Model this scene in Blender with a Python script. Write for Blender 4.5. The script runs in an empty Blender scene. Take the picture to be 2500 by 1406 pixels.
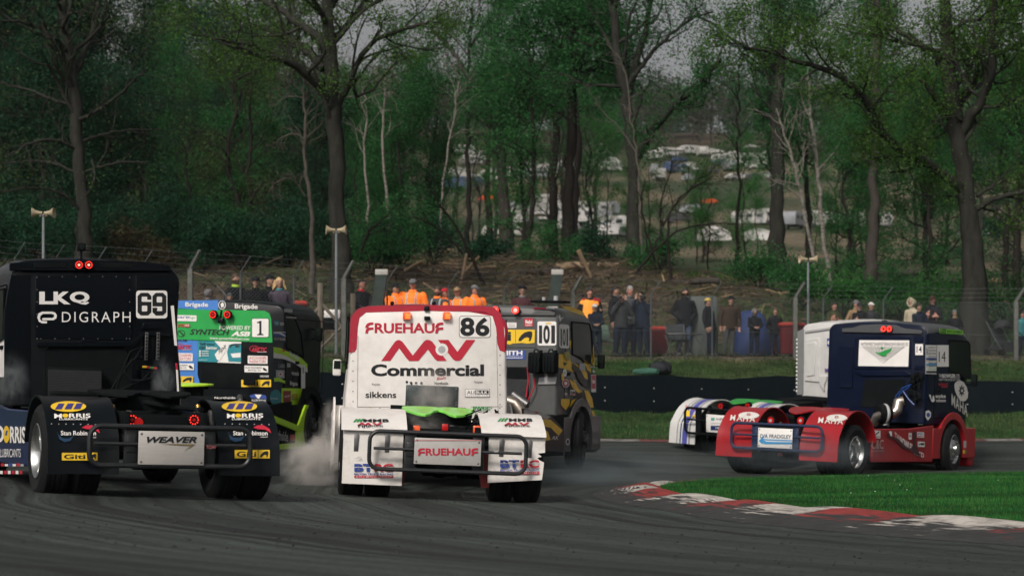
import bpy, bmesh, math, random
import numpy as np
from mathutils import Vector, Matrix, noise
C = bpy.context.scene.collection
rad = math.radians
# ---------------------------------------------------------------- camera, light, exposure
F, CX, H0, ZC = 5000.0, 1250.0, 985.0, 1.25       # focal length in photo pixels, optical column, horizon row, eye height
cam = bpy.data.cameras.new('camera'); co = bpy.data.objects.new('camera', cam); C.objects.link(co)
co.location = (0, 0, ZC); co.rotation_euler = (rad(90), 0, 0)
cam.sensor_width = 36; cam.lens = 36*F/2500; cam.shift_y = (H0-703)/2500
cam.clip_start = .3; cam.clip_end = 6000
bpy.context.scene.camera = co
cam.dof.use_dof = True; cam.dof.focus_distance = 25.5; cam.dof.aperture_fstop = 2.3
S = bpy.context.scene
w = bpy.data.worlds.new("World"); S.world = w; w.use_nodes = True
SUN_EL, SUN_AZ = rad(40), rad(205)
nt = w.node_tree; nt.nodes.clear()
sky = nt.nodes.new('ShaderNodeTexSky'); sky.sky_type = 'NISHITA'; sky.sun_disc = False
sky.sun_elevation = SUN_EL; sky.sun_rotation = SUN_AZ; sky.dust_density = 5; sky.air_density = 1.0; sky.ozone_density = 1
hs = nt.nodes.new('ShaderNodeHueSaturation'); hs.inputs['Saturation'].default_value = .12
tn = nt.nodes.new('ShaderNodeMix'); tn.data_type = 'RGBA'; tn.blend_type = 'MULTIPLY'; tn.inputs[0].default_value = 1
tn.inputs[7].default_value = (.985, .968, .972, 1)
bg = nt.nodes.new('ShaderNodeBackground'); bg.inputs[1].default_value = .045
wo = nt.nodes.new('ShaderNodeOutputWorld')
nt.links.new(sky.outputs[0], hs.inputs['Color']); nt.links.new(hs.outputs[0], tn.inputs[6]); nt.links.new(tn.outputs[2], bg.inputs[0]); nt.links.new(bg.outputs[0], wo.inputs[0])
sl = bpy.data.lights.new('sun', 'SUN'); sl.energy = 1.5; sl.angle = rad(14); sl.color = (1, .91, .82)
so = bpy.data.objects.new('sun', sl); C.objects.link(so)
sd = Vector((math.sin(SUN_AZ)*math.cos(SUN_EL), math.cos(SUN_AZ)*math.cos(SUN_EL), math.sin(SUN_EL)))
so.rotation_euler = sd.to_track_quat('Z', 'Y').to_euler()
S.view_settings.view_transform = 'Standard'; S.view_settings.look = 'None'
S.view_settings.exposure = 0.72; S.view_settings.gamma = 1
S.cycles.use_denoising = True; S.cycles.max_bounces = 6; S.cycles.diffuse_bounces = 3; S.cycles.transparent_max_bounces = 12
S.cycles.volume_bounces = 2; S.cycles.volume_step_rate = 2.0; S.cycles.volume_max_steps = 64
S.cycles.use_adaptive_sampling = True; S.cycles.adaptive_threshold = .02

# ---------------------------------------------------------------- helpers
def at(px, py, Y):                     # world point seen at a photo pixel, at depth Y
    return Vector(((px-CX)*Y/F, Y, ZC+(H0-py)*Y/F))
def tag(o, label=None, cat=None, group=None, kind=None):
    for k, v in (('label', label), ('category', cat), ('group', group), ('kind', kind)):
        if v: o[k] = v
    return o
def empty(name, loc=(0, 0, 0), rz=0, parent=None):
    o = bpy.data.objects.new(name, None); C.objects.link(o); o.location = loc; o.rotation_euler = (0, 0, rz); o.empty_display_size = .1
    if parent: o.parent = parent
    return o
_mc = {}
def mat(name, col, rough=.5, metal=0, var=.12, scale=6., bump=0., dirt=0., dirtcol=(.05, .045, .04), coat=0, emit=0, spec=.5, ramp=None, island=False, trans=0, obj=True, stretch=None, bscale=None, dlo=.52):
    if name in _mc: return _mc[name]
    m = bpy.data.materials.new(name); m.use_nodes = True; t = m.node_tree; N = t.nodes; L = t.links
    b = N['Principled BSDF']; b.inputs['Roughness'].default_value = rough; b.inputs['Metallic'].default_value = metal
    b.inputs['Coat Weight'].default_value = coat; b.inputs['Specular IOR Level'].default_value = spec
    c4 = (*col, 1)
    tc = N.new('ShaderNodeTexCoord'); mp = N.new('ShaderNodeMapping')
    L.new(tc.outputs['Object'], mp.inputs[0])
    if stretch: mp.inputs['Scale'].default_value = stretch
    nz = N.new('ShaderNodeTexNoise'); nz.inputs['Scale'].default_value = scale; nz.inputs['Detail'].default_value = 6; nz.inputs['Roughness'].default_value = .62
    L.new(mp.outputs[0], nz.inputs[0])
    src = None
    if ramp:                      # list of (pos, colour)
        cr = N.new('ShaderNodeValToRGB'); e = cr.color_ramp.elements
        while len(e) < len(ramp): e.new(.5)
        for i, (p, cc) in enumerate(ramp): e[i].position = p; e[i].color = (*cc, 1)
        if island:
            g = N.new('ShaderNodeNewGeometry'); L.new(g.outputs['Random Per Island'], cr.inputs[0])
        else: L.new(nz.outputs[0], cr.inputs[0])
        src = cr.outputs[0]
    else:
        mr = N.new('ShaderNodeMapRange'); mr.inputs[1].default_value = .3; mr.inputs[2].default_value = .7; mr.inputs[3].default_value = 1-var; mr.inputs[4].default_value = 1+var
        L.new(nz.outputs[0], mr.inputs[0])
        mx = N.new('ShaderNodeVectorMath'); mx.operation = 'SCALE'; mx.inputs[0].default_value = col; L.new(mr.outputs[0], mx.inputs['Scale'])
        src = mx.outputs[0]
    if dirt > 0:
        n2 = N.new('ShaderNodeTexNoise'); n2.inputs['Scale'].default_value = scale*.35+1.3; n2.inputs['Detail'].default_value = 8; n2.inputs['Roughness'].default_value = .7
        L.new(tc.outputs['Object'], n2.inputs[0])
        r2 = N.new('ShaderNodeMapRange'); r2.inputs[1].default_value = dlo; r2.inputs[2].default_value = dlo+.25; r2.inputs[3].default_value = 0; r2.inputs[4].default_value = dirt; L.new(n2.outputs[0], r2.inputs[0])
        mi = N.new('ShaderNodeMix'); mi.data_type = 'RGBA'; mi.inputs[7].default_value = (*dirtcol, 1); L.new(r2.outputs[0], mi.inputs[0]); L.new(src, mi.inputs[6]); src = mi.outputs[2]
        rr = N.new('ShaderNodeMapRange'); rr.inputs[3].default_value = rough; rr.inputs[4].default_value = min(1, rough+.35); L.new(r2.outputs[0], rr.inputs[0]); L.new(rr.outputs[0], b.inputs['Roughness'])
    L.new(src, b.inputs['Base Color'])
    if bump:
        bp = N.new('ShaderNodeBump'); bp.inputs['Strength'].default_value = bump; bp.inputs['Distance'].default_value = .02
        if bscale:
            n3 = N.new('ShaderNodeTexNoise'); n3.inputs['Scale'].default_value = bscale; n3.inputs['Detail'].default_value = 3; L.new(mp.outputs[0], n3.inputs[0]); L.new(n3.outputs[0], bp.inputs['Height'])
        else: L.new(nz.outputs[0], bp.inputs['Height'])
        L.new(bp.outputs[0], b.inputs['Normal'])
    if emit: b.inputs['Emission Color'].default_value = c4; b.inputs['Emission Strength'].default_value = emit
    if trans:
        tr = N.new('ShaderNodeBsdfTranslucent'); L.new(src, tr.inputs[0]); ms = N.new('ShaderNodeMixShader'); ms.inputs[0].default_value = trans
        L.new(b.outputs[0], ms.inputs[1]); L.new(tr.outputs[0], ms.inputs[2]); L.new(ms.outputs[0], N['Material Output'].inputs[0])
    _mc[name] = m; return m
def mesh_obj(name, V, Fc, mats, parent=None, MI=None, smooth=35, loc=None):
    me = bpy.data.meshes.new(name); me.from_pydata([tuple(v) for v in V], [], Fc)
    for m in mats: me.materials.append(m)
    if MI is not None: me.polygons.foreach_set('material_index', MI)
    me.validate(); me.update()
    if smooth:
        me.polygons.foreach_set('use_smooth', [True]*len(me.polygons))
        if smooth < 180: me.set_sharp_from_angle(angle=rad(smooth))
    o = bpy.data.objects.new(name, me); C.objects.link(o)
    if parent: o.parent = parent
    if loc is not None: o.location = loc
    return o
_tc = {}
def text2d(s, shear=0., bold=0., space=1.):   # glyph outlines as triangles, bbox normalised to 0..1
    k = (s, shear, bold, space)
    if k in _tc: return _tc[k]
    cu = bpy.data.curves.new('lettering', 'FONT'); cu.body = s; cu.shear = shear; cu.offset = bold; cu.space_character = space; cu.resolution_u = 4; cu.fill_mode = 'FRONT'
    o = bpy.data.objects.new('lettering', cu); C.objects.link(o)
    bpy.context.view_layer.update()
    dg = bpy.context.evaluated_depsgraph_get(); me = o.evaluated_get(dg).to_mesh()
    V = [(v.co.x, v.co.y) for v in me.vertices]; Fc = [tuple(p.vertices) for p in me.polygons]
    o.evaluated_get(dg).to_mesh_clear(); bpy.data.objects.remove(o); bpy.data.curves.remove(cu)
    xs = [v[0] for v in V]; ys = [v[1] for v in V]; x0, x1, y0, y1 = min(xs), max(xs), min(ys), max(ys)
    V = [((x-x0)/(x1-x0+1e-9), (y-y0)/(y1-y0+1e-9)) for x, y in V]
    _tc[k] = (V, Fc, (x1-x0)/(y1-y0+1e-9)); return _tc[k]
class MB:
    def __init__(s): s.V = []; s.F = []; s.M = []; s.mats = []
    def mi(s, m):
        if m not in s.mats: s.mats.append(m)
        return s.mats.index(m)
    def add(s, V, Fc, m):
        n = len(s.V); k = s.mi(m); s.V += [Vector(v) for v in V]; s.F += [tuple(i+n for i in f) for f in Fc]; s.M += [k]*len(Fc); return s
    def box(s, x0, x1, y0, y1, z0, z1, m, b=0.):
        if b <= 0:
            V = [(x, y, z) for x in (x0, x1) for y in (y0, y1) for z in (z0, z1)]
            return s.add(V, [(0, 1, 3, 2), (4, 6, 7, 5), (0, 4, 5, 1), (2, 3, 7, 6), (0, 2, 6, 4), (1, 5, 7, 3)], m)
        return s.rbox(((x0+x1)/2, (y0+y1)/2, (z0+z1)/2), (x1-x0, y1-y0, z1-z0), b, m)
    def rbox(s, c, sz, b, m, rot=None, seg=2):
        bm = bmesh.new(); bmesh.ops.create_cube(bm, size=1)
        for v in bm.verts: v.co = Vector((v.co.x*sz[0], v.co.y*sz[1], v.co.z*sz[2]))
        bmesh.ops.bevel(bm, geom=bm.edges[:], offset=min(b, .49*min(sz)), segments=seg, affect='EDGES', profile=.5)
        R_ = rot if rot is not None else Matrix.Identity(3)
        bm.verts.ensure_lookup_table(); bm.verts.index_update()
        s.add([R_ @ v.co + Vector(c) for v in bm.verts], [tuple(v.index for v in f.verts) for f in bm.faces], m); bm.free(); return s
    def loft(s, rings, m, closed=True, caps=True, loop=False):
        n = len(rings[0]); V = [v for r in rings for v in r]; Fc = []
        R_ = len(rings)
        for i in range(R_ if loop else R_-1):
            a = i*n; b = ((i+1) % R_)*n
            for j in range(n if closed else n-1):
                k = (j+1) % n; Fc.append((a+j, a+k, b+k, b+j))
        if caps and not loop: Fc += [tuple(range(n-1, -1, -1)), tuple((R_-1)*n+i for i in range(n))]
        return s.add(V, Fc, m)
    def tube(s, P, r, m, n=8, closed=False, caps=True):
        P = [Vector(p) for p in P]; rs = r if isinstance(r, (list, tuple)) else [r]*len(P); rings = []
        up = None
        for i, p in enumerate(P):
            a = P[(i-1) % len(P)] if (closed or i > 0) else p; b = P[(i+1) % len(P)] if (closed or i < len(P)-1) else p
            t = (b-a)
            if t.length < 1e-9: t = Vector((0, 0, 1))
            t.normalize()
            if up is None: up = t.orthogonal().normalized()
            u = (up - t*up.dot(t));
            u = u.normalized() if u.length > 1e-6 else t.orthogonal().normalized()
            up = u; v = t.cross(u)
            rings.append([p+(u*math.cos(2*math.pi*k/n)+v*math.sin(2*math.pi*k/n))*rs[i] for k in range(n)])
        return s.loft(rings, m, caps=caps, loop=closed)
    def cyl(s, p0, p1, r, m, r1=None, n=16): return s.tube([p0, p1], [r, r if r1 is None else r1], m, n)
    def lathe(s, prof, c, ax, m, n=32, ang=2*math.pi, a0=0):   # prof: (radius, along)
        ax = Vector(ax).normalized(); u = ax.orthogonal().normalized(); v = ax.cross(u); c = Vector(c)
        rings = []
        for k in range(n):
            a = a0+ang*k/n; d = u*math.cos(a)+v*math.sin(a); rings.append([c+ax*h+d*r for r, h in prof])
        return s.loft(rings, m, closed=False, caps=False, loop=True)
    def prism(s, pts, fn, d0, d1, m):     # polygon pts (u,v), fn(u,v,d) -> point
        n = len(pts); V = [fn(u, v, d0) for u, v in pts]+[fn(u, v, d1) for u, v in pts]
        Fc = [tuple(range(n)), tuple(range(2*n-1, n-1, -1))]+[(i, i+n, (i+1) % n+n, (i+1) % n) for i in range(n)]
        return s.add(V, Fc, m)
    def ball(s, c, r, m, n=10, k=7):
        r = r if isinstance(r, (tuple, list)) else (r, r, r); rings = []
        for i in range(k):
            a = -math.pi/2+math.pi*(i+.5)/k
            rings.append([Vector((c[0]+r[0]*math.cos(a)*math.cos(2*math.pi*j/n), c[1]+r[1]*math.cos(a)*math.sin(2*math.pi*j/n), c[2]+r[2]*math.sin(a))) for j in range(n)])
        return s.loft(rings, m)
    def build(s, name, parent=None, smooth=35, loc=None, bevel=0, recalc=True):
        o = mesh_obj(name, s.V, s.F, s.mats, parent, s.M, 0, loc)
        me = o.data
        if recalc:
            bm = bmesh.new(); bm.from_mesh(me); bmesh.ops.recalc_face_normals(bm, faces=bm.faces); bm.to_mesh(me); bm.free()
        if smooth:
            me.polygons.foreach_set('use_smooth', [True]*len(me.polygons)); me.set_sharp_from_angle(angle=rad(smooth))
        if bevel:
            b = o.modifiers.new('bevel', 'BEVEL'); b.width = bevel; b.segments = 2; b.limit_method = 'ANGLE'; b.angle_limit = rad(40)
        return o
def rrect(x0, y0, x1, y1, r, n=4):
    P = []
    for cx, cy, a in ((x1-r, y1-r, 0), (x0+r, y1-r, 90), (x0+r, y0+r, 180), (x1-r, y0+r, 270)):
        for i in range(n+1):
            t = rad(a+90*i/n); P.append((cx+r*math.cos(t), cy+r*math.sin(t)))
    return P

# ---------------------------------------------------------------- terrain
KO = [(7, 15), (4.69, 17.36), (4.4, 18.01), (3.56, 19.17), (2.78, 20.63), (2.24, 21.78), (1.79, 23.85), (1.17, 26.15), (1.07, 28.03), (1.44, 30.19), (2.02, 31.41), (2.81, 33.24), (4.09, 33.9), (5.61, 34.9), (7.45, 35.9), (9.08, 36.5), (10.66, 36.9), (30, 41), (30, 15)]
KOa = np.array(KO, float)
def kdist(X, Y):
    X = np.asarray(X, float); Y = np.asarray(Y, float); best = np.full(X.shape, 1e9); ins = np.zeros(X.shape, bool)
    for i in range(len(KOa)):
        a, b = KOa[i], KOa[(i+1) % len(KOa)]; d = b-a
        t = np.clip(((X-a[0])*d[0]+(Y-a[1])*d[1])/(d@d), 0, 1)
        best = np.minimum(best, np.hypot(X-a[0]-t*d[0], Y-a[1]-t*d[1]))
        cr = (a[1] > Y) != (b[1] > Y)
        xx = d[0]*(Y-a[1])/(d[1] if abs(d[1]) > 1e-9 else 1e-9)+a[0]
        ins ^= cr & (X < xx)
    return np.where(ins, 0, best)
def lerpx(X, xs, ys): return np.interp(X, xs, ys)
EX = [-60, -16, -10, -5, 0, 2.5, 12, 60]
def Yt(X): return lerpx(X, EX, [14, 34, 40, 43, 44.6, 45, 47.5, 52])      # outer edge of the track
def Yw(X): return lerpx(X, EX, [18, 38, 43.5, 46.5, 49, 50, 54.5, 60])       # rubber barrier
def Yf(X): return lerpx(X, EX, [21, 41, 46, 49.5, 53, 54, 58, 64])       # chain-link fence
def Gn(X, Y):
    X = np.asarray(X, float); Y = np.asarray(Y, float)
    d = kdist(X, Y); tn_ = .05*np.clip(d-1.2, 0, 9); q_ = np.clip((d-5.5)/3.5, 0, 1); tf = -.04*np.minimum(1, d)-.012*np.minimum(d, 6)+.5*q_*q_*(3-2*q_); kf = np.clip((X-.5)/4, 0, 1)*np.clip((Y-31)/3, 0, 1); t = tn_*(1-kf)+tf*kf
    yt, yw, yf = Yt(X), Yw(X), Yf(X)
    z1 = lerpx(X, [-10, 0, 12], [1.15, 1.1, .97]); z2 = z1+.78; z3 = lerpx(X, [-10, 2, 12], [2.45, 2.5, 2.6])
    def seg(a, b, za, zb): return za+(zb-za)*np.clip((Y-a)/(b-a), 0, 1)
    z = t.copy()
    e = np.minimum(t, .5)
    z = np.where(Y > yt, seg(yt, yw, e, z1), z)
    z = np.where(Y > yw, seg(yw, yw+1.0, z1, z2), z)
    z = np.where(Y > yw+1.0, seg(yw+1.0, yf+.5, z2, z3), z)
    z = np.where(Y > yf+.5, z3+(Y-yf-.5)*.03, z)
    zb = z3+.12; yb = yf+4.5
    cz = lerpx(X, [-18, -6, 4, 14, 30], [6.6, 6.6, 6.6, 5.2, 5.0]); cy = 80.0
    z = np.where(Y > yb, seg(yb, cy, zb, cz), z)
    z = np.where(Y > cy, np.interp(Y, [80, 100, 150, 200, 250, 300, 420, 520, 620, 1200], [0, 1.6, 6.0, 10.6, 16, 22.5, 41, 58, 72, 80])+cz, z)
    hill = lerpx(X/np.maximum(Y, 1), [-.3, -.05, .05, .12, .3], [8, 5, 5, 5, 5])
    z = np.where(Y > 450, z+hill*np.clip((Y-450)/120, 0, 1.2), z)
    return z
def G(X, Y): return float(Gn(np.array([X]), np.array([Y]))[0])
def GV(X, Y): return Vector((X, Y, G(X, Y)))
def atg(px, Y): X = (px-CX)*Y/F; return GV(X, Y)
# ================================================================ SETTING
rng = np.random.default_rng(7); random.seed(7)
def grid_sheet(name, xs, ys, zf, m, colf=None, uvf=None, xw=None):
    XX, YY = np.meshgrid(xs, ys)
    if xw is not None: XX = XX*xw(YY)
    Z = zf(XX, YY); n, k = XX.shape
    V = np.stack([XX, YY, Z], -1).reshape(-1, 3)
    i = np.arange(n-1)[:, None]*k+np.arange(k-1)[None, :]; i = i.ravel()
    Q = np.stack([i, i+1, i+k+1, i+k], 1)
    me = bpy.data.meshes.new(name); me.vertices.add(len(V)); me.vertices.foreach_set('co', V.ravel())
    me.loops.add(len(Q)*4); me.loops.foreach_set('vertex_index', Q.ravel()); me.polygons.add(len(Q)); me.polygons.foreach_set('loop_start', np.arange(len(Q))*4)
    me.update(calc_edges=True); me.polygons.foreach_set('use_smooth', [True]*len(Q)); me.materials.append(m)
    if colf is not None:
        ca = me.color_attributes.new('zone', 'FLOAT_COLOR', 'POINT'); c = colf(XX.ravel(), YY.ravel()); ca.data.foreach_set('color', np.concatenate([c, np.ones((len(c), 1))], 1).ravel())
    if uvf is not None:
        uv = me.uv_layers.new(name='lane'); u, v = uvf(V[:, 0], V[:, 1]); uv.data.foreach_set('uv', np.stack([u, v], 1)[Q.ravel()].ravel())
    o = bpy.data.objects.new(name, me); C.objects.link(o); return o
def node_mat(name):
    m = bpy.data.materials.new(name); m.use_nodes = True; return m, m.node_tree.nodes, m.node_tree.links, m.node_tree.nodes['Principled BSDF']
def zone_mat():
    m, N, L, b = node_mat('soil_and_turf'); b.inputs['Roughness'].default_value = .95; b.inputs['Specular IOR Level'].default_value = .15
    a = N.new('ShaderNodeAttribute'); a.attribute_name = 'zone'; tc = N.new('ShaderNodeTexCoord')
    out = a.outputs['Color']
    for sc, lo, hi in ((.9, .55, 1.5), (7., .5, 1.55), (45., .6, 1.4)):
        n = N.new('ShaderNodeTexNoise'); n.inputs['Scale'].default_value = sc; n.inputs['Detail'].default_value = 5; n.inputs['Roughness'].default_value = .65; L.new(tc.outputs['Object'], n.inputs[0])
        r = N.new('ShaderNodeMapRange'); r.inputs[1].default_value = .32; r.inputs[2].default_value = .68; r.inputs[3].default_value = lo; r.inputs[4].default_value = hi; L.new(n.outputs[0], r.inputs[0])
        s = N.new('ShaderNodeVectorMath'); s.operation = 'SCALE'; L.new(out, s.inputs[0]); L.new(r.outputs[0], s.inputs['Scale']); out = s.outputs[0]
    L.new(out, b.inputs['Base Color'])
    bp = N.new('ShaderNodeBump'); bp.inputs['Distance'].default_value = .08; bp.inputs['Strength'].default_value = .7; L.new(n.outputs[0], bp.inputs['Height']); L.new(bp.outputs[0], b.inputs['Normal'])
    return m
def vnoise(X, Y, s, seed=0):
    r = np.random.default_rng(seed+100).random((64, 64)); x = (X*s) % 64; y = (Y*s) % 64; i = x.astype(int); j = y.astype(int); fx = x-i; fy = y-j
    fx = fx*fx*(3-2*fx); fy = fy*fy*(3-2*fy); i1 = (i+1) % 64; j1 = (j+1) % 64
    return (r[i, j]*(1-fx)+r[i1, j]*fx)*(1-fy)+(r[i, j1]*(1-fx)+r[i1, j1]*fx)*fy
def zonecol(X, Y):
    g = np.array([.020, .070, .018]); dry = np.array([.060, .070, .030]); soil = np.array([.085, .064, .045]); tan = np.array([.22, .165, .11]); pale = np.array([.15, .125, .085]); fg = np.array([.042, .058, .030])
    n = vnoise(X, Y, .35, 1)*.6+vnoise(X, Y, 1.1, 2)*.4; n2 = vnoise(X, Y, .12, 3)
    def mx(a, b, t): t = np.clip(t, 0, 1)[:, None]; return a*(1-t)+b*t
    c = mx(g[None]*1.0, dry[None], (n-.35)*1.6)
    yt, yw, yf = Yt(X), Yw(X), Yf(X)
    c = mx(c, soil[None]*.9, ((yt+.9-Y)*1.2)*(Y > yt-1))                         # scuffed strip by the track edge
    p = np.exp(-((Y-yf-1.0+n*.5)/.7)**2); c = mx(c, tan[None], p*1.1*(n2+.3))
    c = mx(c, dry[None], .5*np.exp(-((Y-yw-1.4)/.7)**2))
    bank = np.clip((Y-yf-4.5)/2.5, 0, 1)*np.clip((86-Y)/5, 0, 1); gr = np.clip((X/np.maximum(Y, 1)-.09)*9, 0, .85)
    bc = mx(mx(soil[None], dry[None], (n-.4)*2), g[None]*.9, gr+(n2 > .62)*.5)
    c = mx(c, bc, bank)
    far = np.clip((Y-84)/8, 0, 1); fc = mx(fg[None], pale[None], (vnoise(X, Y, .05, 5)-.34)*3*np.clip((Y-110)/60, 0, 1)*np.clip((500-Y)/40, 0, 1))
    fc = mx(fc, soil[None]*.7, np.clip((Y-480)/50, 0, 1))
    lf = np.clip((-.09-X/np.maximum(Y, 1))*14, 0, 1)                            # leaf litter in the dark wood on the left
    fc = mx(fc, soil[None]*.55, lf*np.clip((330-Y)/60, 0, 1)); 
    return mx(c, fc, far)
def ground_z(X, Y):
    z = Gn(X, Y); yt = Yt(X); z = z-.05*np.clip((yt-Y-.1)/.5, 0, 1)
    return z+np.where(Y > yt+.5, (vnoise(X, Y, .8, 9)-.5)*.12, 0)+np.where(Y > 62, (vnoise(X, Y, .45, 4)-.5)*.6, 0)
ys = np.concatenate([np.arange(-25, 40, 1.5), np.arange(40, 92, .5), np.arange(92, 140, 2), np.arange(140, 460, 8), np.arange(460, 1160, 20)])
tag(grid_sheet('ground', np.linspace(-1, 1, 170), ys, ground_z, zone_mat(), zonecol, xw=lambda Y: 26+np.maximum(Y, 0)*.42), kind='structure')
def asphalt():
    m, N, L, b = node_mat('worn_asphalt'); b.inputs['Specular IOR Level'].default_value = .35
    uv = N.new('ShaderNodeUVMap'); uv.uv_map = 'lane'; tc = N.new('ShaderNodeTexCoord')
    def nz(src, sc, det, lo, hi, o0, o1, vs=None):
        mp = N.new('ShaderNodeMapping'); L.new(src, mp.inputs[0])
        if vs: mp.inputs['Scale'].default_value = vs
        n = N.new('ShaderNodeTexNoise'); n.inputs['Scale'].default_value = sc; n.inputs['Detail'].default_value = det; n.inputs['Roughness'].default_value = .6; L.new(mp.outputs[0], n.inputs[0])
        r = N.new('ShaderNodeMapRange'); r.inputs[1].default_value = lo; r.inputs[2].default_value = hi; r.inputs[3].default_value = o0; r.inputs[4].default_value = o1; L.new(n.outputs[0], r.inputs[0]); return r.outputs[0], n.outputs[0]
    def mul(a, c):
        s = N.new('ShaderNodeMath'); s.operation = 'MULTIPLY'; L.new(a, s.inputs[0]); L.new(c, s.inputs[1]); return s.outputs[0]
    band, _ = nz(uv.outputs[0], 1, 3, .35, .65, .62, 1.3, (.8, .05, 1))        # wide rubbered-in bands that follow the bend
    st, _ = nz(uv.outputs[0], 1, 5, .42, .60, 1.2, .62, (8, .10, 1))           # thin tyre marks
    st2, _ = nz(uv.outputs[0], 1, 2, .57, .62, 1.0, .42, (3.1, .035, 1))         # dark skid lines
    gr, gh = nz(tc.outputs['Object'], 30, 5, .3, .7, .35, 1.75)
    ag, _ = nz(tc.outputs['Object'], 85, 2, .60, .70, 1.0, 2.6)
    big, _ = nz(tc.outputs['Object'], .5, 4, .3, .7, .8, 1.2)
    v = mul(mul(mul(band, st), mul(gr, ag)), mul(st2, big))
    s = N.new('ShaderNodeVectorMath'); s.operation = 'SCALE'; s.inputs[0].default_value = (.031, .039, .035); L.new(v, s.inputs['Scale']); L.new(s.outputs[0], b.inputs['Base Color'])
    rr, _ = nz(uv.outputs[0], 1, 3, .35, .65, .62, .85, (1.2, .08, 1)); L.new(rr, b.inputs['Roughness'])
    bp = N.new('ShaderNodeBump'); bp.inputs['Distance'].default_value = .012; bp.inputs['Strength'].default_value = .8; L.new(gh, bp.inputs['Height']); L.new(bp.outputs[0], b.inputs['Normal'])
    return m
def lane(X, Y):
    d = kdist(X, Y); cx, cy = 9., 27.5; a = np.arctan2(Y-cy, -(X-cx)); return d, a*14
ys = np.concatenate([np.arange(-25, 8, 2.), np.arange(8, 60, .5)])
XX = np.arange(-60, 60.1, .75)
def track_sheet():
    n0 = 110; U = np.linspace(0, 1, n0)     # rows follow the outer edge so that it is a clean curve
    yt = Yt(XX); Yg = -25+(yt[None, :]+25)*(1-(1-U[:, None])**1.6); Xg = np.repeat(XX[None, :], n0, 0)
    Z = Gn(Xg, np.minimum(Yg, yt[None, :]-1e-3))+.004; n, k = Xg.shape
    V = np.stack([Xg, Yg, Z], -1).reshape(-1, 3); i = (np.arange(n-1)[:, None]*k+np.arange(k-1)[None, :]).ravel(); Q = np.stack([i, i+1, i+k+1, i+k], 1)
    me = bpy.data.meshes.new('track'); me.from_pydata(V.tolist(), [], Q.tolist()); me.materials.append(asphalt()); me.polygons.foreach_set('use_smooth', [True]*len(Q))
    uv = me.uv_layers.new(name='lane'); u, v = lane(V[:, 0], V[:, 1]); uv.data.foreach_set('uv', np.stack([u, v], 1)[Q.ravel()].ravel())
    o = bpy.data.objects.new('track', me); C.objects.link(o); return o
tag(track_sheet(), kind='structure')
# ---- kerbs
def resample(P, n):
    P = np.array(P, float); s = np.concatenate([[0], np.cumsum(np.linalg.norm(np.diff(P, axis=0), axis=1))]); t = np.linspace(0, s[-1], n)
    q = np.stack([np.interp(t, s, P[:, i]) for i in range(2)], 1)
    for _ in range(4): q[1:-1] = (q[:-2]+2*q[1:-1]+q[2:])/4
    return q, s[-1]
KI = [(9.5, 16.5), (7.4, 17.6), (5.66, 19.5), (4.79, 20.76), (4.02, 22.24), (3.24, 23.4), (2.72, 25.2), (2.25, 26.8), (2.06, 28.2), (2.15, 29.8), (2.55, 31.3), (3.2, 32.4), (4.2, 33.1), (5.5, 33.9), (7.28, 34.9), (8.88, 35.6), (11, 36.2), (16, 37.3)]
KOc = [(8.2, 13.6), (6.2, 15.6)]+KO[1:17]+[(16, 38.1)]
qi, li = resample(KI, 420); qo, lo_ = resample(KOc, 420)
def match_outer():
    out = []
    for k in range(len(qi)):
        a = k/(len(qi)-1); out.append(qo[int(a*(len(qo)-1))])
    return np.array(out)
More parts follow.
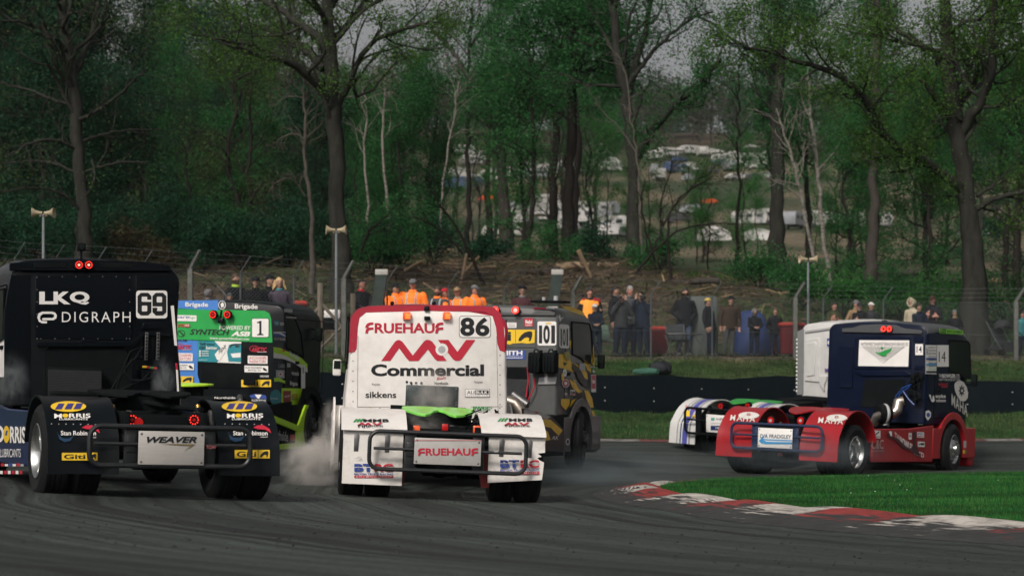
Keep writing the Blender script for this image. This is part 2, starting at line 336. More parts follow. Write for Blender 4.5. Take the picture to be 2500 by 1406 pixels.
# pair by nearest with monotone progress
pair = []; j = 0
for k in range(len(qi)):
    lo2, hi2 = j, min(len(qo)-1, j+14); d = [np.hypot(*(qo[t]-qi[k])) for t in range(lo2, hi2+1)]; j = lo2+int(np.argmin(d)); pair.append(j)
qp = qo[pair].copy()
for _ in range(12): qp[1:-1] = (qp[:-2]+2*qp[1:-1]+qp[2:])/4
def kerb():
    m, N, L, b = node_mat('scuffed_kerb_paint'); b.inputs['Roughness'].default_value = .75
    uv = N.new('ShaderNodeUVMap'); uv.uv_map = 'lane'; sp = N.new('ShaderNodeSeparateXYZ'); L.new(uv.outputs[0], sp.inputs[0])
    tc = N.new('ShaderNodeTexCoord')
    def M(op, a, c=None, v=None):
        s = N.new('ShaderNodeMath'); s.operation = op; L.new(a, s.inputs[0])
        if c is not None: L.new(c, s.inputs[1])
        if v is not None: s.inputs[1].default_value = v
        return s.outputs[0]
    def nz(src, vs, det):
        mp = N.new('ShaderNodeMapping'); mp.inputs['Scale'].default_value = vs; L.new(src, mp.inputs[0]); n = N.new('ShaderNodeTexNoise'); n.inputs['Scale'].default_value = 1; n.inputs['Detail'].default_value = det; n.inputs['Roughness'].default_value = .65; L.new(mp.outputs[0], n.inputs[0]); return n.outputs[0]
    wob = M('MULTIPLY', M('SUBTRACT', nz(uv.outputs[0], (3, 2.5, 1), 4), v=.5), v=.5)
    ph = M('FRACT', M('DIVIDE', M('ADD', sp.outputs[1], wob), v=2.7)); red = M('GREATER_THAN', ph, v=.5)
    mix = N.new('ShaderNodeMix'); mix.data_type = 'RGBA'; mix.inputs[6].default_value = (.55, .51, .46, 1); mix.inputs[7].default_value = (.30, .035, .03, 1); L.new(red, mix.inputs[0])
    wear = M('ADD', M('MULTIPLY', nz(uv.outputs[0], (16, 1.6, 1), 6), v=1.5), M('MULTIPLY', nz(tc.outputs['Object'], (2.2, 2.2, 2.2), 5), v=.7))
    thr = N.new('ShaderNodeMapRange'); L.new(sp.outputs[0], thr.inputs[0]); thr.inputs[1].default_value = .0; thr.inputs[2].default_value = 1; thr.inputs[3].default_value = .74; thr.inputs[4].default_value = 1.42
    dd = M('SUBTRACT', wear, thr.outputs[0]); mr = N.new('ShaderNodeMapRange'); L.new(dd, mr.inputs[0]); mr.inputs[1].default_value = -.05; mr.inputs[2].default_value = .08; 
    m2 = N.new('ShaderNodeMix'); m2.data_type = 'RGBA'; m2.inputs[6].default_value = (.035, .037, .037, 1); L.new(mr.outputs[0], m2.inputs[0]); L.new(mix.outputs[2], m2.inputs[7])
    soot = N.new('ShaderNodeMapRange'); L.new(nz(tc.outputs['Object'], (5, 5, 5), 6), soot.inputs[0]); soot.inputs[1].default_value = .3; soot.inputs[2].default_value = .62; soot.inputs[3].default_value = .45; soot.inputs[4].default_value = 1.05
    sc = N.new('ShaderNodeVectorMath'); sc.operation = 'SCALE'; L.new(m2.outputs[2], sc.inputs[0]); L.new(soot.outputs[0], sc.inputs['Scale'])
    L.new(sc.outputs[0], b.inputs['Base Color'])
    bp = N.new('ShaderNodeBump'); bp.inputs['Distance'].default_value = .02; L.new(wear, bp.inputs['Height']); L.new(bp.outputs[0], b.inputs['Normal'])
    NU = 9; V = []; UV = []; s = 0
    for k in range(len(qi)):
        if k: s += np.hypot(*(qi[k]-qi[k-1]))
        for u in range(NU):
            t = u/(NU-1); p = qi[k]*(1-t)+qp[k]*t; zg = G(p[0], p[1])
            hump = .075*max(0, math.sin((s % 1.8)/1.8*math.pi))**.7*max(0, 1-abs(t-.28)/.27)**.6
            fy = float(np.interp(p[1], [29, 32.5], [1, .35])); hump *= fy; edge = .06*min(1, (1-t)*3.5)*fy
            V.append((p[0], p[1], zg+.007+edge+hump)); UV.append((t, s))
    Fc = [(k*NU+u, k*NU+u+1, (k+1)*NU+u+1, (k+1)*NU+u) for k in range(len(qi)-1) for u in range(NU-1)]
    o = mesh_obj('kerb', V, Fc, [m], smooth=180); l = o.data.uv_layers.new(name='lane')
    l.data.foreach_set('uv', np.array([UV[v.vertex_index] for v in o.data.loops]).ravel()); return o
tag(kerb(), kind='structure')
# far kerb strip on the outer edge of the track: red and white blocks low at the edge
def outer_kerb():
    b = MB(); mr, mw = mat('kerb_red', (.20, .04, .035), .8, dirt=.9, scale=9, dlo=.36), mat('kerb_white', (.26, .25, .23), .8, dirt=.9, scale=9, dlo=.38)
    xs = np.arange(-8, 24, .9)
    for i, x in enumerate(xs):
        if i % 5 == 3 and x < 2: continue
        x1 = x+.9; y0, y1 = float(Yt(x)), float(Yt(x1)); z0, z1 = G(x, y0-.05), G(x1, y1-.05)
        b.add([(x, y0-.28, z0+.008), (x1, y1-.28, z1+.008), (x1, y1+.22, z1+.05), (x, y0+.22, z0+.05)], [(0, 1, 2, 3)], mw if i % 2 else mr)
    return b.build('kerb', smooth=0)
tag(outer_kerb(), kind='structure')
# ---- grass island
def inpoly(X, Y, P):
    ins = np.zeros(X.shape, bool)
    for i in range(len(P)):
        a, b = P[i], P[(i+1) % len(P)]; cr = (a[1] > Y) != (b[1] > Y); dy = b[1]-a[1]; dy = dy if abs(dy) > 1e-9 else 1e-9
        ins ^= cr & (X < (b[0]-a[0])*(Y-a[1])/dy+a[0])
    return ins
def island():
    P = [tuple(p) for p in qi]+[(30, 40), (30, 16.5)]
    me = bpy.data.meshes.new('island_turf'); bm = bmesh.new(); vs = [bm.verts.new((x, y, .055)) for x, y in P]; bm.faces.new(vs); bmesh.ops.triangulate(bm, faces=bm.faces); bm.to_mesh(me); bm.free()
    me.materials.append(mat('turf_base', (.012, .055, .016), .95, var=.4, scale=3, bump=.5, spec=.1)); o = bpy.data.objects.new('grass_island', me); C.objects.link(o); return o, np.array(P)
isl, ISP = island(); tag(isl, kind='structure')
def fill_mesh(name, V, Fn, m, k):          # V (n,k,3) one face per row
    n = len(V); me = bpy.data.meshes.new(name); me.vertices.add(n*k); me.vertices.foreach_set('co', V.reshape(-1).astype(np.float32)); me.loops.add(n*k); me.loops.foreach_set('vertex_index', np.arange(n*k, dtype=np.int32)); me.polygons.add(n); me.polygons.foreach_set('loop_start', np.arange(n, dtype=np.int32)*k)
    me.update(calc_edges=True)
    for mm in (m if isinstance(m, (list, tuple)) else [m]): me.materials.append(mm)
    return me
def blades(name, X, Y, Z, h, wd, m, lean=.5, seed=1):
    r = np.random.default_rng(seed); n = len(X); a = r.random(n)*2*np.pi; hh = h*(.5+r.random(n)); ww = wd*(.7+.6*r.random(n)); b = r.random(n)*2*np.pi; ln = hh*lean*r.random(n)
    dx, dy = np.cos(a)*ww/2, np.sin(a)*ww/2
    V = np.stack([np.stack([X-dx, Y-dy, Z-.01], 1), np.stack([X+dx, Y+dy, Z-.01], 1), np.stack([X+np.cos(b)*ln, Y+np.sin(b)*ln, Z+hh], 1)], 1)
    me = fill_mesh(name, V, None, m, 3); o = bpy.data.objects.new(name, me); C.objects.link(o); return tag(o, kind='stuff')
def grassmat(name, a, b_, c):
    m = mat(name, a, .8, ramp=[(0, a), (.45, b_), (.85, c), (1, (.10, .16, .04))], island=True, trans=.25, spec=.25)
    N = m.node_tree.nodes; L = m.node_tree.links      # patches of longer and shorter growth
    n = N.new('ShaderNodeTexNoise'); n.inputs['Scale'].default_value = .9; n.inputs['Detail'].default_value = 4; tc = N.new('ShaderNodeTexCoord'); mp = N.new('ShaderNodeMapping'); mp.inputs['Scale'].default_value = (.5, 1.4, 1); L.new(tc.outputs['Object'], mp.inputs[0]); L.new(mp.outputs[0], n.inputs[0])
    r = N.new('ShaderNodeMapRange'); r.inputs[1].default_value = .35; r.inputs[2].default_value = .65; r.inputs[3].default_value = .5; r.inputs[4].default_value = 1.5; L.new(n.outputs[0], r.inputs[0])
    s = N.new('ShaderNodeVectorMath'); s.operation = 'SCALE'; cr = [x for x in N if x.type == 'VALTORGB'][0]; L.new(cr.outputs[0], s.inputs[0]); L.new(r.outputs[0], s.inputs['Scale'])
    for nd in N:
        if nd.type == 'BSDF_PRINCIPLED': L.new(s.outputs[0], nd.inputs['Base Color'])
        if nd.type == 'BSDF_TRANSLUCENT': L.new(s.outputs[0], nd.inputs[0])
    return m
LAWN = grassmat('lawn_blades', (.007, .072, .014), (.013, .118, .022), (.045, .155, .03))
VERGE = grassmat('verge_blades', (.020, .05, .016), (.035, .075, .022), (.075, .09, .04))
n = 190000; X = 1.9+rng.random(n)**1.0*10.5; Y = 18+rng.random(n)*19; k = inpoly(X, Y, ISP); X, Y = X[k], Y[k]
blades('grass', X, Y, np.full(len(X), .055), .038, .011, LAWN, .9)
ISX = X
n = 700; k = rng.integers(0, len(X), n); 
dz = mat('daisy_petals', (.75, .72, .65), .7)
D = np.stack([X[k[:34]], Y[k[:34]], np.full(34, .105)], 1); q = np.array([(-.006, -.006, 0), (.006, -.006, 0), (.006, .006, .006), (-.006, .006, .006)])
o = bpy.data.objects.new('daisies', fill_mesh('daisies', D[:, None]+q[None], None, dz, 4)); C.objects.link(o); tag(o, 'tiny white daisies dotted over the grass island', 'daisies', kind='stuff')
n = 120000; X = -13+rng.random(n)*31; Y = 38+rng.random(n)*26; k = (Y > Yt(X)+.15)&(Y < Yf(X)+4.6)&(np.abs(Y-Yf(X)-1.0) > rng.random(n)*.9)&(np.abs(Y-Yw(X)) > .12)&(np.abs(X) < .27*Y); X, Y = X[k], Y[k]
blades('grass', X, Y, ground_z(X, Y), .085, .02, VERGE, .7, 2)
n = 60000; X = -22+rng.random(n)*50; Y = 60+rng.random(n)*30; dens = np.clip((X/Y-.02)*6, .04, 1)*(vnoise(X, Y, .3, 11) > .42); k = rng.random(n) < dens; X, Y = X[k], Y[k]
blades('grass', X, Y, ground_z(X, Y), .22, .05, grassmat('bank_blades', (.02, .06, .014), (.035, .09, .02), (.06, .12, .03)), .9, 3)
# ---- rubber barrier
def barrier():
    b = MB(); m = mat('black_rubber_belt', (.004, .008, .011), .8, spec=.12, dirt=.4, dirtcol=(.016, .020, .022), scale=5, bump=.3); bolt = mat('bolt_zinc', (.55, .55, .52), .4, .6)
    xs = np.arange(-13, 21, .25); ph = np.random.default_rng(3)
    r = []
    for i, x in enumerate(xs):
        y = float(Yw(x)); z0 = G(x, y-.1)-.05; h = .93+.03*math.sin(x*2.1)+.035*math.sin(x*.83+1)+.02*ph.random(); o = .03*math.sin(x*3.3)
        r.append([Vector((x, y-.07+o, z0)), Vector((x, y-.09+o*.5, z0+h*.5)), Vector((x, y-.06+o, z0+h)), Vector((x, y+.06+o, z0+h+.01)), Vector((x, y+.1, z0))])
    b.loft(r, m)
    o = b.build('rubber_barrier', smooth=60)
    bb = MB()
    for x in np.arange(-12.5, 20, 1.23):
        for dzz in (.3, .62): 
            y = float(Yw(x)); bb.cyl((x, y-.115, G(x, y-.1)+dzz+.04*math.sin(x*5)), (x, y-.06, G(x, y-.1)+dzz+.04*math.sin(x*5)), .018, bolt, n=6)
    bb.build('bolt', o)
    tag(o, 'long black rubber belt barrier with a wavy top between the track and the grass verge', 'barrier')
barrier()

def marbles():
    r = np.random.default_rng(9); n = 900; Y = r.uniform(12.5, 27, n); X = r.uniform(-.26, .27, n)*Y; d = kdist(X, Y); k = d > .6; X, Y = X[k], Y[k]; Z = Gn(X, Y)+.006; n = len(X)
    q = np.array([(-1, 0, 0), (0, -.6, 0), (1, .1, 0), (0, 0, .7)]); T_ = np.array([(0, 1, 3), (1, 2, 3), (2, 0, 3)]); s = r.uniform(.004, .016, n)**1.0; a = r.random(n)*6.28; V = []
    P = q[None]*s[:, None, None]*np.array([1.6, 1, 1]); ca, sa = np.cos(a)[:, None], np.sin(a)[:, None]; P = np.stack([P[..., 0]*ca-P[..., 1]*sa, P[..., 0]*sa+P[..., 1]*ca, P[..., 2]], -1)+np.stack([X, Y, Z], 1)[:, None]
    o = bpy.data.objects.new('rubber_crumbs', fill_mesh('rubber_crumbs', P[:, T_].reshape(-1, 3, 3), None, mat('rubber_crumb', (.01, .01, .01), .8, ramp=[(0, (.006, .006, .006)), (.75, (.02, .02, .02)), (.9, (.22, .21, .19)), (1, (.3, .28, .25))], island=False, scale=40), 3)); C.objects.link(o); tag(o, 'rubber crumbs and grit scattered over the track', 'rubber crumbs', kind='stuff')
marbles()
# ================================================================ TRUCK BUILDER
from mathutils.bvhtree import BVHTree
BLK = mat('black_paint', (.0025, .0045, .0065), .34, var=.25, coat=.04, spec=.2, dirt=.25, dirtcol=(.03, .03, .03), scale=4)
MBLK = mat('matt_black', (.0035, .005, .006), .75, spec=.12, var=.3, scale=8, dirt=.5, dirtcol=(.014, .014, .013))
STEEL = mat('dull_steel', (.18, .18, .18), .45, .8, var=.3, scale=12, dirt=.6)
CHROME = mat('polished_rim', (.72, .72, .70), .18, 1.0, var=.08, scale=10, dirt=.35, dirtcol=(.12, .11, .10))
RUB = mat('tyre_rubber', (.005, .006, .007), .82, var=.3, scale=9, dirt=.4, dirtcol=(.03, .028, .025), bump=.3, spec=.3)
GLASS = mat('dark_glass', (.008, .014, .012), .3, var=.2, scale=2, spec=.12, dirt=.3, dirtcol=(.06, .07, .06))
WHITE = mat('white_vinyl', (.84, .82, .79), .45, var=.04, scale=5, dirt=.12, dlo=.5)
BLACKV = mat('black_vinyl', (.012, .013, .015), .4, var=.1)
REDV = mat('red_vinyl', (.50, .02, .045), .4, var=.08)
BLUEV = mat('blue_vinyl', (.03, .07, .30), .4, var=.08)
GREENV = mat('green_vinyl', (.02, .30, .06), .4, var=.08)
YELV = mat('yellow_vinyl', (.85, .55, .03), .4, var=.08)
GREYV = mat('grey_vinyl', (.42, .42, .42), .4, var=.08)
LEDR = mat('lit_red_led', (1, .03, .02), .4, emit=1.3, var=0)
LEDW = mat('lit_led_centre', (1, .30, .2), .4, emit=1.1, var=0)
LAMPO = mat('orange_lens', (.75, .10, .02), .25, var=.15, coat=.6, emit=.15)
LAMPOL = mat('lit_orange_lens', (1, .16, .03), .25, var=.1, emit=.75)
LAMPR = mat('red_lens', (.5, .01, .01), .2, var=.1, coat=.6)
class Truck:
    def __init__(s, label, X, Y, yaw, roll, dz=0., group=None):
        s.X, s.Y, s.yaw, s.roll = X, Y, yaw, roll
        c, sn = math.cos(yaw), math.sin(yaw); r = Vector((c, -sn, 0)); f = Vector((sn, c, 0)); u = Vector((0, 0, 1))
        r2 = r*math.cos(roll)-u*math.sin(roll); u2 = u*math.cos(roll)+r*math.sin(roll)
        gf = G(X+f.x*4.3, Y+f.y*4.3); g0 = G(X, Y); p = math.atan2(gf-g0, 4.3)
        f2 = f*math.cos(p)+u2*math.sin(p); u3 = r2.cross(f2)
        R_ = Matrix((r2, f2, u3)).transposed()
        s.M = Matrix.Translation((X, Y, g0+dz)) @ R_.to_4x4(); s.Mi = s.M.inverted()
        s.root = empty('race_truck'); s.root.matrix_world = s.M
        tag(s.root, label, 'racing truck', group); s.p = dict(s=0)
    def ray(s, px, py):
        o = s.Mi @ Vector((0, 0, ZC)); d = (s.Mi.to_3x3() @ Vector(((px-CX)/F, 1, (H0-py)/F))); return o, d
    def hit(s, ax, val, px, py):
        o, d = s.ray(px, py); return o+d*((val-o[ax])/d[ax])
    def put(s, b, name, **k): return b.build(name, s.root, **k)
class Decal:
    """flat or wrapped sticker: surf = ('back', y) | ('right', x) | ('left', x); bvh wraps it on a mesh"""
    def __init__(s, T, surf, bvh=None, zf=None, d0=.004):
        s.T, s.surf, s.bvh, s.d, s.zf = T, surf, bvh, d0, zf or (lambda p: p); s.items = []; s.b = s
    def pt(s, px, py, d):
        px, py = s.zf((px, py)); k, v = s.surf
        if s.bvh:
            o, r = s.T.ray(px, py); h = s.bvh.ray_cast(o, r)
            if h[0] is not None:
                n = h[1]
                if n.dot(r) > 0: n = -n
                return h[0]+n*d
        if k == 'back': p = s.T.hit(1, v, px, py); return Vector((p.x, v-d, p.z))
        if k == 'right': p = s.T.hit(0, v, px, py); return Vector((v+d, p.y, p.z))
        p = s.T.hit(0, -v, px, py); return Vector((-v-d, p.y, p.z))
    def _n(s): s.d += .0014 if s.bvh else .0009; return s.d
    def add(s, V, Fc, m): s.items.append((V, Fc, m, s.bb, s.k)); return s
    def _b(s, P, k='p'):
        s.bb = (min(p[0] for p in P), min(p[1] for p in P), max(p[0] for p in P), max(p[1] for p in P)); s.k = k
    def poly(s, P, m):
        s._b(P); d = s._n(); s.b.add([s.pt(x, y, d) for x, y in P], [tuple(range(len(P)))], m); return s
    def quadgrid(s, P, m, n=6):     # 4 corners (tl, tr, br, bl), subdivided so that it bends with the surface
        s._b(P); d = s._n(); V = []
        for j in range(n+1):
            for i in range(n+1):
                u, v = i/n, j/n; x = (P[0][0]*(1-u)+P[1][0]*u)*(1-v)+(P[3][0]*(1-u)+P[2][0]*u)*v; y = (P[0][1]*(1-u)+P[1][1]*u)*(1-v)+(P[3][1]*(1-u)+P[2][1]*u)*v; V.append(s.pt(x, y, d))
        s.b.add(V, [(j*(n+1)+i, j*(n+1)+i+1, (j+1)*(n+1)+i+1, (j+1)*(n+1)+i) for j in range(n) for i in range(n)], m); return s
    def rect(s, x0, y0, x1, y1, m, r=0, sk=0):  # sk: extra pixel drop towards x1
        if s.bvh and not r: return s.quadgrid([(x0, y0), (x1, y0+sk), (x1, y1+sk), (x0, y1)], m, 5)
        P = rrect(x0, y0, x1, y1, r) if r else [(x0, y0), (x1, y0), (x1, y1), (x0, y1)]
        return s.poly([(x, y+sk*(x-x0)/(x1-x0)) for x, y in P], m)
    def oval(s, x0, y0, x1, y1, m, rot=0., hole=0.):
        s._b([(x0, y0), (x1, y1)]); d = s._n(); cx, cy, a, b_ = (x0+x1)/2, (y0+y1)/2, (x1-x0)/2, (y1-y0)/2; n = 24; rr = [hole or .001, .5+hole/2, 1.]; V = []
        for k in rr:
            for i in range(n):
                t = 2*math.pi*i/n; x, y = a*k*math.cos(t), b_*k*math.sin(t); V.append(s.pt(cx+x*math.cos(rot)-y*math.sin(rot), cy+x*math.sin(rot)+y*math.cos(rot), d))
        s.b.add(V, [(j*n+i, j*n+(i+1) % n, (j+1)*n+(i+1) % n, (j+1)*n+i) for j in range(2) for i in range(n)], m); return s
    def text(s, x0, y0, x1, y1, t, m, bold=.02, shear=0., sk=0., space=1., dx=0.):   # box of the lettering, sk: drop towards the right end
        bold *= .62; s._b([(x0, y0), (x1, y1), (x1, y1+sk), (x0, y0+sk)], 't'); d = s._n(); V, Fc, a = text2d(t, shear, bold, space)
        s.b.add([s.pt(x0+(x1-x0)*u+dx*(1-v), y1+(y0-y1)*v+sk*u, d) for u, v in V], Fc, m); return s
    def done(s, name, label=None, whole=None):     # every separate sticker or word becomes a part of its own
        if not s.items: return None
        whole = name in ('race_number', 'emblem', 'logo_badge', 'camouflage', 'red_surround', 'sponsor_board', 'advert_panel') if whole is None else whole
        n = len(s.items); par = list(range(n))
        def fd(i):
            while par[i] != i: i = par[i]
            return i
        if name == 'lettering': mg = 9
        else: mg = 3
        for i in range(n):
            for j in range(i):
                a, c = s.items[i][3], s.items[j][3]
                if whole or (a[0] < c[2]+mg and c[0] < a[2]+mg and a[1] < c[3]+mg and c[1] < a[3]+mg): par[fd(i)] = fd(j)
        G_ = {}
        for i in range(n): G_.setdefault(fd(i), []).append(s.items[i])
        for it in G_.values():
            b = MB()
            for V, Fc, m, bb, k in it: b.add(V, Fc, m)
            nm = 'lettering' if name == 'sticker' and all(q[4] == 't' for q in it) else name
            o = b.build(nm, s.T.root, smooth=0, recalc=False)
            if label: o['label'] = label
        return o
def bvh_of(*objs):
    V, P = [], []
    for o in objs:
        n = len(V); V += [v.co.copy() for v in o.data.vertices]; P += [tuple(i+n for i in p.vertices) for p in o.data.polygons]
    return BVHTree.FromPolygons(V, P)
def zoomf(ox, oy, k): return lambda p: (ox+p[0]/k, oy+p[1]/k)
def cab_shell(T, w=1.15, yb=3.2, yf=5.3, z0=.95, zt=2.75, r=.25, crown=.05, m=None, paint=None, flare=0.):
    b = MB()
    def prof(ins, top=0., zb=0.):
        P = []; ww = w-ins; zz = zt-ins*.8-top
        P.append((-ww-flare, z0+ins*.3+zb)); P.append((-ww-flare*.9, z0+.35)); P.append((-ww, z0+.8)); P.append((-ww+flare*.3, 2.0)); 
        for i in range(7):
            a = math.pi-i*math.pi/12; P.append((-ww+r+r*math.cos(a), zz-crown-r+r*math.sin(a)))
        for i in range(1, 8):
            x = (-1+i/4)*(ww-r); P.append((x, zz-crown*(x/(ww-r))**2))
        for i in range(7):
            a = math.pi/2-i*math.pi/12; P.append((ww-r+r*math.cos(a), zz-crown-r+r*math.sin(a)))
        P.append((ww-flare*.3, 2.0)); P.append((ww, z0+.8)); P.append((ww+flare*.9, z0+.35)); P.append((ww+flare, z0+ins*.3+zb))
        return P
    secs = [(yb, .05, 0), (yb+.015, .022, 0), (yb+.05, .004, 0), (yb+.09, 0, 0), (yb+.5, 0, -.03), (yf-.9, 0, -.03), (yf-.5, .005, 0), (yf-.2, .03, .06), (yf-.06, .07, .16), (yf, .14, .30)]
    b.loft([[Vector((x, y, z)) for x, z in prof(i, t)] for y, i, t in secs], m)
    if paint:
        for k, f in enumerate(b.F):
            c = sum((b.V[i] for i in f), Vector())/len(f); q = paint(c)
            if q: b.M[k] = b.mi(q)
    return T.put(b, 'cab', smooth=40)
def fender_prof(kind):
    if kind == 'round':   # arch over the wheels running down into the rear panel
        P = [(.70*math.cos(rad(a)), .44+.62*math.sin(rad(a))) for a in range(12, 150, 9)]
        return P+[(-.68, .66), (-.71, .5), (-.73, .28)]
    return None
def sheet_prof(T, name, P, x0, x1, m, t=.018, smooth=40, bulge=0., nx=5):   # bent sheet: profile P (y, z) swept from x0 to x1
    b = MB(); rings = []
    n = len(P); nor = []
    for i in range(n):
        a = P[max(0, i-1)]; c = P[min(n-1, i+1)]; dy, dz = c[0]-a[0], c[1]-a[1]; l = math.hypot(dy, dz) or 1; nor.append((dz/l, -dy/l))
    for k in range(nx+1):
        x = x0+(x1-x0)*k/nx; e = -bulge*(abs(2*k/nx-1)**3); rings.append([Vector((x, P[i][0]+nor[i][0]*e*-1, P[i][1]+nor[i][1]*e*-1)) for i in range(n)]+[Vector((x, P[i][0]+nor[i][0]*(t+e*-1), P[i][1]+nor[i][1]*(t+e*-1))) for i in range(n-1, -1, -1)])
    b.loft(rings, m); return T.put(b, name, smooth=smooth)
def wheel(T, x, y, side, dual=False, rimm=None, steer=0., style='dish', R_=.507, wd=.3):
    rimm = rimm or CHROME; e = empty('wheel', (x, y, R_-.012), parent=T.root); e.rotation_euler = (0, 0, steer); sx = side
    tb = MB(); hw = wd/2
    def tyre(c):
        pr = [(.285, -hw+.03), (.33, -hw+.005), (.42, -hw-.008), (.47, -hw+.012), (R_-.012, -hw+.035)]
        for g in range(4): 
            a = -hw+.045+g*(wd-.09)/4; q = (wd-.09)/4; pr += [(R_, a+.006), (R_, a+q-.012), (R_-.014, a+q-.008), (R_-.014, a+q-.001)]
        pr += [(R_, hw-.04), (R_-.012, hw-.035), (.47, hw-.012), (.42, hw+.008), (.33, hw-.005), (.285, hw-.03)]
        tb.lathe(pr, (c, 0, 0), (1, 0, 0), RUB, 44)
    tyre(0)
    if dual: tyre(-sx*.335)
    o = tb.build('tyre', e, smooth=30)
    rb = MB(); o_ = hw-.02
    if style == 'dish':
        pr = [(.30, o_+.012), (.29, o_+.02), (.27, o_-.01), (.255, o_-.06), (.245, o_-.19), (.20, o_-.21), (.13, o_-.205), (.125, o_-.12), (.06, o_-.10), (.0, o_-.10)]
    else:
        pr = [(.30, o_+.012), (.29, o_+.02), (.27, o_-.015), (.25, o_-.05), (.22, o_-.045), (.17, o_+.02), (.13, o_+.035), (.125, o_+.09), (.07, o_+.10), (0, o_+.10)]
    rb.lathe([(a, b*sx) for a, b in pr], (0, 0, 0), (1, 0, 0), rimm, 40)
    rb.lathe([(.285, -hw*.9*sx), (.262, 0)], (0, 0, 0), (1, 0, 0), MBLK, 24)
    nb = rb; q = (o_-.2 if style == 'dish' else o_+.03)*sx
    for i in range(10):
        a = 2*math.pi*i/10; nb.cyl((q, .165*math.cos(a), .165*math.sin(a)), (q+.03*sx, .165*math.cos(a), .165*math.sin(a)), .014, STEEL, n=6)
    hb = rb; k2 = (o_-.15 if style == 'dish' else o_-.02)*sx
    for i in range(10):
        a = 2*math.pi*(i+.5)/10; rr = .222; hb.ball((k2-(.045*sx if style == 'dish' else .012*sx), rr*math.cos(a), rr*math.sin(a)), (.012, .026, .026), MBLK, 8, 5)
    rb.build('rim', e, smooth=35)
    return e
def led_ring(T, cx, cy, cz, r, lit=True, ndot=12, name='tail_light', white=False):
    b = MB(); b.lathe([(0, .0), (r, .0), (r*1.08, .02), (r*1.08, .06), (0, .06)], (cx, cy-.03, cz), (0, 1, 0), MBLK, 20)
    o = T.put(b, name)
    g = MB(); m = LEDR if lit else LAMPR
    if ndot:
        for i in range(ndot):
            a = 2*math.pi*i/ndot; g.ball((cx+r*.74*math.cos(a), cy-.036, cz+r*.74*math.sin(a)), (r*.13, .01, r*.13), m, 6, 4)
    else:
        g.lathe([(r*.55, -.012), (r*.95, -.012), (r*.95, .0), (r*.55, .0)], (cx, cy-.03, cz), (0, 1, 0), m, 20)
    g.lathe([(0, -.006), (r*.3, -.006), (r*.3, .0)], (cx, cy-.03, cz), (0, 1, 0), LEDW if white else LAMPR, 12)
    g.build('lit_lens', o); return o
def rear_bar(T, x0, x1, z0, z1, y, m, t=.026, plate=None, pm=None, mid=True, rad_=.12):
    b = MB(); P = [(x, y, z) for x, z in rrect(x0, z0, x1, z1, rad_, 5)]; b.tube(P, t, m, 10, closed=True)
    if mid: b.tube([(x0+.05, y+.01, (z0+z1)/2+.02), (x1-.05, y+.01, (z0+z1)/2+.02)], t*.72, m, 8)
    for x in (-.42, .42): b.box(x-.05, x+.05, y+.01, y+.45, (z0+z1)/2-.07, (z0+z1)/2+.11, m, .01); b.box(x-.07, x+.07, y+.02, y+.08, z0, z1, m, .01)
    o = T.put(b, 'underrun_bar')
    if plate:
        p = MB(); p.box(plate[0], plate[1], y-.045, y-.03, plate[2], plate[3], pm, .006); po = T.put(p, 'sponsor_board')
        q = MB()
        for x in (plate[0]+.03, plate[1]-.03):
            for z in (plate[2]+.03, plate[3]-.03): q.ball((x, y-.047, z), (.013, .006, .013), STEEL, 8, 4)
        q.build('board_bolt', po)
    return o
def chassis(T, zr=.82, axle=True):
    b = MB()
    for s_ in (-1, 1): b.box(s_*.42-.035, s_*.42+.035, -.62, 4.9, zr-.13, zr+.13, MBLK, .01)
    for y in (-.38, .35, 1.2, 2.2, 3.4, 4.7): b.box(-.4, .4, y-.06, y+.06, zr-.09, zr+.09, MBLK, .01)
    T.put(b, 'chassis_frame')
    a = MB(); a.tube([(-.95, 0, .5), (-.3, 0, .5), (-.2, 0, .5), (.2, 0, .5), (.3, 0, .5), (.95, 0, .5)], [.07, .09, .2, .2, .09, .07], MBLK, 12); a.tube([(0, .1, .52), (0, 1.6, .6), (0, 3.3, .75)], [.07, .05, .05], STEEL, 10)
    a.ball((0, -.03, .5), (.21, .17, .22), MBLK, 14, 9); T.put(a, 'rear_axle')
    a = MB(); a.tube([(-.95, 4.3, .46), (-.5, 4.3, .38), (.5, 4.3, .38), (.95, 4.3, .46)], .06, MBLK, 10); T.put(a, 'front_axle')
    # springs, dampers, air tanks, hoses under and over the frame
    for s_ in (-1, 1):
        for P in ([(s_*.62, .35, .45), (s_*.58, .42, .98)], [(s_*.62, -.32, .42), (s_*.56, -.36, .98)]): d = MB(); d.tube(P, .03, STEEL, 8); T.put(d, 'damper')
        e = MB(); e.tube([(s_*.73, 1.4, .5), (s_*.73, 2.1, .5)], .15, MBLK, 14); T.put(e, 'air_tank')
    g = MB(); g.rbox((0, 3.9, .95), (.8, 1.1, .6), .08, MBLK); g.rbox((-.1, 3.05, .85), (.6, .5, .36), .06, MBLK); g.tube([(.3, 2.8, .8), (.42, 2.9, .95), (.3, 3.15, 1.02)], .06, STEEL, 10); g.tube([(-.35, 3.0, .85), (-.5, 2.8, .95), (-.42, 3.1, 1.0)], .04, MBLK, 8); T.put(g, 'engine')
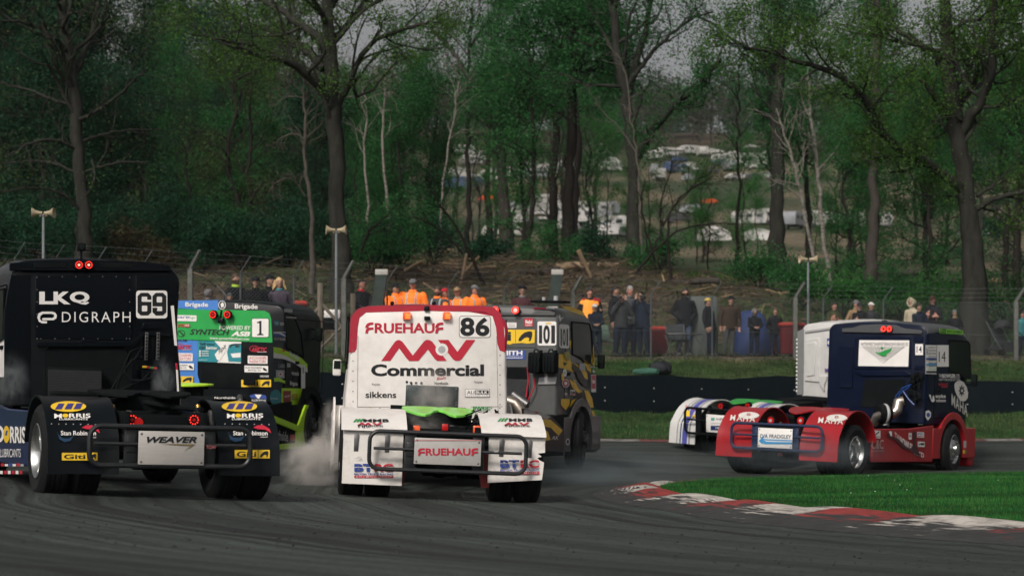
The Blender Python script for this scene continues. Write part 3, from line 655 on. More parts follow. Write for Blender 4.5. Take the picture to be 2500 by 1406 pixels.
def skid_plate(T, w, m, z=1.06, y0=.35, tilt=.14, thick=.035, name='skid_plate'):
    k = w/.96; P = [(-.48, .22), (-.3, .27), (-.1, .28), (0, .24), (.1, .28), (.3, .27), (.48, .22), (.49, .12), (.44, -.06), (.3, -.28), (.2, -.34), (.13, -.26), (.07, -.05), (0, .04), (-.07, -.05), (-.13, -.26), (-.2, -.34), (-.3, -.28), (-.44, -.06), (-.49, .12)]
    b = MB(); b.prism([(x*k, y) for x, y in P], lambda u, v, d: Vector((u, y0+v, z+v*tilt+d)), 0, thick, m); o = T.put(b, name, bevel=.008, smooth=30)
    p = MB(); p.box(-.42, .42, y0-.05, y0+.1, .95, z-.01, MBLK); p.cyl((-.45, y0+.22, z-.02), (.45, y0+.22, z-.02), .03, MBLK); p.build('pivot', o); return o
def arch_panel(T, name, x, side, yc, zc, ri, ro, y0, y1, zb, zt, m, t=.03):
    P = [(y0, zb), (y0, zt)]; n = 16; a0 = math.asin(min(.99, (zt-zc)/ro))
    P += [(yc+ro*math.cos(a), zc+ro*math.sin(a)) for a in [math.pi-a0+(a0*2-math.pi)*i/n for i in range(n+1)]]
    P += [(y1, zt), (y1, zb)]; b0 = math.asin((zb-zc)/ri) if abs(zb-zc) < ri else 0
    P += [(yc+ri*math.cos(a), zc+ri*math.sin(a)) for a in [b0+(math.pi-2*b0)*i/n for i in range(n+1)]]
    b = MB(); b.prism(P, lambda u, v, d: Vector((side*(x+d), u, v)), 0, t, m)
    b.loft([[Vector((side*xx, yc+ri*math.cos(a), zc+ri*math.sin(a))) for a in [b0+(math.pi-2*b0)*i/n for i in range(n+1)]]+[Vector((side*xx, yc+(ri+.02)*math.cos(a), zc+(ri+.02)*math.sin(a))) for a in [math.pi-b0-(math.pi-2*b0)*i/n for i in range(n+1)]] for xx in (x-.4, x)], m)
    return T.put(b, name, smooth=35, bevel=.008)
def mirror(T, side, y=5.15, z=1.9, w=1.2, m=None, s_=1.):
    b = MB(); b.tube([(side*(w-.02), y, z+.1), (side*(w+.09), y+.03, z+.08)], .012, MBLK, 6); b.tube([(side*(w-.02), y, z-.1), (side*(w+.09), y+.03, z-.07)], .012, MBLK, 6)
    b.rbox((side*(w+.13), y+.05, z), (.13*s_, .09, .25*s_), .03, m or MBLK); o = T.put(b, 'mirror')
    g = MB(); g.box(side*(w+.13)-.05*s_, side*(w+.13)+.05*s_, y+.0, y+.004, z-.02*s_, z+.105*s_, GLASS); g.build('mirror_glass', o)
def side_window(T, side, w, P, m=None):    # P in (y, z)
    b = MB(); b.prism(P, lambda u, v, d: Vector((side*(w+d), u, v)), .002, .012, GLASS); o = T.put(b, 'side_window', smooth=0)
    f = MB(); cy = sum(p[0] for p in P)/len(P); cz = sum(p[1] for p in P)/len(P); Q = [Vector((side*(w+.012), p[0], p[1])) for p in P]; f.tube(Q, .014, MBLK, 6, closed=True); f.build('window_seal', o)
def door(T, side, w, y0, y1, z0, z1, m):
    b = MB(); g = .006
    for a, c in (((y0, z0), (y0, z1)), ((y0, z1), (y1, z1)), ((y1, z1), (y1, z0)), ((y1, z0), (y0, z0))):
        b.tube([(side*(w+.001), a[0], a[1]), (side*(w+.001), c[0], c[1])], .007, MBLK, 6)
    o = T.put(b, 'door'); h = MB(); h.rbox((side*(w+.02), y0+.14, z0+.55), (.03, .16, .05), .01, MBLK); h.build('handle', o)
def common(T, w=1.15, z0=.95, zt=2.75, m=BLK, yb=3.2, bumper=None, yf=5.3, arch=None, steer=0., frontrim='convex', rw=1.115, fw=1.10, skirt=None, rimm=None, win=None, mirm=None, ax=1.19, mz=1.9, rimf=None, bz=.26, my=5.15):
    chassis(T)
    for s_ in (-1, 1):
        wheel(T, s_*rw, 0, s_, True, rimm, 0, 'dish'); wheel(T, s_*fw, 4.3, s_, False, rimf or rimm, steer, frontrim)
        arch_panel(T, 'front_wing', ax, s_, 4.3, .5, .60, .74, 3.35, 5.38, .32, .92, arch or m)
        mirror(T, s_, y=my, w=w, m=mirm, z=mz); side_window(T, s_, w, win or [(3.7, 1.78), (3.7, 2.4), (4.7, 2.4), (5.0, 1.82), (4.5, 1.7)])
        door(T, s_, w, 3.6, 5.08, 1.12, 2.45, m)
    b = MB(); b.box(-1.19, 1.19, yf-.18, yf+.12, bz, .92, bumper or arch or m, .06); o = T.put(b, 'front_bumper')
    h = MB()
    for s_ in (-1, 1): h.rbox((s_*.9, yf+.125, .62), (.32, .03, .16), .02, GLASS)
    h.build('headlight', o)
    b = MB(); b.prism([(-w*.86, 1.55), (w*.86, 1.55), (w*.80, 2.4), (-w*.80, 2.4)], lambda u, v, d: Vector((u, yf+.02-(v-1.55)*.16+d, v)), 0, .03, GLASS); T.put(b, 'windscreen')
    b = MB(); b.box(-.95, .95, yf-.05, yf+.05, 1.05, 1.45, MBLK, .02)
    for i in range(6): b.box(-.9, .9, yf+.05, yf+.065, 1.09+i*.06, 1.115+i*.06, STEEL)
    T.put(b, 'front_grille')
    if skirt:
        for s_ in (-1, 1):
            b = MB(); b.prism([(.72, .30), (3.38, .26), (3.38, .98), (2.3, .92), (.8, .92)], lambda u, v, d: Vector((s_*(1.16+d), u, v)), 0, .05, skirt); T.put(b, 'side_skirt', bevel=.012)
def roof_camera(T, x, y, z):
    b = MB(); b.rbox((x, y, z+.13), (.1, .09, .1), .015, MBLK); b.cyl((x, y, z-.02), (x, y, z+.09), .015, MBLK); b.tube([(x, y, z+.1), (x+.12, y-.02, z+.08), (x+.2, y, z+.02)], .006, MBLK, 5); b.lathe([(0, 0), (.03, 0), (.03, .02), (0, .02)], (x, y-.066, z+.13), (0, 1, 0), GLASS, 12); T.put(b, 'roof_camera')
def pbox(T, name, px0, py0, px1, py1, y, depth, m, zf=None, bevel=.01, parent=None, build=True):
    """box whose rear face covers the given photo pixels on the plane y, reaching `depth` forwards"""
    f = zf or (lambda p: p); a = T.hit(1, y, *f((px0, py1))); c = T.hit(1, y, *f((px1, py0)))
    b = MB(); b.box(a.x, c.x, y, y+depth, a.z, c.z, m, bevel)
    return b.build(name, parent or T.root) if build else b
def horse(D, x0, y0, x1, y1, m):     # stylised running head emblem
    P = [(0, 1), (.05, .7), (.22, .38), (.45, .12), (.72, .0), (.95, .02), (1, .2), (.97, .55), (.88, 1), (.74, 1), (.78, .72), (.62, .6), (.45, .68), (.3, .85), (.2, 1)]
    D.poly([(x0+(x1-x0)*a, y0+(y1-y0)*b) for a, b in P], m)
def giti(D, x0, y0, x1, y1, ym, split=.62, part='both'):
    w_ = x1-x0
    D.rect(x0, y0, x1, y1, ym); h = y1-y0
    D.text(x0+w_*.06, y0+h*.2, x0+w_*split-w_*.05, y1-h*.18, 'Giti', BLACKV, .04)
    D.rect(x0+w_*split, y0, x0+w_*split+w_*.012, y1, BLACKV); horse(D, x0+w_*(split+.06), y0+h*.15, x1-w_*.04, y1-h*.14, BLACKV)
# ================================================================ TRUCKS
# ---- white truck, number 86
def truck86():
    T = Truck('white racing truck with red cab edges and number 86, smoke at its left wheel', -.94, 26.0, -.102, .04, -.02, 'trucks racing round the bend')
    z = zoomf(780, 700, 2.51)
    WP = mat('white_truck_paint', (.84, .81, .77), .38, var=.06, scale=2.6, dirt=.28, dirtcol=(.30, .27, .23), coat=.2, dlo=.46)
    FP = mat('grimy_white_panel', (.74, .71, .67), .55, var=.08, scale=4, dirt=.55, dirtcol=(.16, .15, .14), dlo=.47)
    RP = mat('crimson_paint', (.42, .022, .045), .35, var=.1, scale=3, dirt=.25, coat=.3)
    w = 1.13; zr = T.hit(1, 3.2, *z((210, 400))).z
    cab_shell(T, w=w, z0=.92, zt=2.60, r=.24, crown=.07, m=WP, flare=.035, paint=lambda c: RP if c.z > zr and c.y > 3.201 else None)
    common(T, w=w, z0=.92, zt=2.60, m=WP, steer=-.06, mirm=WP, mz=1.68, fw=1.18, ax=1.28, rimf=mat('black_rim', (.03, .03, .03), .5, .4))
    D = Decal(T, ('back', 3.2), zf=z, d0=.002)
    D.poly([(180, 404), (215, 400), (228, 380), (235, 250), (246, 190), (285, 158), (640, 148), (1015, 155), (1060, 180), (1082, 250), (1090, 350), (1104, 390), (1138, 402), (1130, 250), (1112, 165), (1070, 126), (1000, 117), (650, 112), (300, 118), (235, 140), (200, 182), (186, 300)], RP)
    D.done('red_surround')
    D = Decal(T, ('back', 3.2), zf=z); D.rect(855, 178, 1050, 312, BLACKV, 18); D.rect(858, 181, 1047, 309, WHITE, 16); D.text(862, 188, 950, 303, '8', BLACKV, .06); D.text(955, 188, 1042, 303, '6', BLACKV, .06); D.done('race_number')
    D = Decal(T, ('back', 3.2), zf=z)
    D.text(338, 222, 705, 284, 'RUEHAU', REDV, .05)
    for ox in (0, 428):
        D.poly([(280+ox, 252), (283+ox, 236), (296+ox, 222), (315+ox, 218), (330+ox, 218), (330+ox, 232), (312+ox, 233), (302+ox, 240), (297+ox, 252)], REDV)
        D.poly([(280+ox, 285), (283+ox, 262), (298+ox, 250), (330+ox, 248), (330+ox, 262), (306+ox, 264), (298+ox, 272), (297+ox, 285)], REDV)
    D.done('lettering')
    D = Decal(T, ('back', 3.2), zf=z)
    D.poly([(378, 454), (462, 336), (478, 326), (492, 326), (508, 336), (570, 418), (572, 430), (560, 454), (548, 452), (535, 440), (488, 376), (434, 454)], REDV)
    D.poly([(545, 454), (640, 334), (655, 325), (672, 325), (690, 335), (780, 454), (722, 454), (706, 442), (664, 384), (606, 454)], REDV)
    D.poly([(725, 325), (790, 325), (845, 398), (898, 325), (955, 325), (872, 442), (855, 453), (834, 453), (818, 444)], REDV)
    D.oval(711, 346, 788, 422, WHITE); D.oval(727, 363, 772, 407, GREYV); D.done('emblem')
    D = Decal(T, ('back', 3.2), zf=z); D.text(316, 474, 1008, 547, 'Commercial', BLACKV, .06); D.done('lettering')
    D = Decal(T, ('back', 3.2), zf=z)
    D.text(282, 642, 470, 680, 'sikkens', BLACKV, .03); D.text(718, 552, 775, 574, 'Milwaukee', REDV, .01, .3, sk=-10); D.text(705, 582, 788, 599, 'Northside', BLACKV, .03); D.text(720, 601, 775, 605, 'TRUCK & VAN', GREYV)
    D.text(320, 590, 372, 606, 'Photography', BLACKV, 0, .3); D.text(948, 576, 1000, 592, 'Photography', BLACKV, 0, .3)
    D.rect(892, 625, 1042, 676, BLACKV); D.rect(894, 627, 1040, 674, WHITE); D.text(904, 636, 948, 657, 'ALI', BLACKV, .01); D.rect(952, 633, 1036, 659, BLACKV); D.text(957, 637, 1031, 656, 'BULK', WHITE, .03); D.text(904, 662, 1032, 671, 'SYSTEMS LTD', GREYV, 0, space=1.4)
    D.text(940, 732, 1048, 753, 'BWOC', GREENV, .05)
    for i in range(4): D.oval(976+i*9, 755, 982+i*9, 761, GREENV)
    D.poly([(288, 740), (313, 740), (315, 752), (301, 762), (287, 752)], YELV); D.text(290, 745, 312, 753, 'NAPA', BLUEV, .05); D.text(276, 772, 327, 781, 'AUTO PARTS', BLACKV, .03)
    D.poly([(338, 747), (349, 747), (358, 762), (355, 770)], BLUEV); D.poly([(376, 747), (366, 747), (353, 769), (358, 770)], REDV); D.text(338, 773, 379, 780, 'Valvoline', BLACKV, .02)
    D.text(943, 801, 1052, 822, 'NXR', REDV, .08); D.done('sticker')
    D = Decal(T, ('back', 3.2), zf=z)
    for x, y in ((535, 583), (561, 588), (592, 590), (625, 590)): D.oval(x-8, y-8, x+8, y+8, BLACKV)
    D.rect(560, 590, 568, 604, BLACKV); D.rect(588, 592, 598, 606, GREYV); D.done('vent_hole')
    # seams of the back panel
    s_ = MB()
    for (a, b_) in (((236, 300), (232, 735)), ((1085, 300), (1094, 780)), ((232, 735), (430, 735)), ((930, 733), (1120, 733))):
        p, q = T.hit(1, 3.2, *z(a)), T.hit(1, 3.2, *z(b_)); s_.tube([(p.x, 3.197, p.z), (q.x, 3.197, q.z)], .004, mat('panel_seam', (.32, .30, .28), .6), 5)
    T.put(s_, 'panel_seam')
    s_ = MB()
    for x, y in [(250+i*60, 742) for i in range(3)]+[(955+i*50, 742) for i in range(4)]+[(205, 330+i*62) for i in range(8)]+[(1106, 420+i*60) for i in range(6)]:
        p = T.hit(1, 3.2, *z((x, y))); s_.ball((p.x, 3.198, p.z), (.009, .005, .009), STEEL, 7, 4)
    T.put(s_, 'rivet')['kind'] = 'stuff'
    o = pbox(T, 'dark_opening_panel', 525, 612, 852, 738, 3.175, .03, mat('sooty_panel', (.02, .035, .035), .35, var=.5, scale=5, dirt=.7, dirtcol=(.12, .12, .11)), z)  # flat dark panel set where the engine opening is
    b = MB()
    for x, y in ((540, 708), (838, 708), (540, 725), (838, 725), (540, 625), (838, 625)):
        p = T.hit(1, 3.17, *z((x, y))); b.ball((p.x, 3.17, p.z), (.012, .006, .012), STEEL, 8, 4)
    b.build('rivet', o)['kind'] = 'stuff'
    pbox(T, 'dark_opening_panel', 430, 741, 900, 860, 3.16, .03, MBLK, z)  # no recess here: the shade of the opening is this panel's black
    b = MB()
    for i in range(5): b.tube([T.hit(1, 3.1, *z((445+i*9, 750))), T.hit(1, 3.1, *z((450+i*8, 808)))], .012, STEEL if i == 1 else MBLK, 6)
    T.put(b, 'hose')
    for x in (535, 780):
        o = pbox(T, 'brake_light', x-25, 155, x+24, 200, 3.13, .07, LAMPO, z, .012); pbox(T, 'lit_lens', x-10, 163, x+22, 196, 3.12, .012, LAMPOL, z, .004, parent=o)
    pbox(T, 'rear_camera', 642, 181, 680, 203, 3.13, .08, BLK, z); pbox(T, 'aerial_base', 641, 118, 673, 148, 3.16, .3, BLK, z)
    for x, zz in ((445, 2.60), (700, 2.66)):
        p = T.hit(1, 3.35, *z((x, 118))); b = MB(); b.cyl((p.x, 3.35, p.z-.06), (p.x, 3.35, p.z+.05), .02, BLK); b.ball((p.x, 3.35, p.z+.04), .03, BLK); T.put(b, 'aerial')
    # rear wings: tilted flat tops with a panel hanging down behind the tyres
    for s_, name in ((-1, 0), (1, 0)):
        x0, x1 = (.60*s_, 1.27*s_) if s_ > 0 else (-1.27, -.42)
        x0, x1 = (-1.27, -.46) if s_ < 0 else (.46, 1.27)
        P = [(.70, .62), (.66, .88), (.52, 1.06), (.30, 1.11), (.0, 1.10), (-.30, 1.03), (-.62, .90), (-.66, .885), (-.66, .86)]
        top = sheet_prof(T, 'rear_wing', P, x0, x1, WP, .022)
        xf = (-1.24, -.50) if s_ < 0 else (.56, 1.27)
        b = MB(); q = [(xf[0], .20), (xf[1], .195 if s_ < 0 else .33), (xf[1], .87), (xf[0], .87)]
        if s_ > 0: q = [(xf[0], .27), (xf[1]-.03, .33), (xf[1]-.01, .55), (xf[1]-.06, .57), (xf[1]-.10, .60), (xf[1]-.04, .62), (xf[1]-.09, .655), (xf[1], .67), (xf[1]-.01, .87), (xf[0], .87)]
        b.prism(q, lambda u, v, d: Vector((u, -.62-.10*(.87-v)+d, v)), 0, .02, FP); b.box(xf[0] if s_ < 0 else xf[1]-.02, xf[0]+.02 if s_ < 0 else xf[1], -.62, .1, .75, .9, WP); T.put(b, 'mud_flap', bevel=.004)
        b = MB()
        for xx in (xf[0]+.16, xf[1]-.2): b.box(xx-.028, xx+.028, -.652, -.64, .60, .82, STEEL, .003)
        T.put(b, 'flap_strap')
        bv = bvh_of(top); dx = 0 if s_ < 0 else 900
        D = Decal(T, ('back', -.6), bv, zf=z, d0=.006)
        D.text(228+dx*.978 if s_ > 0 else 268, 812, 1305 if s_ > 0 else 425, 831, 'MMB', BLACKV, .05) if s_ < 0 else D.text(1160, 808, 1305, 828, 'MMB', BLACKV, .05)
        X0 = 205 if s_ < 0 else 1090
        for i in range(3): D.poly([(X0+i*19, 831-(0 if s_ < 0 else 4)), (X0+12+i*19, 831-(0 if s_ < 0 else 4)), (X0+30+i*19, 812-(0 if s_ < 0 else 4)), (X0+18+i*19, 812-(0 if s_ < 0 else 4))], GREENV)
        X1 = 228 if s_ < 0 else 1128
        for P_ in ([(0, 20), (28, 2), (36, 2), (52, 14), (66, 2), (74, 2), (92, 20), (78, 20), (68, 12), (56, 20), (46, 20), (32, 10), (14, 20)], [(92, 2), (108, 2), (122, 14), (144, 2), (160, 2), (128, 20), (116, 20)]):
            D.poly([(X1+a, 834+b_*.95) for a, b_ in P_], REDV)
        D.text(X1+8, 850, X1+160, 861, 'Finance', BLACKV, .04)
        D.done('sticker')
        D = Decal(T, ('back', -.68), zf=z); X2, Y2 = (213, 1083) if s_ < 0 else (1107, 1060)
        D.text(X2, Y2, X2+118, Y2+48, 'BT', BLUEV, .07); D.text(X2+124, Y2, X2+238, Y2+48, 'RC', REDV, .07); D.rect(X2, Y2+20, X2+238, Y2+23, WHITE)
        D.text(X2, Y2+56, X2+238, Y2+69, 'BRITISH TRUCK RACING', BLUEV, .04); D.rect(X2, Y2+72, X2+238, Y2+86, REDV); D.text(X2+10, Y2+75, X2+228, Y2+83, 'CHAMPIONSHIP', WHITE, .01, space=1.5)
        if s_ < 0: D.text(220, 1038, 256, 1054, 'JP', GREYV, 0, .4); D.rect(212, 1049, 260, 1051, GREYV)
        D.done('sticker')
    for s_ in (-1, 1):
        b = MB(); P = [(4.3+(.66+.03*math.sin(rad(a)*2))*math.cos(rad(a)), .48+.64*math.sin(rad(a))) for a in range(4, 186, 13)]+[(3.62, .30)]
        xa, xb = (1.02, 1.33); rings = [[Vector((s_*x, y, z_-.10*max(0, (x-1.26)/.07)**2)) for y, z_ in P] for x in (xa, 1.1, 1.2, 1.26, 1.30, xb)]
        b.loft(rings, WP, closed=False, caps=False); o = T.put(b, 'front_wing', smooth=60); sm = o.modifiers.new('thickness', 'SOLIDIFY'); sm.thickness = .02
    skid_plate(T, .93, mat('lime_green_plastic', (.22, .72, .10), .35, var=.1, coat=.3, dirt=.2), z=1.10, y0=.5, tilt=.16)
    p = [T.hit(1, -.86, *z(q)) for q in ((577, 1083), (993, 938), (302, 1113), (1272, 918))]
    SB = mat('grey_board', (.42, .41, .39), .5, var=.06, dirt=.2)
    rear_bar(T, p[2].x, p[3].x, p[2].z, p[3].z, -.82, mat('satin_black_tube', (.014, .016, .018), .4, dirt=.4, scale=8), .026, (p[0].x, p[1].x, p[0].z, p[1].z), SB)
    D = Decal(T, ('back', -.866), zf=z); D.text(650, 988, 925, 1032, 'RUEHAU', REDV, .05)
    for ox in (0, 326):
        D.poly([(603+ox, 1010), (606+ox, 996), (618+ox, 988), (645+ox, 987), (645+ox, 997), (624+ox, 998), (618+ox, 1003), (616+ox, 1010)], REDV); D.poly([(603+ox, 1033), (606+ox, 1015), (618+ox, 1008), (645+ox, 1007), (645+ox, 1017), (624+ox, 1018), (617+ox, 1024), (616+ox, 1033)], REDV)
    D.rect(577, 938, 993, 941, REDV); D.done('lettering')
    D = Decal(T, ('back', -.85), zf=z)
    for x in (448, 1068): D.text(x, 1004, x+26, 1012, 'TOW', WHITE, .03)
    D.done('lettering')
    for x0 in (570, 942): pbox(T, 'tail_light', x0, 851, x0+48, 900, -.55, .08, LAMPO, z, .012)
    pbox(T, 'rain_light', 750, 840, 790, 880, -.56, .05, LAMPR, z); pbox(T, 'light_bar', 560, 896, 1000, 912, -.55, .06, MBLK, z)
    for a in ((480, 935, 560, 990), (1010, 935, 1085, 990)): pbox(T, 'air_valve', *a, -.6, .15, MBLK, z, .02)
    RB = mat('red_bracket', (.25, .02, .02), .5, dirt=.5)
    for x in (-.52, .55): b = MB(); b.prism([(x-.12, .62), (x+.14, .62), (x+.04, .2), (x-.05, .2)], lambda u, v, d: Vector((u, -.5+d, v)), 0, .1, RB); T.put(b, 'tow_bracket')
    b = MB(); r = random.Random(3)
    for i in range(16):
        a = Vector((.45+r.random()*.3, .1+r.random()*.5, .95+r.random()*.12)); b.tube([a, a+Vector((r.uniform(-.1, .1), r.uniform(-.1, .1), .1)), a+Vector((r.uniform(-.2, .2), r.uniform(-.3, .3), .02)), a+Vector((r.uniform(-.3, .3), r.uniform(-.4, .4), -.15))], .011, MBLK, 6)
    T.put(b, 'air_line'); return T
# ---- black truck, number 69
def truck69():
    T = Truck('glossy black racing truck with number 69 and yellow oval logos on its rear wings', -3.98, 22.55, -.40, .025, -.02, 'trucks racing round the bend')
    z = zoomf(0, 560, 2.0086); w = 1.05
    WS = mat('white_side_film', (.72, .70, .67), .4, var=.06, dirt=.2)
    BP = mat('gloss_black_paint', (.0018, .0035, .0055), .22, var=.2, scale=3, coat=.05, spec=.22, dirt=.2, dirtcol=(.03, .03, .03))
    cab_shell(T, w=w, z0=.95, zt=2.80, r=.2, crown=.05, flare=.06, m=BP, paint=lambda c: WS if abs(c.x) > w*.99 and 1.35 < c.z < 2.2 and c.y > 3.3 else None)
    BL = mat('navy_film', (.008, .018, .085), .3, var=.2, coat=.3)
    common(T, w=w, z0=.95, zt=2.80, m=BP, skirt=BL, steer=.12)
    # raised panels, channels and ribs of the back of the cab
    def raised(n_, P, m, d=.018):
        Q = [T.hit(1, 3.2, *z(q)) for q in P]; b = MB(); b.prism([(q.x, q.z) for q in Q], lambda u, v, dd: Vector((u, 3.2-dd, v)), -.01, d, m); return T.put(b, n_, bevel=.006)
    raised('roof_rail', [(45, 165), (150, 158), (330, 152), (500, 152), (700, 160), (830, 178), (838, 205), (45, 203)], BP, .05)
    raised('back_panel', [(172, 226), (645, 226), (645, 545), (172, 530)], mat('gloss_black_panel', (.0018, .0035, .006), .14, var=.1, coat=.08, spec=.3), .02)
    for P in ([(160, 165), (330, 165), (320, 190), (170, 190)], [(480, 165), (650, 168), (650, 192), (500, 192)]): raised('roof_slot', P, MBLK, .056)
    raised('back_panel', [(50, 225), (150, 225), (150, 820), (20, 820), (20, 400)], BP, .012); raised('back_panel', [(665, 225), (830, 230), (840, 520), (665, 520)], BP, .012)
    raised('back_panel', [(700, 458), (805, 458), (800, 488), (690, 488)], BP, .035); raised('back_panel', [(690, 262), (795, 262), (790, 292), (697, 292)], BP, .03)
    raised('back_panel', [(240, 575), (600, 575), (650, 640), (650, 830), (215, 830), (215, 600)], MBLK, .01); raised('cross_rib', [(180, 548), (645, 548), (700, 505), (830, 515), (830, 525), (705, 520), (655, 575), (180, 575)], BP, .05)
    raised('back_panel', [(380, 555), (400, 540), (460, 540), (480, 555)], BP, .055)
    led_ring(T, *[getattr(T.hit(1, 3.13, *z((385, 175))), k) for k in 'xyz'], .054, name='brake_light', white=True); led_ring(T, *[getattr(T.hit(1, 3.13, *z((433, 175))), k) for k in 'xyz'], .054, name='brake_light', white=True)
    p = T.hit(1, 3.4, *z((398, 130))); roof_camera(T, p.x, 3.4, p.z-.02)
    D = Decal(T, ('back', 3.18), zf=z); 
    for x0, x1, t in ((192, 262, 'L'), (262, 345, 'K'), (342, 438, 'Q')): D.text(x0, 305, x1, 367 if t != 'Q' else 369, t, WHITE, .08)
    D.text(303, 404, 640, 455, 'DIGRAPH', WHITE, -.004, space=1.25, sk=0)
    D.poly([(182, 431), (188, 412), (205, 403), (255, 403), (270, 408), (278, 420), (276, 436), (262, 445), (210, 445), (204, 440), (210, 434), (256, 434), (265, 428), (263, 417), (250, 414), (210, 414), (198, 424), (195, 438), (202, 448), (230, 450), (230, 460), (205, 460), (190, 452)], WHITE); D.done('lettering')
    D = Decal(T, ('back', 3.185), zf=z); D.rect(667, 300, 820, 436, WHITE, 14)
    def oct_(x0, y0, x1, y1, m, c=16): D.poly([(x0+c, y0), (x1-c, y0), (x1, y0+c), (x1, y1-c), (x1-c, y1), (x0+c, y1), (x0, y1-c), (x0, y0+c)], m)
    oct_(674, 311, 742, 422, BLACKV); oct_(747, 311, 815, 422, BLACKV)
    D.poly([(695, 330), (721, 330), (721, 345), (742, 345), (742, 355), (698, 355), (694, 352)], WHITE); D.rect(695, 374, 721, 402, WHITE, 4); D.rect(768, 330, 794, 358, WHITE, 4); D.poly([(747, 384), (768, 384), (772, 388), (768, 400), (794, 400), (794, 378), (747, 378)], WHITE)
    D.done('race_number')
    for a in (710, 767):
        o = pbox(T, 'step_rail', a, 505, a+18, 640, 3.13, .04, STEEL, z, .003); b = MB()
        for i in range(8):
            p = T.hit(1, 3.126, *z((a+9, 514+i*16.5))); b.lathe([(0, 0), (.013, 0), (.013, .003)], (p.x, 3.126, p.z), (0, 1, 0), MBLK, 10)
        b.build('step_hole', o)
    s_ = MB()
    for x, y in [(182, 236+i*60) for i in range(6)]+[(636, 236+i*60) for i in range(6)]+[(240+i*66, 232) for i in range(6)]+[(200+i*70, 536) for i in range(7)]:
        p = T.hit(1, 3.175, *z((x, y))); s_.ball((p.x, 3.174, p.z), (.008, .005, .008), STEEL, 7, 4)
    T.put(s_, 'rivet')['kind'] = 'stuff'
    o = pbox(T, 'radiator', 230, 683, 503, 842, 3.02, .12, MBLK, z); b = MB()
    for i in range(19):
        p, q = T.hit(1, 3.01, *z((236, 690+i*8))), T.hit(1, 3.01, *z((497, 690+i*8))); b.box(p.x, q.x, 3.005, 3.02, p.z-.008, p.z+.008, mat('fin_metal', (.05, .052, .055), .45, .5))
    b.build('cooling_fins', o)
    b = MB(); r = random.Random(5)
    for P in ([(540, 800), (600, 690), (640, 600), (700, 575), (660, 640)], [(560, 810), (590, 720), (650, 640), (700, 625)], [(585, 790), (680, 745), (740, 730), (765, 690)], [(650, 600), (620, 650), (610, 700), (650, 740), (700, 740), (735, 700)]):
        b.tube([T.hit(1, 3.05-.03*i, *z(q)) for i, q in enumerate(P)], .016, MBLK, 7)
    T.put(b, 'hose'); b = MB()
    for i, m in enumerate((YELV, REDV, GREENV, REDV)):
        p = T.hit(1, 3.1, *z((710+i*16, 674+2*i))); b.rbox((p.x, 3.1, p.z), (.06, .04, .03), .008, m); b.rbox((p.x, 3.12, p.z-.09), (.07, .06, .11), .012, MBLK)
    T.put(b, 'air_coupling')
    P = fender_prof('round')
    SB = mat('wing_black_gloss', (.0025, .0045, .0065), .3, var=.2, scale=3, coat=.06, spec=.25, dirt=.3, dirtcol=(.04, .04, .035))
    for s_ in (-1, 1):
        x0, x1 = (-1.27, -.52) if s_ < 0 else (.56, 1.24)
        o = sheet_prof(T, 'rear_wing', P, x0, x1, SB, .02, bulge=.02, nx=12); bv = bvh_of(o)
        dx = 0 if s_ < 0 else 839
        D = Decal(T, ('back', -.7), bv, zf=z, d0=.010); D.oval(247+dx, 846, 422+dx, 897, YELV)
        for a in ((268, 871), (314, 871), (358, 871)): D.quadgrid([(a[0]+18+dx, a[1]-13), (a[0]+48+dx, a[1]-13), (a[0]+34+dx, a[1]+15), (a[0]+dx, a[1]+15)], mat('indigo_vinyl', (.05, .045, .2), .4))
        D.done('logo_badge')
        D = Decal(T, ('back', -.7), bv, zf=z, d0=.006); q = 6 if s_ > 0 else 8; X0 = 265 if s_ < 0 else 1112
        D.text(X0, 905, X0+38, 927, 'M', WHITE, .03); D.oval(X0+40, 905, X0+70, 924, YELV); D.text(X0+73, 905, X0+178, 926, 'RRIS', WHITE, .03); D.text(X0+24, 928, X0+164, 937, 'LUBRICANTS', WHITE, .03)
        D.text(297 if s_ < 0 else 1142, 990, 470 if s_ < 0 else 1311, 1012, 'Stan Robinson', WHITE, .02); D.text(455 if s_ < 0 else 1275, 1016, 471 if s_ < 0 else 1312, 1023, 'network', WHITE, 0)
        x = 400 if s_ < 0 else 1240; D.poly([(x, 975), (x+20, 964), (x+50, 963), (x+80, 980), (x+90, 1003), (x+60, 985), (x+20, 982)], REDV)
        x = 285 if s_ < 0 else 1122; D.poly([(x-8, 992), (x, 1010), (x+20, 1024), (x+50, 1026), (x+76, 1014), (x+60, 1036), (x+30, 1044), (x+5, 1030)], mat('deep_blue_vinyl', (.015, .05, .11), .4))
        for i in range(7): x = 250+i*36+dx+(0 if s_ < 0 else 12); D.oval(x-3, 955+i, x+3, 960+i, GREYV)
        if s_ < 0: giti(D, 300, 1095, 476, 1132, YELV, .71)
        else: giti(D, 1147, 1082, 1320, 1122, YELV, .66)
        D.done('sticker')
    D = Decal(T, ('back', 3.2), zf=z, d0=.004); D.poly([(836, 375), (852, 373), (868, 570), (855, 568)], WHITE); D.poly([(858, 655), (868, 655), (872, 690), (862, 685)], REDV); D.poly([(862, 686), (872, 690), (878, 800), (868, 800)], WHITE); D.done('edge_stripe', whole=True)
    # left side skirt lettering
    D = Decal(T, ('left', 1.215), zf=z); D.text(-78, 960, 22, 1045, 'MO', WHITE, .05); D.oval(18, 962, 50, 1046, YELV); D.poly([(26, 1008), (33, 985), (41, 985), (36, 1010)], BLUEV); D.text(52, 964, 128, 1046, 'RRIS', WHITE, .05, sk=2); D.text(5, 1075, 105, 1116, 'LUBRICANTS', WHITE, .0)
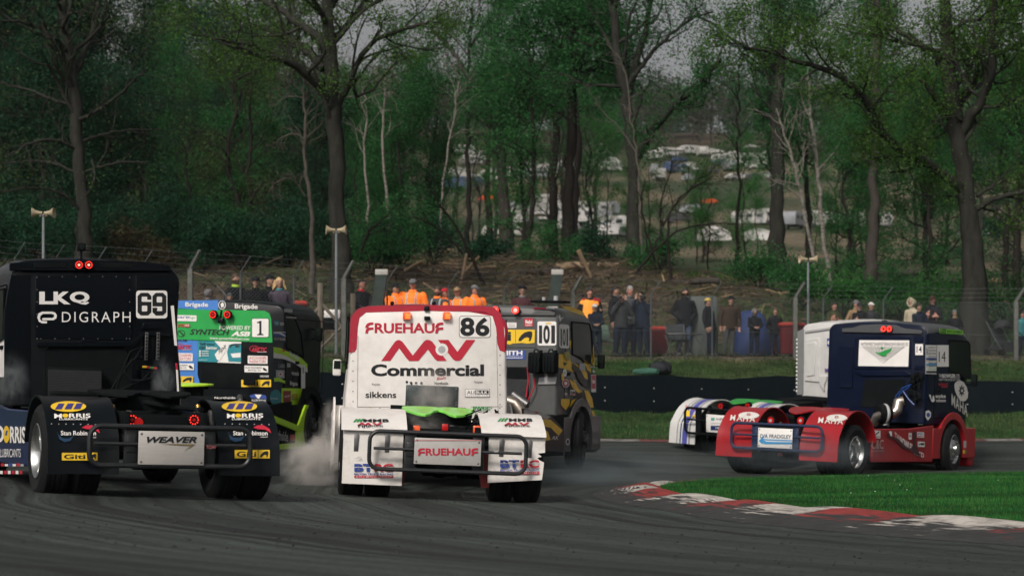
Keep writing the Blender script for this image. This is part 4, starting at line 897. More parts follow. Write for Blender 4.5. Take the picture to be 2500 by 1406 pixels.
    for i, m in enumerate((REDV, WHITE, BLUEV, WHITE, REDV, GREYV)): D.rect(8+i*20, 1145+(i % 2)*4, 24+i*20, 1160, m); D.rect(4+i*20, 1182, 18+i*20, 1198, (WHITE, REDV)[i % 2])
    D.done('sticker')
    skid_plate(T, 1.15, MBLK, z=1.12, y0=.55, tilt=.10); b = MB(); b.rbox((-.1, 1.35, 1.12), (1.5, .5, .05), .02, MBLK); T.put(b, 'deck_plate')
    p = [T.hit(1, -.93, *z(q)) for q in ((677, 1152), (1005, 993), (441, 1155), (1236, 978))]
    BT = mat('satin_black_tube', (.014, .016, .018), .4)
    AL = mat('brushed_board', (.50, .48, .45), .42, .25, var=.06, scale=3, stretch=(1, 1, 14), dirt=.2)
    rear_bar(T, p[2].x, p[3].x, p[2].z, p[3].z, -.88, BT, .028, (p[0].x, p[1].x, p[0].z, p[1].z), AL)
    D = Decal(T, ('back', -.926), zf=z); D.text(720, 1015, 965, 1045, 'WEAVER', BLACKV, .05, .35); D.poly([(780, 1050), (958, 1052), (900, 1087), (935, 1060), (860, 1056)], mat('gold_vinyl', (.30, .22, .10), .3, .5)); D.done('lettering')
    D = Decal(T, ('back', -.93), zf=z); D.text(1010, 1058, 1060, 1075, 'TOW', mat('pink_red_vinyl', (.5, .15, .15), .5), .0); D.done('lettering')
    for x in (645, 948):
        q = T.hit(1, -.5, *z((x, 933))); led_ring(T, q.x, -.5, q.z, .062, ndot=10)
        pbox(T, 'light_bracket', x-42, 925, x+42, 962, -.42, .1, MBLK, z)
    q = T.hit(1, -.55, *z((682, 945))); b = MB(); b.lathe([(0, 0), (.045, 0), (.05, .02), (0, .03)], (q.x, -.55, q.z), (0, 1, 0), LAMPR, 14); T.put(b, 'reflector')
    GD = mat('gold_damper', (.45, .28, .06), .3, .8)
    b = MB()
    for x0, x1 in ((553, 520), (970, 985)):
        a, c = T.hit(1, -.1, *z((x0, 862))), T.hit(1, -.2, *z((x1, 950))); b.cyl(a, c, .028, GD); 
        for i in range(8): cc = a.lerp(c, .2+i*.09); b.lathe([(.038, -.006), (.048, 0), (.038, .006)], cc, (c-a), STEEL, 10)
    T.put(b, 'gold_damper')
    b = MB(); b.tube([(-.5, 0, 1.05), (-.2, .6, 1.08), (.3, .4, 1.0), (.5, -.2, .98)], .03, MBLK, 8); b.rbox((0, -.3, .62), (.8, .12, .2), .03, MBLK); T.put(b, 'cross_member'); return T
# ---- green, blue and black truck, number 1
def truck1():
    T = Truck('blue and black racing truck with green back panel and number 1', -6.03, 33.66, .27, .04, -.02, 'trucks racing round the bend')
    z = zoomf(430, 700, 2.6025); w = 1.12
    BLU = mat('sky_blue_film', (.06, .22, .62), .35, var=.08, coat=.3, dirt=.1); GR = mat('emerald_film', (.015, .36, .07), .4, var=.08, dirt=.1); LIME = mat('lime_film', (.54, .88, .03), .4, var=.08, dirt=.1); TEAL = mat('teal_film', (.02, .25, .30), .4, var=.08)
    xm = T.hit(1, 3.2, *z((270, 120))).x
    cab_shell(T, w=w, yf=5.2, z0=.95, zt=2.74, r=.2, crown=.04, m=BLK, paint=lambda c: BLU if c.x < xm and c.z > 2.45 else None)
    common(T, w=w, z0=.95, zt=2.74, yf=5.2, m=BLK, my=4.45, mz=2.2, skirt=MBLK, arch=MBLK, bumper=LIME, steer=.25, rimm=mat('black_rim', (.06, .06, .06), .4, .6), win=[(h.y, h.z) for h in (T.hit(0, w, *z(p)) for p in ((684, 172), (742, 182), (788, 300), (806, 446), (700, 388)))])
    S_ = ('back', 3.2)
    D = Decal(T, S_, zf=z, d0=.003); D.poly([(-120, 130), (10, 140), (560, 152), (592, 168), (604, 200), (612, 354), (-120, 330)], GR); D.poly([(-120, 331), (10, 337), (137, 343), (137, 560), (160, 640), (-120, 640)], BLU); D.poly([(-120, 60), (10, 87), (268, 87), (268, 150), (-120, 130)], BLU)
    D.poly([(137, 343), (415, 350), (412, 486), (137, 474)], TEAL); D.poly([(245, 344), (415, 350), (412, 486), (262, 480), (312, 420)], WHITE); D.done('colour_panel')
    D = Decal(T, S_, zf=z, d0=.012)
    D.poly([(325, 412), (338, 368), (375, 360), (415, 362), (415, 478), (335, 474)], TEAL); D.poly([(340, 385), (352, 364), (415, 360), (415, 368), (358, 374), (348, 388)], BLACKV); D.poly([(380, 374), (405, 374), (405, 384), (376, 384)], BLACKV); D.poly([(348, 425), (412, 418), (412, 448), (360, 450)], WHITE)
    D.poly([(247, 430), (288, 380), (315, 385), (322, 400), (278, 470), (262, 462)], WHITE); D.text(272, 395, 318, 440, 'flipit', BLACKV, .02, sk=-38)
    D.text(152, 352, 250, 374, 'Sell your', BLACKV, .02, sk=3); D.text(150, 378, 188, 395, 'car', BLACKV, .02); D.text(194, 376, 266, 397, 'better', WHITE, .03, sk=2)
    for i in range(3): D.oval(149, 404+i*14, 161, 416+i*14, WHITE); D.rect(166, 407+i*14, 210, 411+i*14, WHITE)
    D.text(150, 460, 200, 467, 'flipit.com', WHITE, .0); D.done('advert_panel')
    D = Decal(T, S_, zf=z, d0=.012); D.text(60, 98, 205, 134, 'Brigade', WHITE, .035, sk=2); D.text(375, 107, 520, 147, 'Brigade', WHITE, .035, sk=4); D.done('lettering')
    D = Decal(T, S_, zf=z, d0=.014); D.oval(270, 88, 318, 144, WHITE); D.oval(274, 92, 314, 140, BLACKV); D.poly([(284, 110), (296, 98), (308, 110), (304, 122), (310, 130), (298, 128), (290, 134), (286, 122)], WHITE); D.done('emblem')
    D = Decal(T, S_, zf=z, d0=.008)
    D.text(275, 246, 475, 273, 'POWERED BY', WHITE, .015, .15, sk=2); D.text(88, 268, 342, 304, 'SYNTECH', BLACKV, .05, .3, sk=4); D.text(350, 281, 472, 313, 'ASB', WHITE, .08, .3, sk=3); D.text(215, 317, 465, 338, 'www.syntechbiofuel.com', WHITE, .02, .15, sk=6)
    D.oval(8, 274, 58, 318, BLACKV, hole=.85); D.poly([(20, 285), (28, 282), (52, 305), (46, 310)], BLACKV)
    D.rect(-80, 178, 132, 216, WHITE, 6, sk=4); D.text(-78, 186, 84, 205, 'compare', BLUEV, .02, sk=2); D.text(86, 187, 127, 208, 'hgv', GREENV, .0)
    D.text(-20, 236, 52, 256, 'TVS', REDV, .04, .2); D.rect(54, 237, 90, 256, REDV, 3); D.text(57, 240, 86, 252, 'SCS', WHITE, .02)
    D.text(-40, 334, 72, 347, 'LEXUS', BLACKV, .04); D.done('lettering')
    D = Decal(T, S_, zf=z, d0=.01); D.rect(481, 200, 592, 322, BLACKV, 8); D.rect(484, 203, 589, 319, WHITE, 8)
    D.poly([(516, 224), (538, 216), (544, 216), (544, 296), (558, 304), (558, 308), (516, 308), (516, 304), (530, 296), (530, 230), (516, 232)], BLACKV); D.done('race_number')
    D = Decal(T, S_, zf=z, d0=.01)
    for x0, y0 in ((467, 373), (-8, 358)):
        D.oval(x0, y0, x0+62, y0+40, REDV, hole=.85); D.text(x0+14, y0+10, x0+110, y0+40, 'ARCTIC', REDV, .05, .15, sk=2); D.rect(x0+50, y0+39, x0+110, y0+43, GREYV)
    for x0, y0 in ((457, 437), (-18, 420)): D.rect(x0, y0, x0+126, y0+50, WHITE, 4, sk=2); D.text(x0+6, y0+6, x0+120, y0+24, 'LINCOLNSHIRE', REDV, .02); D.text(x0+12, y0+28, x0+116, y0+46, 'RADIATORS', REDV, .02)
    for x0, y0 in ((437, 500), (-33, 485)): D.rect(x0, y0, x0+150, y0+42, WHITE, 2, sk=2); D.text(x0+4, y0+8, x0+112, y0+19, 'DRURY ENGINEERING', BLACKV, .02); D.text(x0+22, y0+24, x0+104, y0+35, 'SERVICES LTD.', BLACKV, .02); D.poly([(x0+122, y0+12), (x0+130, y0+16), (x0+140, y0+24), (x0+146, y0+36), (x0+124, y0+32), (x0+116, y0+20)], BLACKV)
    D.text(537, 562, 592, 574, 'NORTHSIDE', WHITE, .02)
    giti(D, 418, 590, 607, 636, YELV, .62); giti(D, -40, 568, 112, 610, YELV, .5)
    D.done('sticker')
    pbox(T, 'dark_opening_panel', 158, 488, 430, 640, 3.185, .03, MBLK, z); b = MB()  # flat black panel, its colour stands for the shaded engine recess
    for i in range(6): b.tube([T.hit(1, 3.1, *z((430+i*14, 560))), T.hit(1, 3, *z((436+i*12, 620)))], .02, MBLK, 6)
    T.put(b, 'hose')
    for x in (237, 328):
        q = T.hit(1, 3.1, *z((x, 177))); led_ring(T, q.x, q.y, q.z, .072, name='brake_light')
    pbox(T, 'rear_camera', 262, 200, 298, 232, 3.08, .1, BLK, z); b = MB(); b.tube([T.hit(1, 3.15, *z((282, 205))), T.hit(1, 3.1, *z((288, 150)))], .02, BLK); T.put(b, 'camera_bracket')
    b = MB(); q = T.hit(1, 3.5, *z((318, 85))); b.tube([(q.x, 3.5, q.z-.04), (q.x, 3.5, q.z+.08), (q.x-.2, 3.55, q.z+.26)], .014, STEEL, 6); T.put(b, 'aerial')
    R_ = ('right', 1.125)
    D = Decal(T, R_, zf=z, d0=.006); D.poly([(616, 382), (660, 388), (790, 450), (832, 490), (832, 520), (720, 452), (680, 432), (616, 420)], LIME); D.poly([(616, 420), (680, 432), (720, 452), (832, 520), (832, 545), (740, 480), (680, 458), (616, 452)], WHITE); D.poly([(668, 643), (800, 645), (775, 748), (663, 752)], LIME); D.done('colour_panel')
    D = Decal(T, R_, zf=z, d0=.011)
    D.oval(618, 212, 652, 248, TEAL); D.text(628, 222, 643, 240, 'N', WHITE); D.rect(655, 225, 680, 245, GREYV)
    D.rect(614, 284, 690, 316, BLUEV, sk=4); D.poly([(614, 296), (650, 298), (690, 318), (690, 310), (660, 290), (690, 290), (690, 286), (614, 286)], WHITE); D.rect(614, 318, 690, 345, BLACKV, sk=6); D.text(616, 321, 688, 336, 'ALLOY BODIES', WHITE, .02, sk=5)
    D.oval(590, 652, 664, 752, TEAL); D.text(594, 703, 640, 716, 'brigade', WHITE, .02); D.rect(677, 660, 722, 732, mat('dark_red_vinyl', (.3, .02, .03), .4)); D.text(681, 690, 719, 704, 'Milwaukee', WHITE, .01, .2, sk=-8); D.text(728, 680, 765, 705, 'ARCTIC', REDV, .04); D.text(728, 708, 765, 718, 'BLADES', BLACKV, .04)
    D.text(727, 535, 771, 560, 'Northside', WHITE, .02, sk=4); D.text(716, 598, 764, 630, 'Brigade', WHITE, .03, sk=6); D.rect(626, 528, 680, 580, GREYV); D.oval(640, 540, 668, 568, WHITE); D.oval(646, 546, 662, 562, REDV); D.rect(785, 495, 811, 645, WHITE); D.poly([(795, 510), (800, 510), (800, 550), (795, 550)], BLACKV)
    D.text(640, 490, 680, 515, 'CARS', GREYV, .02); D.rect(695, 485, 716, 510, GREYV); D.poly([(612, 578), (640, 575), (682, 598), (682, 612), (640, 600), (612, 602)], LIME)
    D.text(690, 185, 752, 203, 'brigadeelectronics', WHITE, .02, sk=3); D.rect(675, 138, 728, 160, GREYV, sk=4); D.text(710, 405, 770, 440, 'Northside', WHITE, .03, sk=30); D.rect(666, 395, 680, 410, REDV); D.done('sticker')
    # lime framed side panel behind the front wheel
    b = MB(); q = [T.hit(0, 1.24, *z(p)) for p in ((560, 790), (600, 815), (770, 905), (835, 750), (845, 750), (815, 1018), (650, 1028), (560, 1020))]
    
    for PP in ([(765, 905), (822, 750), (846, 752), (815, 1022), (766, 1024)], [(640, 1002), (766, 992), (780, 1024), (640, 1034)], [(596, 808), (775, 880), (768, 918), (606, 852)]):
        qq = [T.hit(0, 1.27, *z(p)) for p in PP]; b.prism([(a.y, a.z) for a in qq], lambda u, v, d: Vector((1.24+d, u, v)), 0, .04, LIME)
    o = T.put(b, 'side_frame', bevel=.006); b = MB(); b.prism([(a.y, a.z) for a in [q[i] for i in (1, 2, 5, 6, 7, 0)]], lambda u, v, d: Vector((1.22+d, u, v)), 0, .015, MBLK); T.put(b, 'side_panel')
    D = Decal(T, ('right', 1.24), zf=z, d0=.004); D.text(600, 905, 710, 968, 'Northside', GREYV, .03, sk=14); D.rect(722, 938, 762, 978, REDV); D.rect(786, 850, 815, 890, WHITE, sk=-4); D.done('lettering')
    P = fender_prof('round')
    for s_ in (-1, 1):
        o = sheet_prof(T, 'rear_wing', P, *( (-1.27, -.55) if s_ < 0 else (.55, 1.27)), MBLK, .02); D = Decal(T, ('back', -.3), bvh_of(o), zf=z, d0=.006)
        if s_ > 0: D.poly([(468, 690), (500, 680), (570, 688), (576, 712), (476, 705)], BLUEV); D.poly([(500, 684), (545, 684), (528, 710), (520, 710)], WHITE); D.text(480, 712, 572, 726, 'ALLOY BODIES', WHITE, .02, sk=4)
        else: D.text(245, 697, 378, 711, 'Northside', WHITE, .02)
        D.done('sticker')
    skid_plate(T, 1.1, LIME, z=1.22, y0=1.2, tilt=.05)
    rear_bar(T, -1.1, 1.1, .4, .85, -.8, MBLK, plate=(-.4, .4, .45, .8), pm=GREYV); return T
# ---- grey and yellow camouflage truck, number 101
def truck101():
    T = Truck('grey racing truck with yellow and black camouflage side and number 101', -1.44, 32.6, .36, .03, -.02, 'trucks racing round the bend')
    z = zoomf(1180, 700, 3.056); w = 1.12
    GP = mat('slate_grey_paint', (.085, .09, .09), .45, var=.1, dirt=.25, coat=.15); CY = mat('camo_yellow', (.85, .52, .03), .45, var=.15, dirt=.2); CB = mat('camo_black', (.02, .02, .022), .5, var=.2)
    cab_shell(T, w=w, z0=.95, zt=2.82, r=.2, crown=.04, m=GP)
    common(T, w=w, z0=.95, zt=2.82, m=GP, skirt=MBLK, arch=GP, steer=.25, rimm=mat('black_rim', (.06, .06, .06), .4, .6), win=[(h.y, h.z) for h in (T.hit(0, w, *z(p)) for p in ((655, 262), (785, 275), (800, 330), (812, 560), (775, 575), (700, 520), (660, 505)))])
    S_ = ('back', 3.2)
    def raised(n_, P, m, d=.02):
        Q = [T.hit(1, 3.2, *z(q)) for q in P]; b = MB(); b.prism([(q.x, q.z) for q in Q], lambda u, v, dd: Vector((u, 3.2-dd, v)), -.01, d, m); return T.put(b, n_, bevel=.006)
    raised('roof_rail', [(0, 190), (150, 190), (360, 200), (420, 175), (540, 190), (540, 215), (100, 212), (0, 212)], GP, .04); raised('back_panel', [(0, 228), (395, 235), (395, 455), (0, 450)], GP, .015); raised('back_panel', [(150, 460), (545, 465), (545, 640), (400, 650), (380, 600), (150, 600)], GP, .02)
    raised('back_panel', [(40, 600), (340, 605), (340, 900), (40, 900)], MBLK, .012)
    b = MB()
    for i in range(18):
        p, q = T.hit(1, 3.17, *z((165, 690+i*8))), T.hit(1, 3.17, *z((330, 692+i*8))); b.box(p.x, q.x, 3.16, 3.175, p.z-.008, p.z+.008, mat('fin_metal', (.05, .052, .055), .45, .5))
    T.put(b, 'radiator')
    raised('white_plate', [(418, 676), (548, 672), (544, 725), (412, 728)], GREYV, .03)
    for x in (92, 243):
        q = T.hit(1, 3.1, *z((x, 175))); b = MB(); b.lathe([(0, .0), (.064, .0), (.068, .03), (.068, .07), (0, .07)], (q.x, q.y-.02, q.z), (0, 1, 0), GP, 20); o = T.put(b, 'brake_light')
        b = MB(); b.lathe([(.064, -.012), (.052, -.02), (.038, -.012), (.038, 0), (.064, 0)], (q.x, q.y-.02, q.z), (0, 1, 0), LEDR, 22); b.lathe([(0, -.008), (.037, -.008), (.037, 0)], (q.x, q.y-.02, q.z), (0, 1, 0), mat('pale_lens', (.65, .55, .5), .3, emit=.25), 18); b.build('lit_lens', o)
    D = Decal(T, S_, zf=z, d0=.018); D.rect(110, 265, 250, 304, WHITE, sk=2); D.text(116, 270, 182, 290, 'WE VEY', BLACKV, .03, .2); D.text(190, 272, 242, 282, 'MEDIA', GREYV, .02); D.rect(190, 288, 242, 296, GREYV)
    D.rect(310, 234, 374, 297, REDV, 3); D.text(316, 246, 368, 276, 'febi', WHITE, .05); D.text(318, 281, 366, 292, 'bilstein', WHITE, .02)
    D.poly([(-60, 318), (388, 320), (386, 418), (330, 424), (290, 418), (220, 424), (200, 432), (150, 418), (-60, 414)], YELV); D.text(-40, 330, 212, 404, 'Giti', BLACKV, .06); D.rect(243, 320, 246, 418, BLACKV); horse(D, 265, 332, 370, 405, BLACKV)
    D.rect(100, 472, 320, 540, BLUEV, sk=2); D.text(110, 476, 296, 510, 'SMITH', WHITE, .06); D.text(150, 516, 300, 523, 'ENGINEERING', WHITE, .0); D.rect(150, 529, 300, 533, WHITE); D.done('sticker')
    D = Decal(T, S_, zf=z, d0=.006); D.rect(405, 258, 546, 438, WHITE, 14); D.text(416, 288, 440, 422, '1', BLACKV, .05); D.text(448, 286, 498, 424, '0', BLACKV, .06); D.text(508, 288, 536, 422, '1', BLACKV, .05); D.rect(466, 268, 508, 277, YELV); D.done('race_number')
    D = Decal(T, S_, zf=z, d0=.01); D.rect(372, 153, 468, 166, REDV, 5, sk=3); D.text(470, 153, 535, 167, 'KANE', WHITE, .05, .1, sk=2); D.done('lettering')
    R_ = ('right', 1.125)
    D = Decal(T, R_, zf=z, d0=.003)
    for P in ([(575, 142), (660, 150), (740, 185), (760, 220), (700, 200), (640, 180), (600, 160)], [(552, 505), (600, 500), (640, 520), (655, 560), (700, 580), (735, 600), (770, 640), (780, 690), (740, 680), (700, 640), (650, 630), (600, 610), (552, 600)],
              [(640, 690), (690, 720), (710, 760), (735, 780), (720, 800), (680, 770), (650, 730)], [(750, 770), (780, 775), (810, 830), (820, 900), (790, 900), (770, 850)], [(640, 400), (646, 470), (655, 400)], [(665, 690), (690, 700), (680, 712)], [(576, 835), (640, 835), (640, 880), (610, 920), (576, 880)], [(800, 560), (822, 600), (826, 560), (818, 430)], [(780, 920), (820, 925), (835, 980), (800, 970)], [(700, 855), (740, 845), (760, 900), (735, 905)], [(580, 700), (576, 650), (592, 640), (600, 690)], [(740, 540), (790, 575), (800, 640), (770, 620)], [(690, 830), (650, 850), (640, 900), (665, 870)]): D.poly(P, CY)
    for P in ([(660, 560), (720, 620), (760, 700), (790, 760), (740, 740), (700, 690), (690, 650), (655, 610)], [(640, 700), (660, 760), (720, 830), (700, 840), (640, 790)], [(720, 780), (770, 850), (780, 900), (740, 880), (700, 820)], [(590, 560), (620, 570), (600, 590)]): D.poly(P, CB)
    D.done('camouflage')
    D = Decal(T, R_, zf=z, d0=.008); D.rect(563, 277, 638, 455, WHITE, 16, sk=6)
    for x0, x1, t in ((572, 583, '1'), (587, 610, '0'), (616, 628, '1')): D.text(x0, 312, x1, 440, t, BLACKV, .05, sk=2)
    D.done('race_number')
    D = Decal(T, R_, zf=z, d0=.012); D.oval(588, 612, 618, 670, WHITE); D.oval(598, 630, 608, 652, GREYV); D.oval(580, 688, 636, 750, WHITE); D.oval(584, 692, 632, 746, REDV); D.oval(596, 706, 620, 732, WHITE); D.rect(640, 768, 678, 808, WHITE, sk=2); D.text(643, 775, 652, 800, '1', BLACKV, .02); D.rect(655, 778, 676, 796, BLACKV); D.rect(643, 798, 676, 806, REDV); D.text(597, 790, 620, 808, 'OK', WHITE, .05)
    D.rect(797, 655, 832, 785, WHITE, 4); D.rect(799, 658, 830, 760, REDV, 4); D.text(803, 690, 826, 720, 'febi', WHITE, .06); D.rect(708, 570, 752, 620, GREYV, sk=2); D.rect(780, 590, 825, 602, GREYV); D.text(806, 618, 824, 640, 'b', WHITE, .05)
    D.poly([(590, 490), (625, 480), (640, 520), (625, 555), (600, 530)], mat('moss_gold_vinyl', (.35, .30, .06), .5)); D.poly([(558, 205), (568, 235), (590, 225), (570, 245), (560, 262), (556, 240), (548, 225)], WHITE); D.done('sticker')
    b = MB(); q = T.hit(1, 2.95, *z((375, 560)))     # two ribbed fluid cans hung on the back of the cab
    for cx_ in (375, 485):
        a, c = T.hit(1, 2.95, *z((cx_-52, 642))), T.hit(1, 2.95, *z((cx_+55, 490)))
        b = MB(); b.rbox(((a.x+c.x)/2, 3.06, (a.z+c.z)/2), (c.x-a.x-.02, .22, c.z-a.z), .03, MBLK)
        for i in range(4): xx = a.x+(c.x-a.x)*(i+.7)/4.4; b.rbox((xx, 2.945, (a.z+c.z)/2-.02), (.04, .03, (c.z-a.z)*.8), .012, MBLK)
        b.tube([(a.x+.08, 3.06, c.z), (a.x+.1, 3.06, c.z+.05), (c.x-.1, 3.06, c.z+.05), (c.x-.08, 3.06, c.z)], .014, MBLK, 6); b.cyl(((a.x+c.x)/2+.1, 3.02, c.z-.01), ((a.x+c.x)/2+.1, 3.02, c.z+.04), .03, MBLK); T.put(b, 'fluid_can')
    b = MB()
    for P in ([(330, 600), (335, 700), (320, 820)], [(378, 680), (380, 750), (330, 850)]): b.tube([T.hit(1, 3.1, *z(p)) for p in P], .012, REDV, 6)
    for P in ([(220, 800), (260, 830), (300, 860), (330, 880)], [(190, 840), (230, 850), (270, 900), (300, 950)]): b.tube([T.hit(1, 2.8, *z(p)) for p in P], .07, STEEL, 12)
    T.put(b, 'hose'); b = MB(); b.tube([T.hit(1, 2.7, *z(p)) for p in ((180, 850), (240, 870), (285, 930), (300, 990))], .1, mat('exhaust_metal', (.3, .26, .22), .4, .8, dirt=.5), 14); T.put(b, 'exhaust_pipe')
    
    b = MB(); q = [T.hit(0, 1.2, *z(p)) for p in ((290, 905), (500, 960), (590, 1060), (600, 1230), (440, 1225), (440, 1100), (300, 990))]; b.prism([(p.y, p.z) for p in q], lambda u, v, d: Vector((1.18+d, u, v)), 0, .04, CB); o = T.put(b, 'side_fairing', bevel=.01)
    D = Decal(T, ('right', 1.22), zf=z)
    for P, m in (([(440, 985), (500, 990), (590, 1070), (560, 1110), (500, 1050), (440, 1040)], CY), ([(300, 915), (420, 930), (500, 970), (470, 990), (380, 950), (300, 950)], GREYV), ([(450, 1060), (480, 1080), (500, 1140), (450, 1150)], CY), ([(380, 930), (415, 935), (400, 945), (385, 942)], REDV)): D.poly(P, m)
    D.text(505, 1110, 560, 1140, 'AK', WHITE, .0, .3); D.oval(612, 1130, 640, 1180, WHITE); D.oval(617, 1137, 635, 1172, CB); D.done('camouflage')
    P = fender_prof('round')
    for s_ in (-1, 1): sheet_prof(T, 'rear_wing', P, *((-1.27, -.55) if s_ < 0 else (.55, 1.27)), CB, .02)
    skid_plate(T, 1.0, MBLK); rear_bar(T, -1.1, 1.1, .4, .85, -.8, MBLK, plate=(-.4, .4, .45, .8), pm=GREYV)
    b = MB(); q = T.hit(1, 3.2, *z((500, 112))); b.rbox((q.x, 3.2, q.z), (.62, .35, .04), .015, MBLK); b.cyl((q.x-.12, 3.2, q.z), (q.x-.12, 3.2, q.z+.08), .03, GREYV); b.cyl((q.x+.1, 3.2, q.z), (q.x+.1, 3.2, q.z+.1), .04, GREYV); T.put(b, 'roof_hatch')
    return T
# ---- navy and red truck, number 14
def truck14():
    T = Truck('navy blue cab racing truck with red wings and number 14', 5.34, 38.6, .638, .034, -.02, 'trucks racing round the bend')
    z = zoomf(1640, 740, 2.907); w = 1.10
    NV = mat('navy_paint', (.002, .006, .022), .34, var=.15, coat=.05, spec=.22, dirt=.15, dirtcol=(.04, .04, .05)); RD = mat('truck_red_paint', (.33, .010, .016), .35, var=.12, coat=.3, dirt=.35, dirtcol=(.06, .03, .03)); RG = mat('graphite_roof', (.07, .075, .08), .45, var=.1, dirt=.2)
    zr = T.hit(1, 3.2, *z((1500, 205))).z; cab_shell(T, w=w, yf=5.35, z0=1.0, zt=3.02, r=.17, crown=.05, m=NV, paint=lambda c: RG if c.z > zr and c.y > 3.21 else None)
    common(T, w=w, z0=1.0, zt=3.02, yf=5.35, m=NV, skirt=RD, bz=.13, arch=RD, bumper=RD, steer=.12, win=[(h.y, h.z) for h in (T.hit(0, w, *z(p)) for p in ((1966, 262), (2100, 272), (2112, 300), (2120, 540), (2072, 535), (2040, 500), (1966, 488)))])
    S_ = ('back', 3.2)
    def raised(n_, P, m, d=.02):
        Q = [T.hit(1, 3.2, *z(q)) for q in P]; b = MB(); b.prism([(q.x, q.z) for q in Q], lambda u, v, dd: Vector((u, 3.2-dd, v)), -.01, d, m); return T.put(b, n_, bevel=.006)
    raised('roof_rail', [(1215, 180), (1300, 172), (1345, 155), (1480, 150), (1590, 155), (1650, 178), (1780, 195), (1780, 218), (1215, 205)], RG, .04)
    raised('back_panel', [(1300, 235), (1700, 235), (1700, 465), (1300, 465)], NV, .02); raised('cross_rib', [(1310, 480), (1660, 480), (1700, 500), (1700, 515), (1350, 515)], NV, .04)
    raised('back_panel', [(1190, 300), (1285, 310), (1285, 600), (1190, 600)], NV, .02); raised('back_panel', [(1720, 230), (1785, 232), (1785, 275), (1720, 272)], NV, .03); raised('back_panel', [(1735, 440), (1785, 440), (1785, 470), (1725, 470)], GREYV and NV, .03)
    raised('dark_opening_panel', [(1370, 540), (1660, 540), (1660, 740), (1340, 740)], MBLK, .015)  # shaded depth of the engine opening painted as a raised black panel
    D = Decal(T, S_, zf=z, d0=.024); D.poly([(1335, 262), (1690, 264), (1682, 450), (1327, 445)], WHITE)
    D.text(1348, 279, 1680, 300, 'NATIONWIDE TRANSPORT BREAKDOWN SERVICES LTD', BLACKV, .015, sk=3)
    GL = mat('pale_grey_vinyl', (.45, .45, .43), .5)
    D.poly([(1345, 303), (1668, 306), (1505, 427)], GL)
    for i in range(12):
        f = i/12; D.poly([(1345+323*f, 303.5), (1349+323*f, 303.5), (1506, 424), (1504, 424)], WHITE)
    for i in range(8):
        f = (i/8)**1.4; y = 306+118*f; xa, xb = 1345+160*f, 1668-163*f; D.poly([(xa, y), (xb, y), (xb-1, y+2), (xa+1, y+2)], WHITE)
    D.poly([(1450, 345), (1475, 352), (1520, 335), (1568, 318), (1562, 340), (1535, 358), (1530, 372), (1505, 378), (1490, 370), (1468, 360)], GREENV); D.poly([(1482, 318), (1500, 311), (1515, 318), (1500, 325)], GREENV); D.done('sponsor_board')
    D = Decal(T, S_, zf=z, d0=.03); D.rect(1733, 290, 1788, 368, WHITE); D.text(1743, 305, 1780, 350, '14', BLACKV, .01); D.done('race_number')
    for x in (1503, 1544):
        q = T.hit(1, 3.1, *z((x, 183))); b = MB(); b.lathe([(0, 0), (.055, 0), (.06, .03), (0, .06)], (q.x, q.y, q.z), (0, 1, 0), MBLK, 16); o = T.put(b, 'brake_light'); b = MB(); b.lathe([(.026, -.01), (.05, -.016), (.056, -.004), (.026, -.002)], (q.x, q.y, q.z), (0, 1, 0), LEDR, 18); b.build('lit_lens', o)
    q = T.hit(1, 3.3, *z((1510, 150))); roof_camera(T, q.x, 3.3, q.z-.1)
    R_ = ('right', 1.105)
    D = Decal(T, R_, zf=z, d0=.005); D.rect(1880, 297, 1964, 450, WHITE); D.text(1893, 342, 1942, 416, '14', BLACKV, .0); D.done('race_number')
    D = Decal(T, R_, zf=z, d0=.008); D.rect(1797, 296, 1876, 502, WHITE, sk=2)
    D.rect(1800, 322, 1812, 326, BLACKV); D.poly([(1806, 330), (1811, 330), (1811, 365), (1806, 365)], BLACKV)
    for i, t in enumerate(('aldon', 'KNORR', 'RECTIFIER', 'CONTACT', 'wabco', 'Stertil', 'TEXACO')): D.text(1818, 308+i*22, 1872, 318+i*22, t, BLACKV, .02)
    D.rect(1800, 388, 1873, 400, BLUEV); D.rect(1800, 428, 1873, 440, mat('azure_vinyl', (.05, .3, .6), .4)); D.text(1815, 462, 1872, 470, 'CROWN', GREENV, .03); D.rect(1800, 480, 1873, 494, BLACKV)
    D.text(1888, 502, 1912, 527, 'TW', WHITE, 0); D.text(1913, 502, 2005, 529, 'BOWLER', WHITE, .05); D.text(2008, 504, 2036, 529, 'LTD', WHITE, 0); D.text(1888, 534, 2034, 549, 'HEAVY HAULAGE EST 1978', WHITE, 0)
    D.text(1885, 567, 1952, 583, 'BOWLER', REDV, .04, .2); D.rect(1905, 588, 1950, 596, REDV); D.text(1863, 645, 1935, 680, 'wyke', WHITE, .03, .15); D.poly([(1816, 648), (1828, 648), (1838, 690), (1844, 655), (1852, 655), (1858, 690), (1850, 700), (1836, 700)], WHITE); D.rect(1866, 686, 1935, 691, WHITE); D.rect(1866, 695, 1935, 699, WHITE)
    D.poly([(1888, 178), (2058, 192), (2058, 222), (1890, 214)], mat('neon_green_vinyl', (.22, .60, .05), .4)); D.rect(1896, 182, 1935, 212, BLACKV); D.text(1900, 186, 1930, 206, 'EG', mat('neon_green_vinyl', (.22, .60, .05), .4), .03); D.text(1944, 190, 2052, 208, 'RECOVERY', BLACKV, .03, sk=8)
    D.done('sticker')
    LW = mat('logo_white', (.66, .64, .60), .45)
    D = Decal(T, R_, zf=z, d0=.008)
    K = lambda P: [(1985+(x-1985)*.86-6, y) for x, y in P]
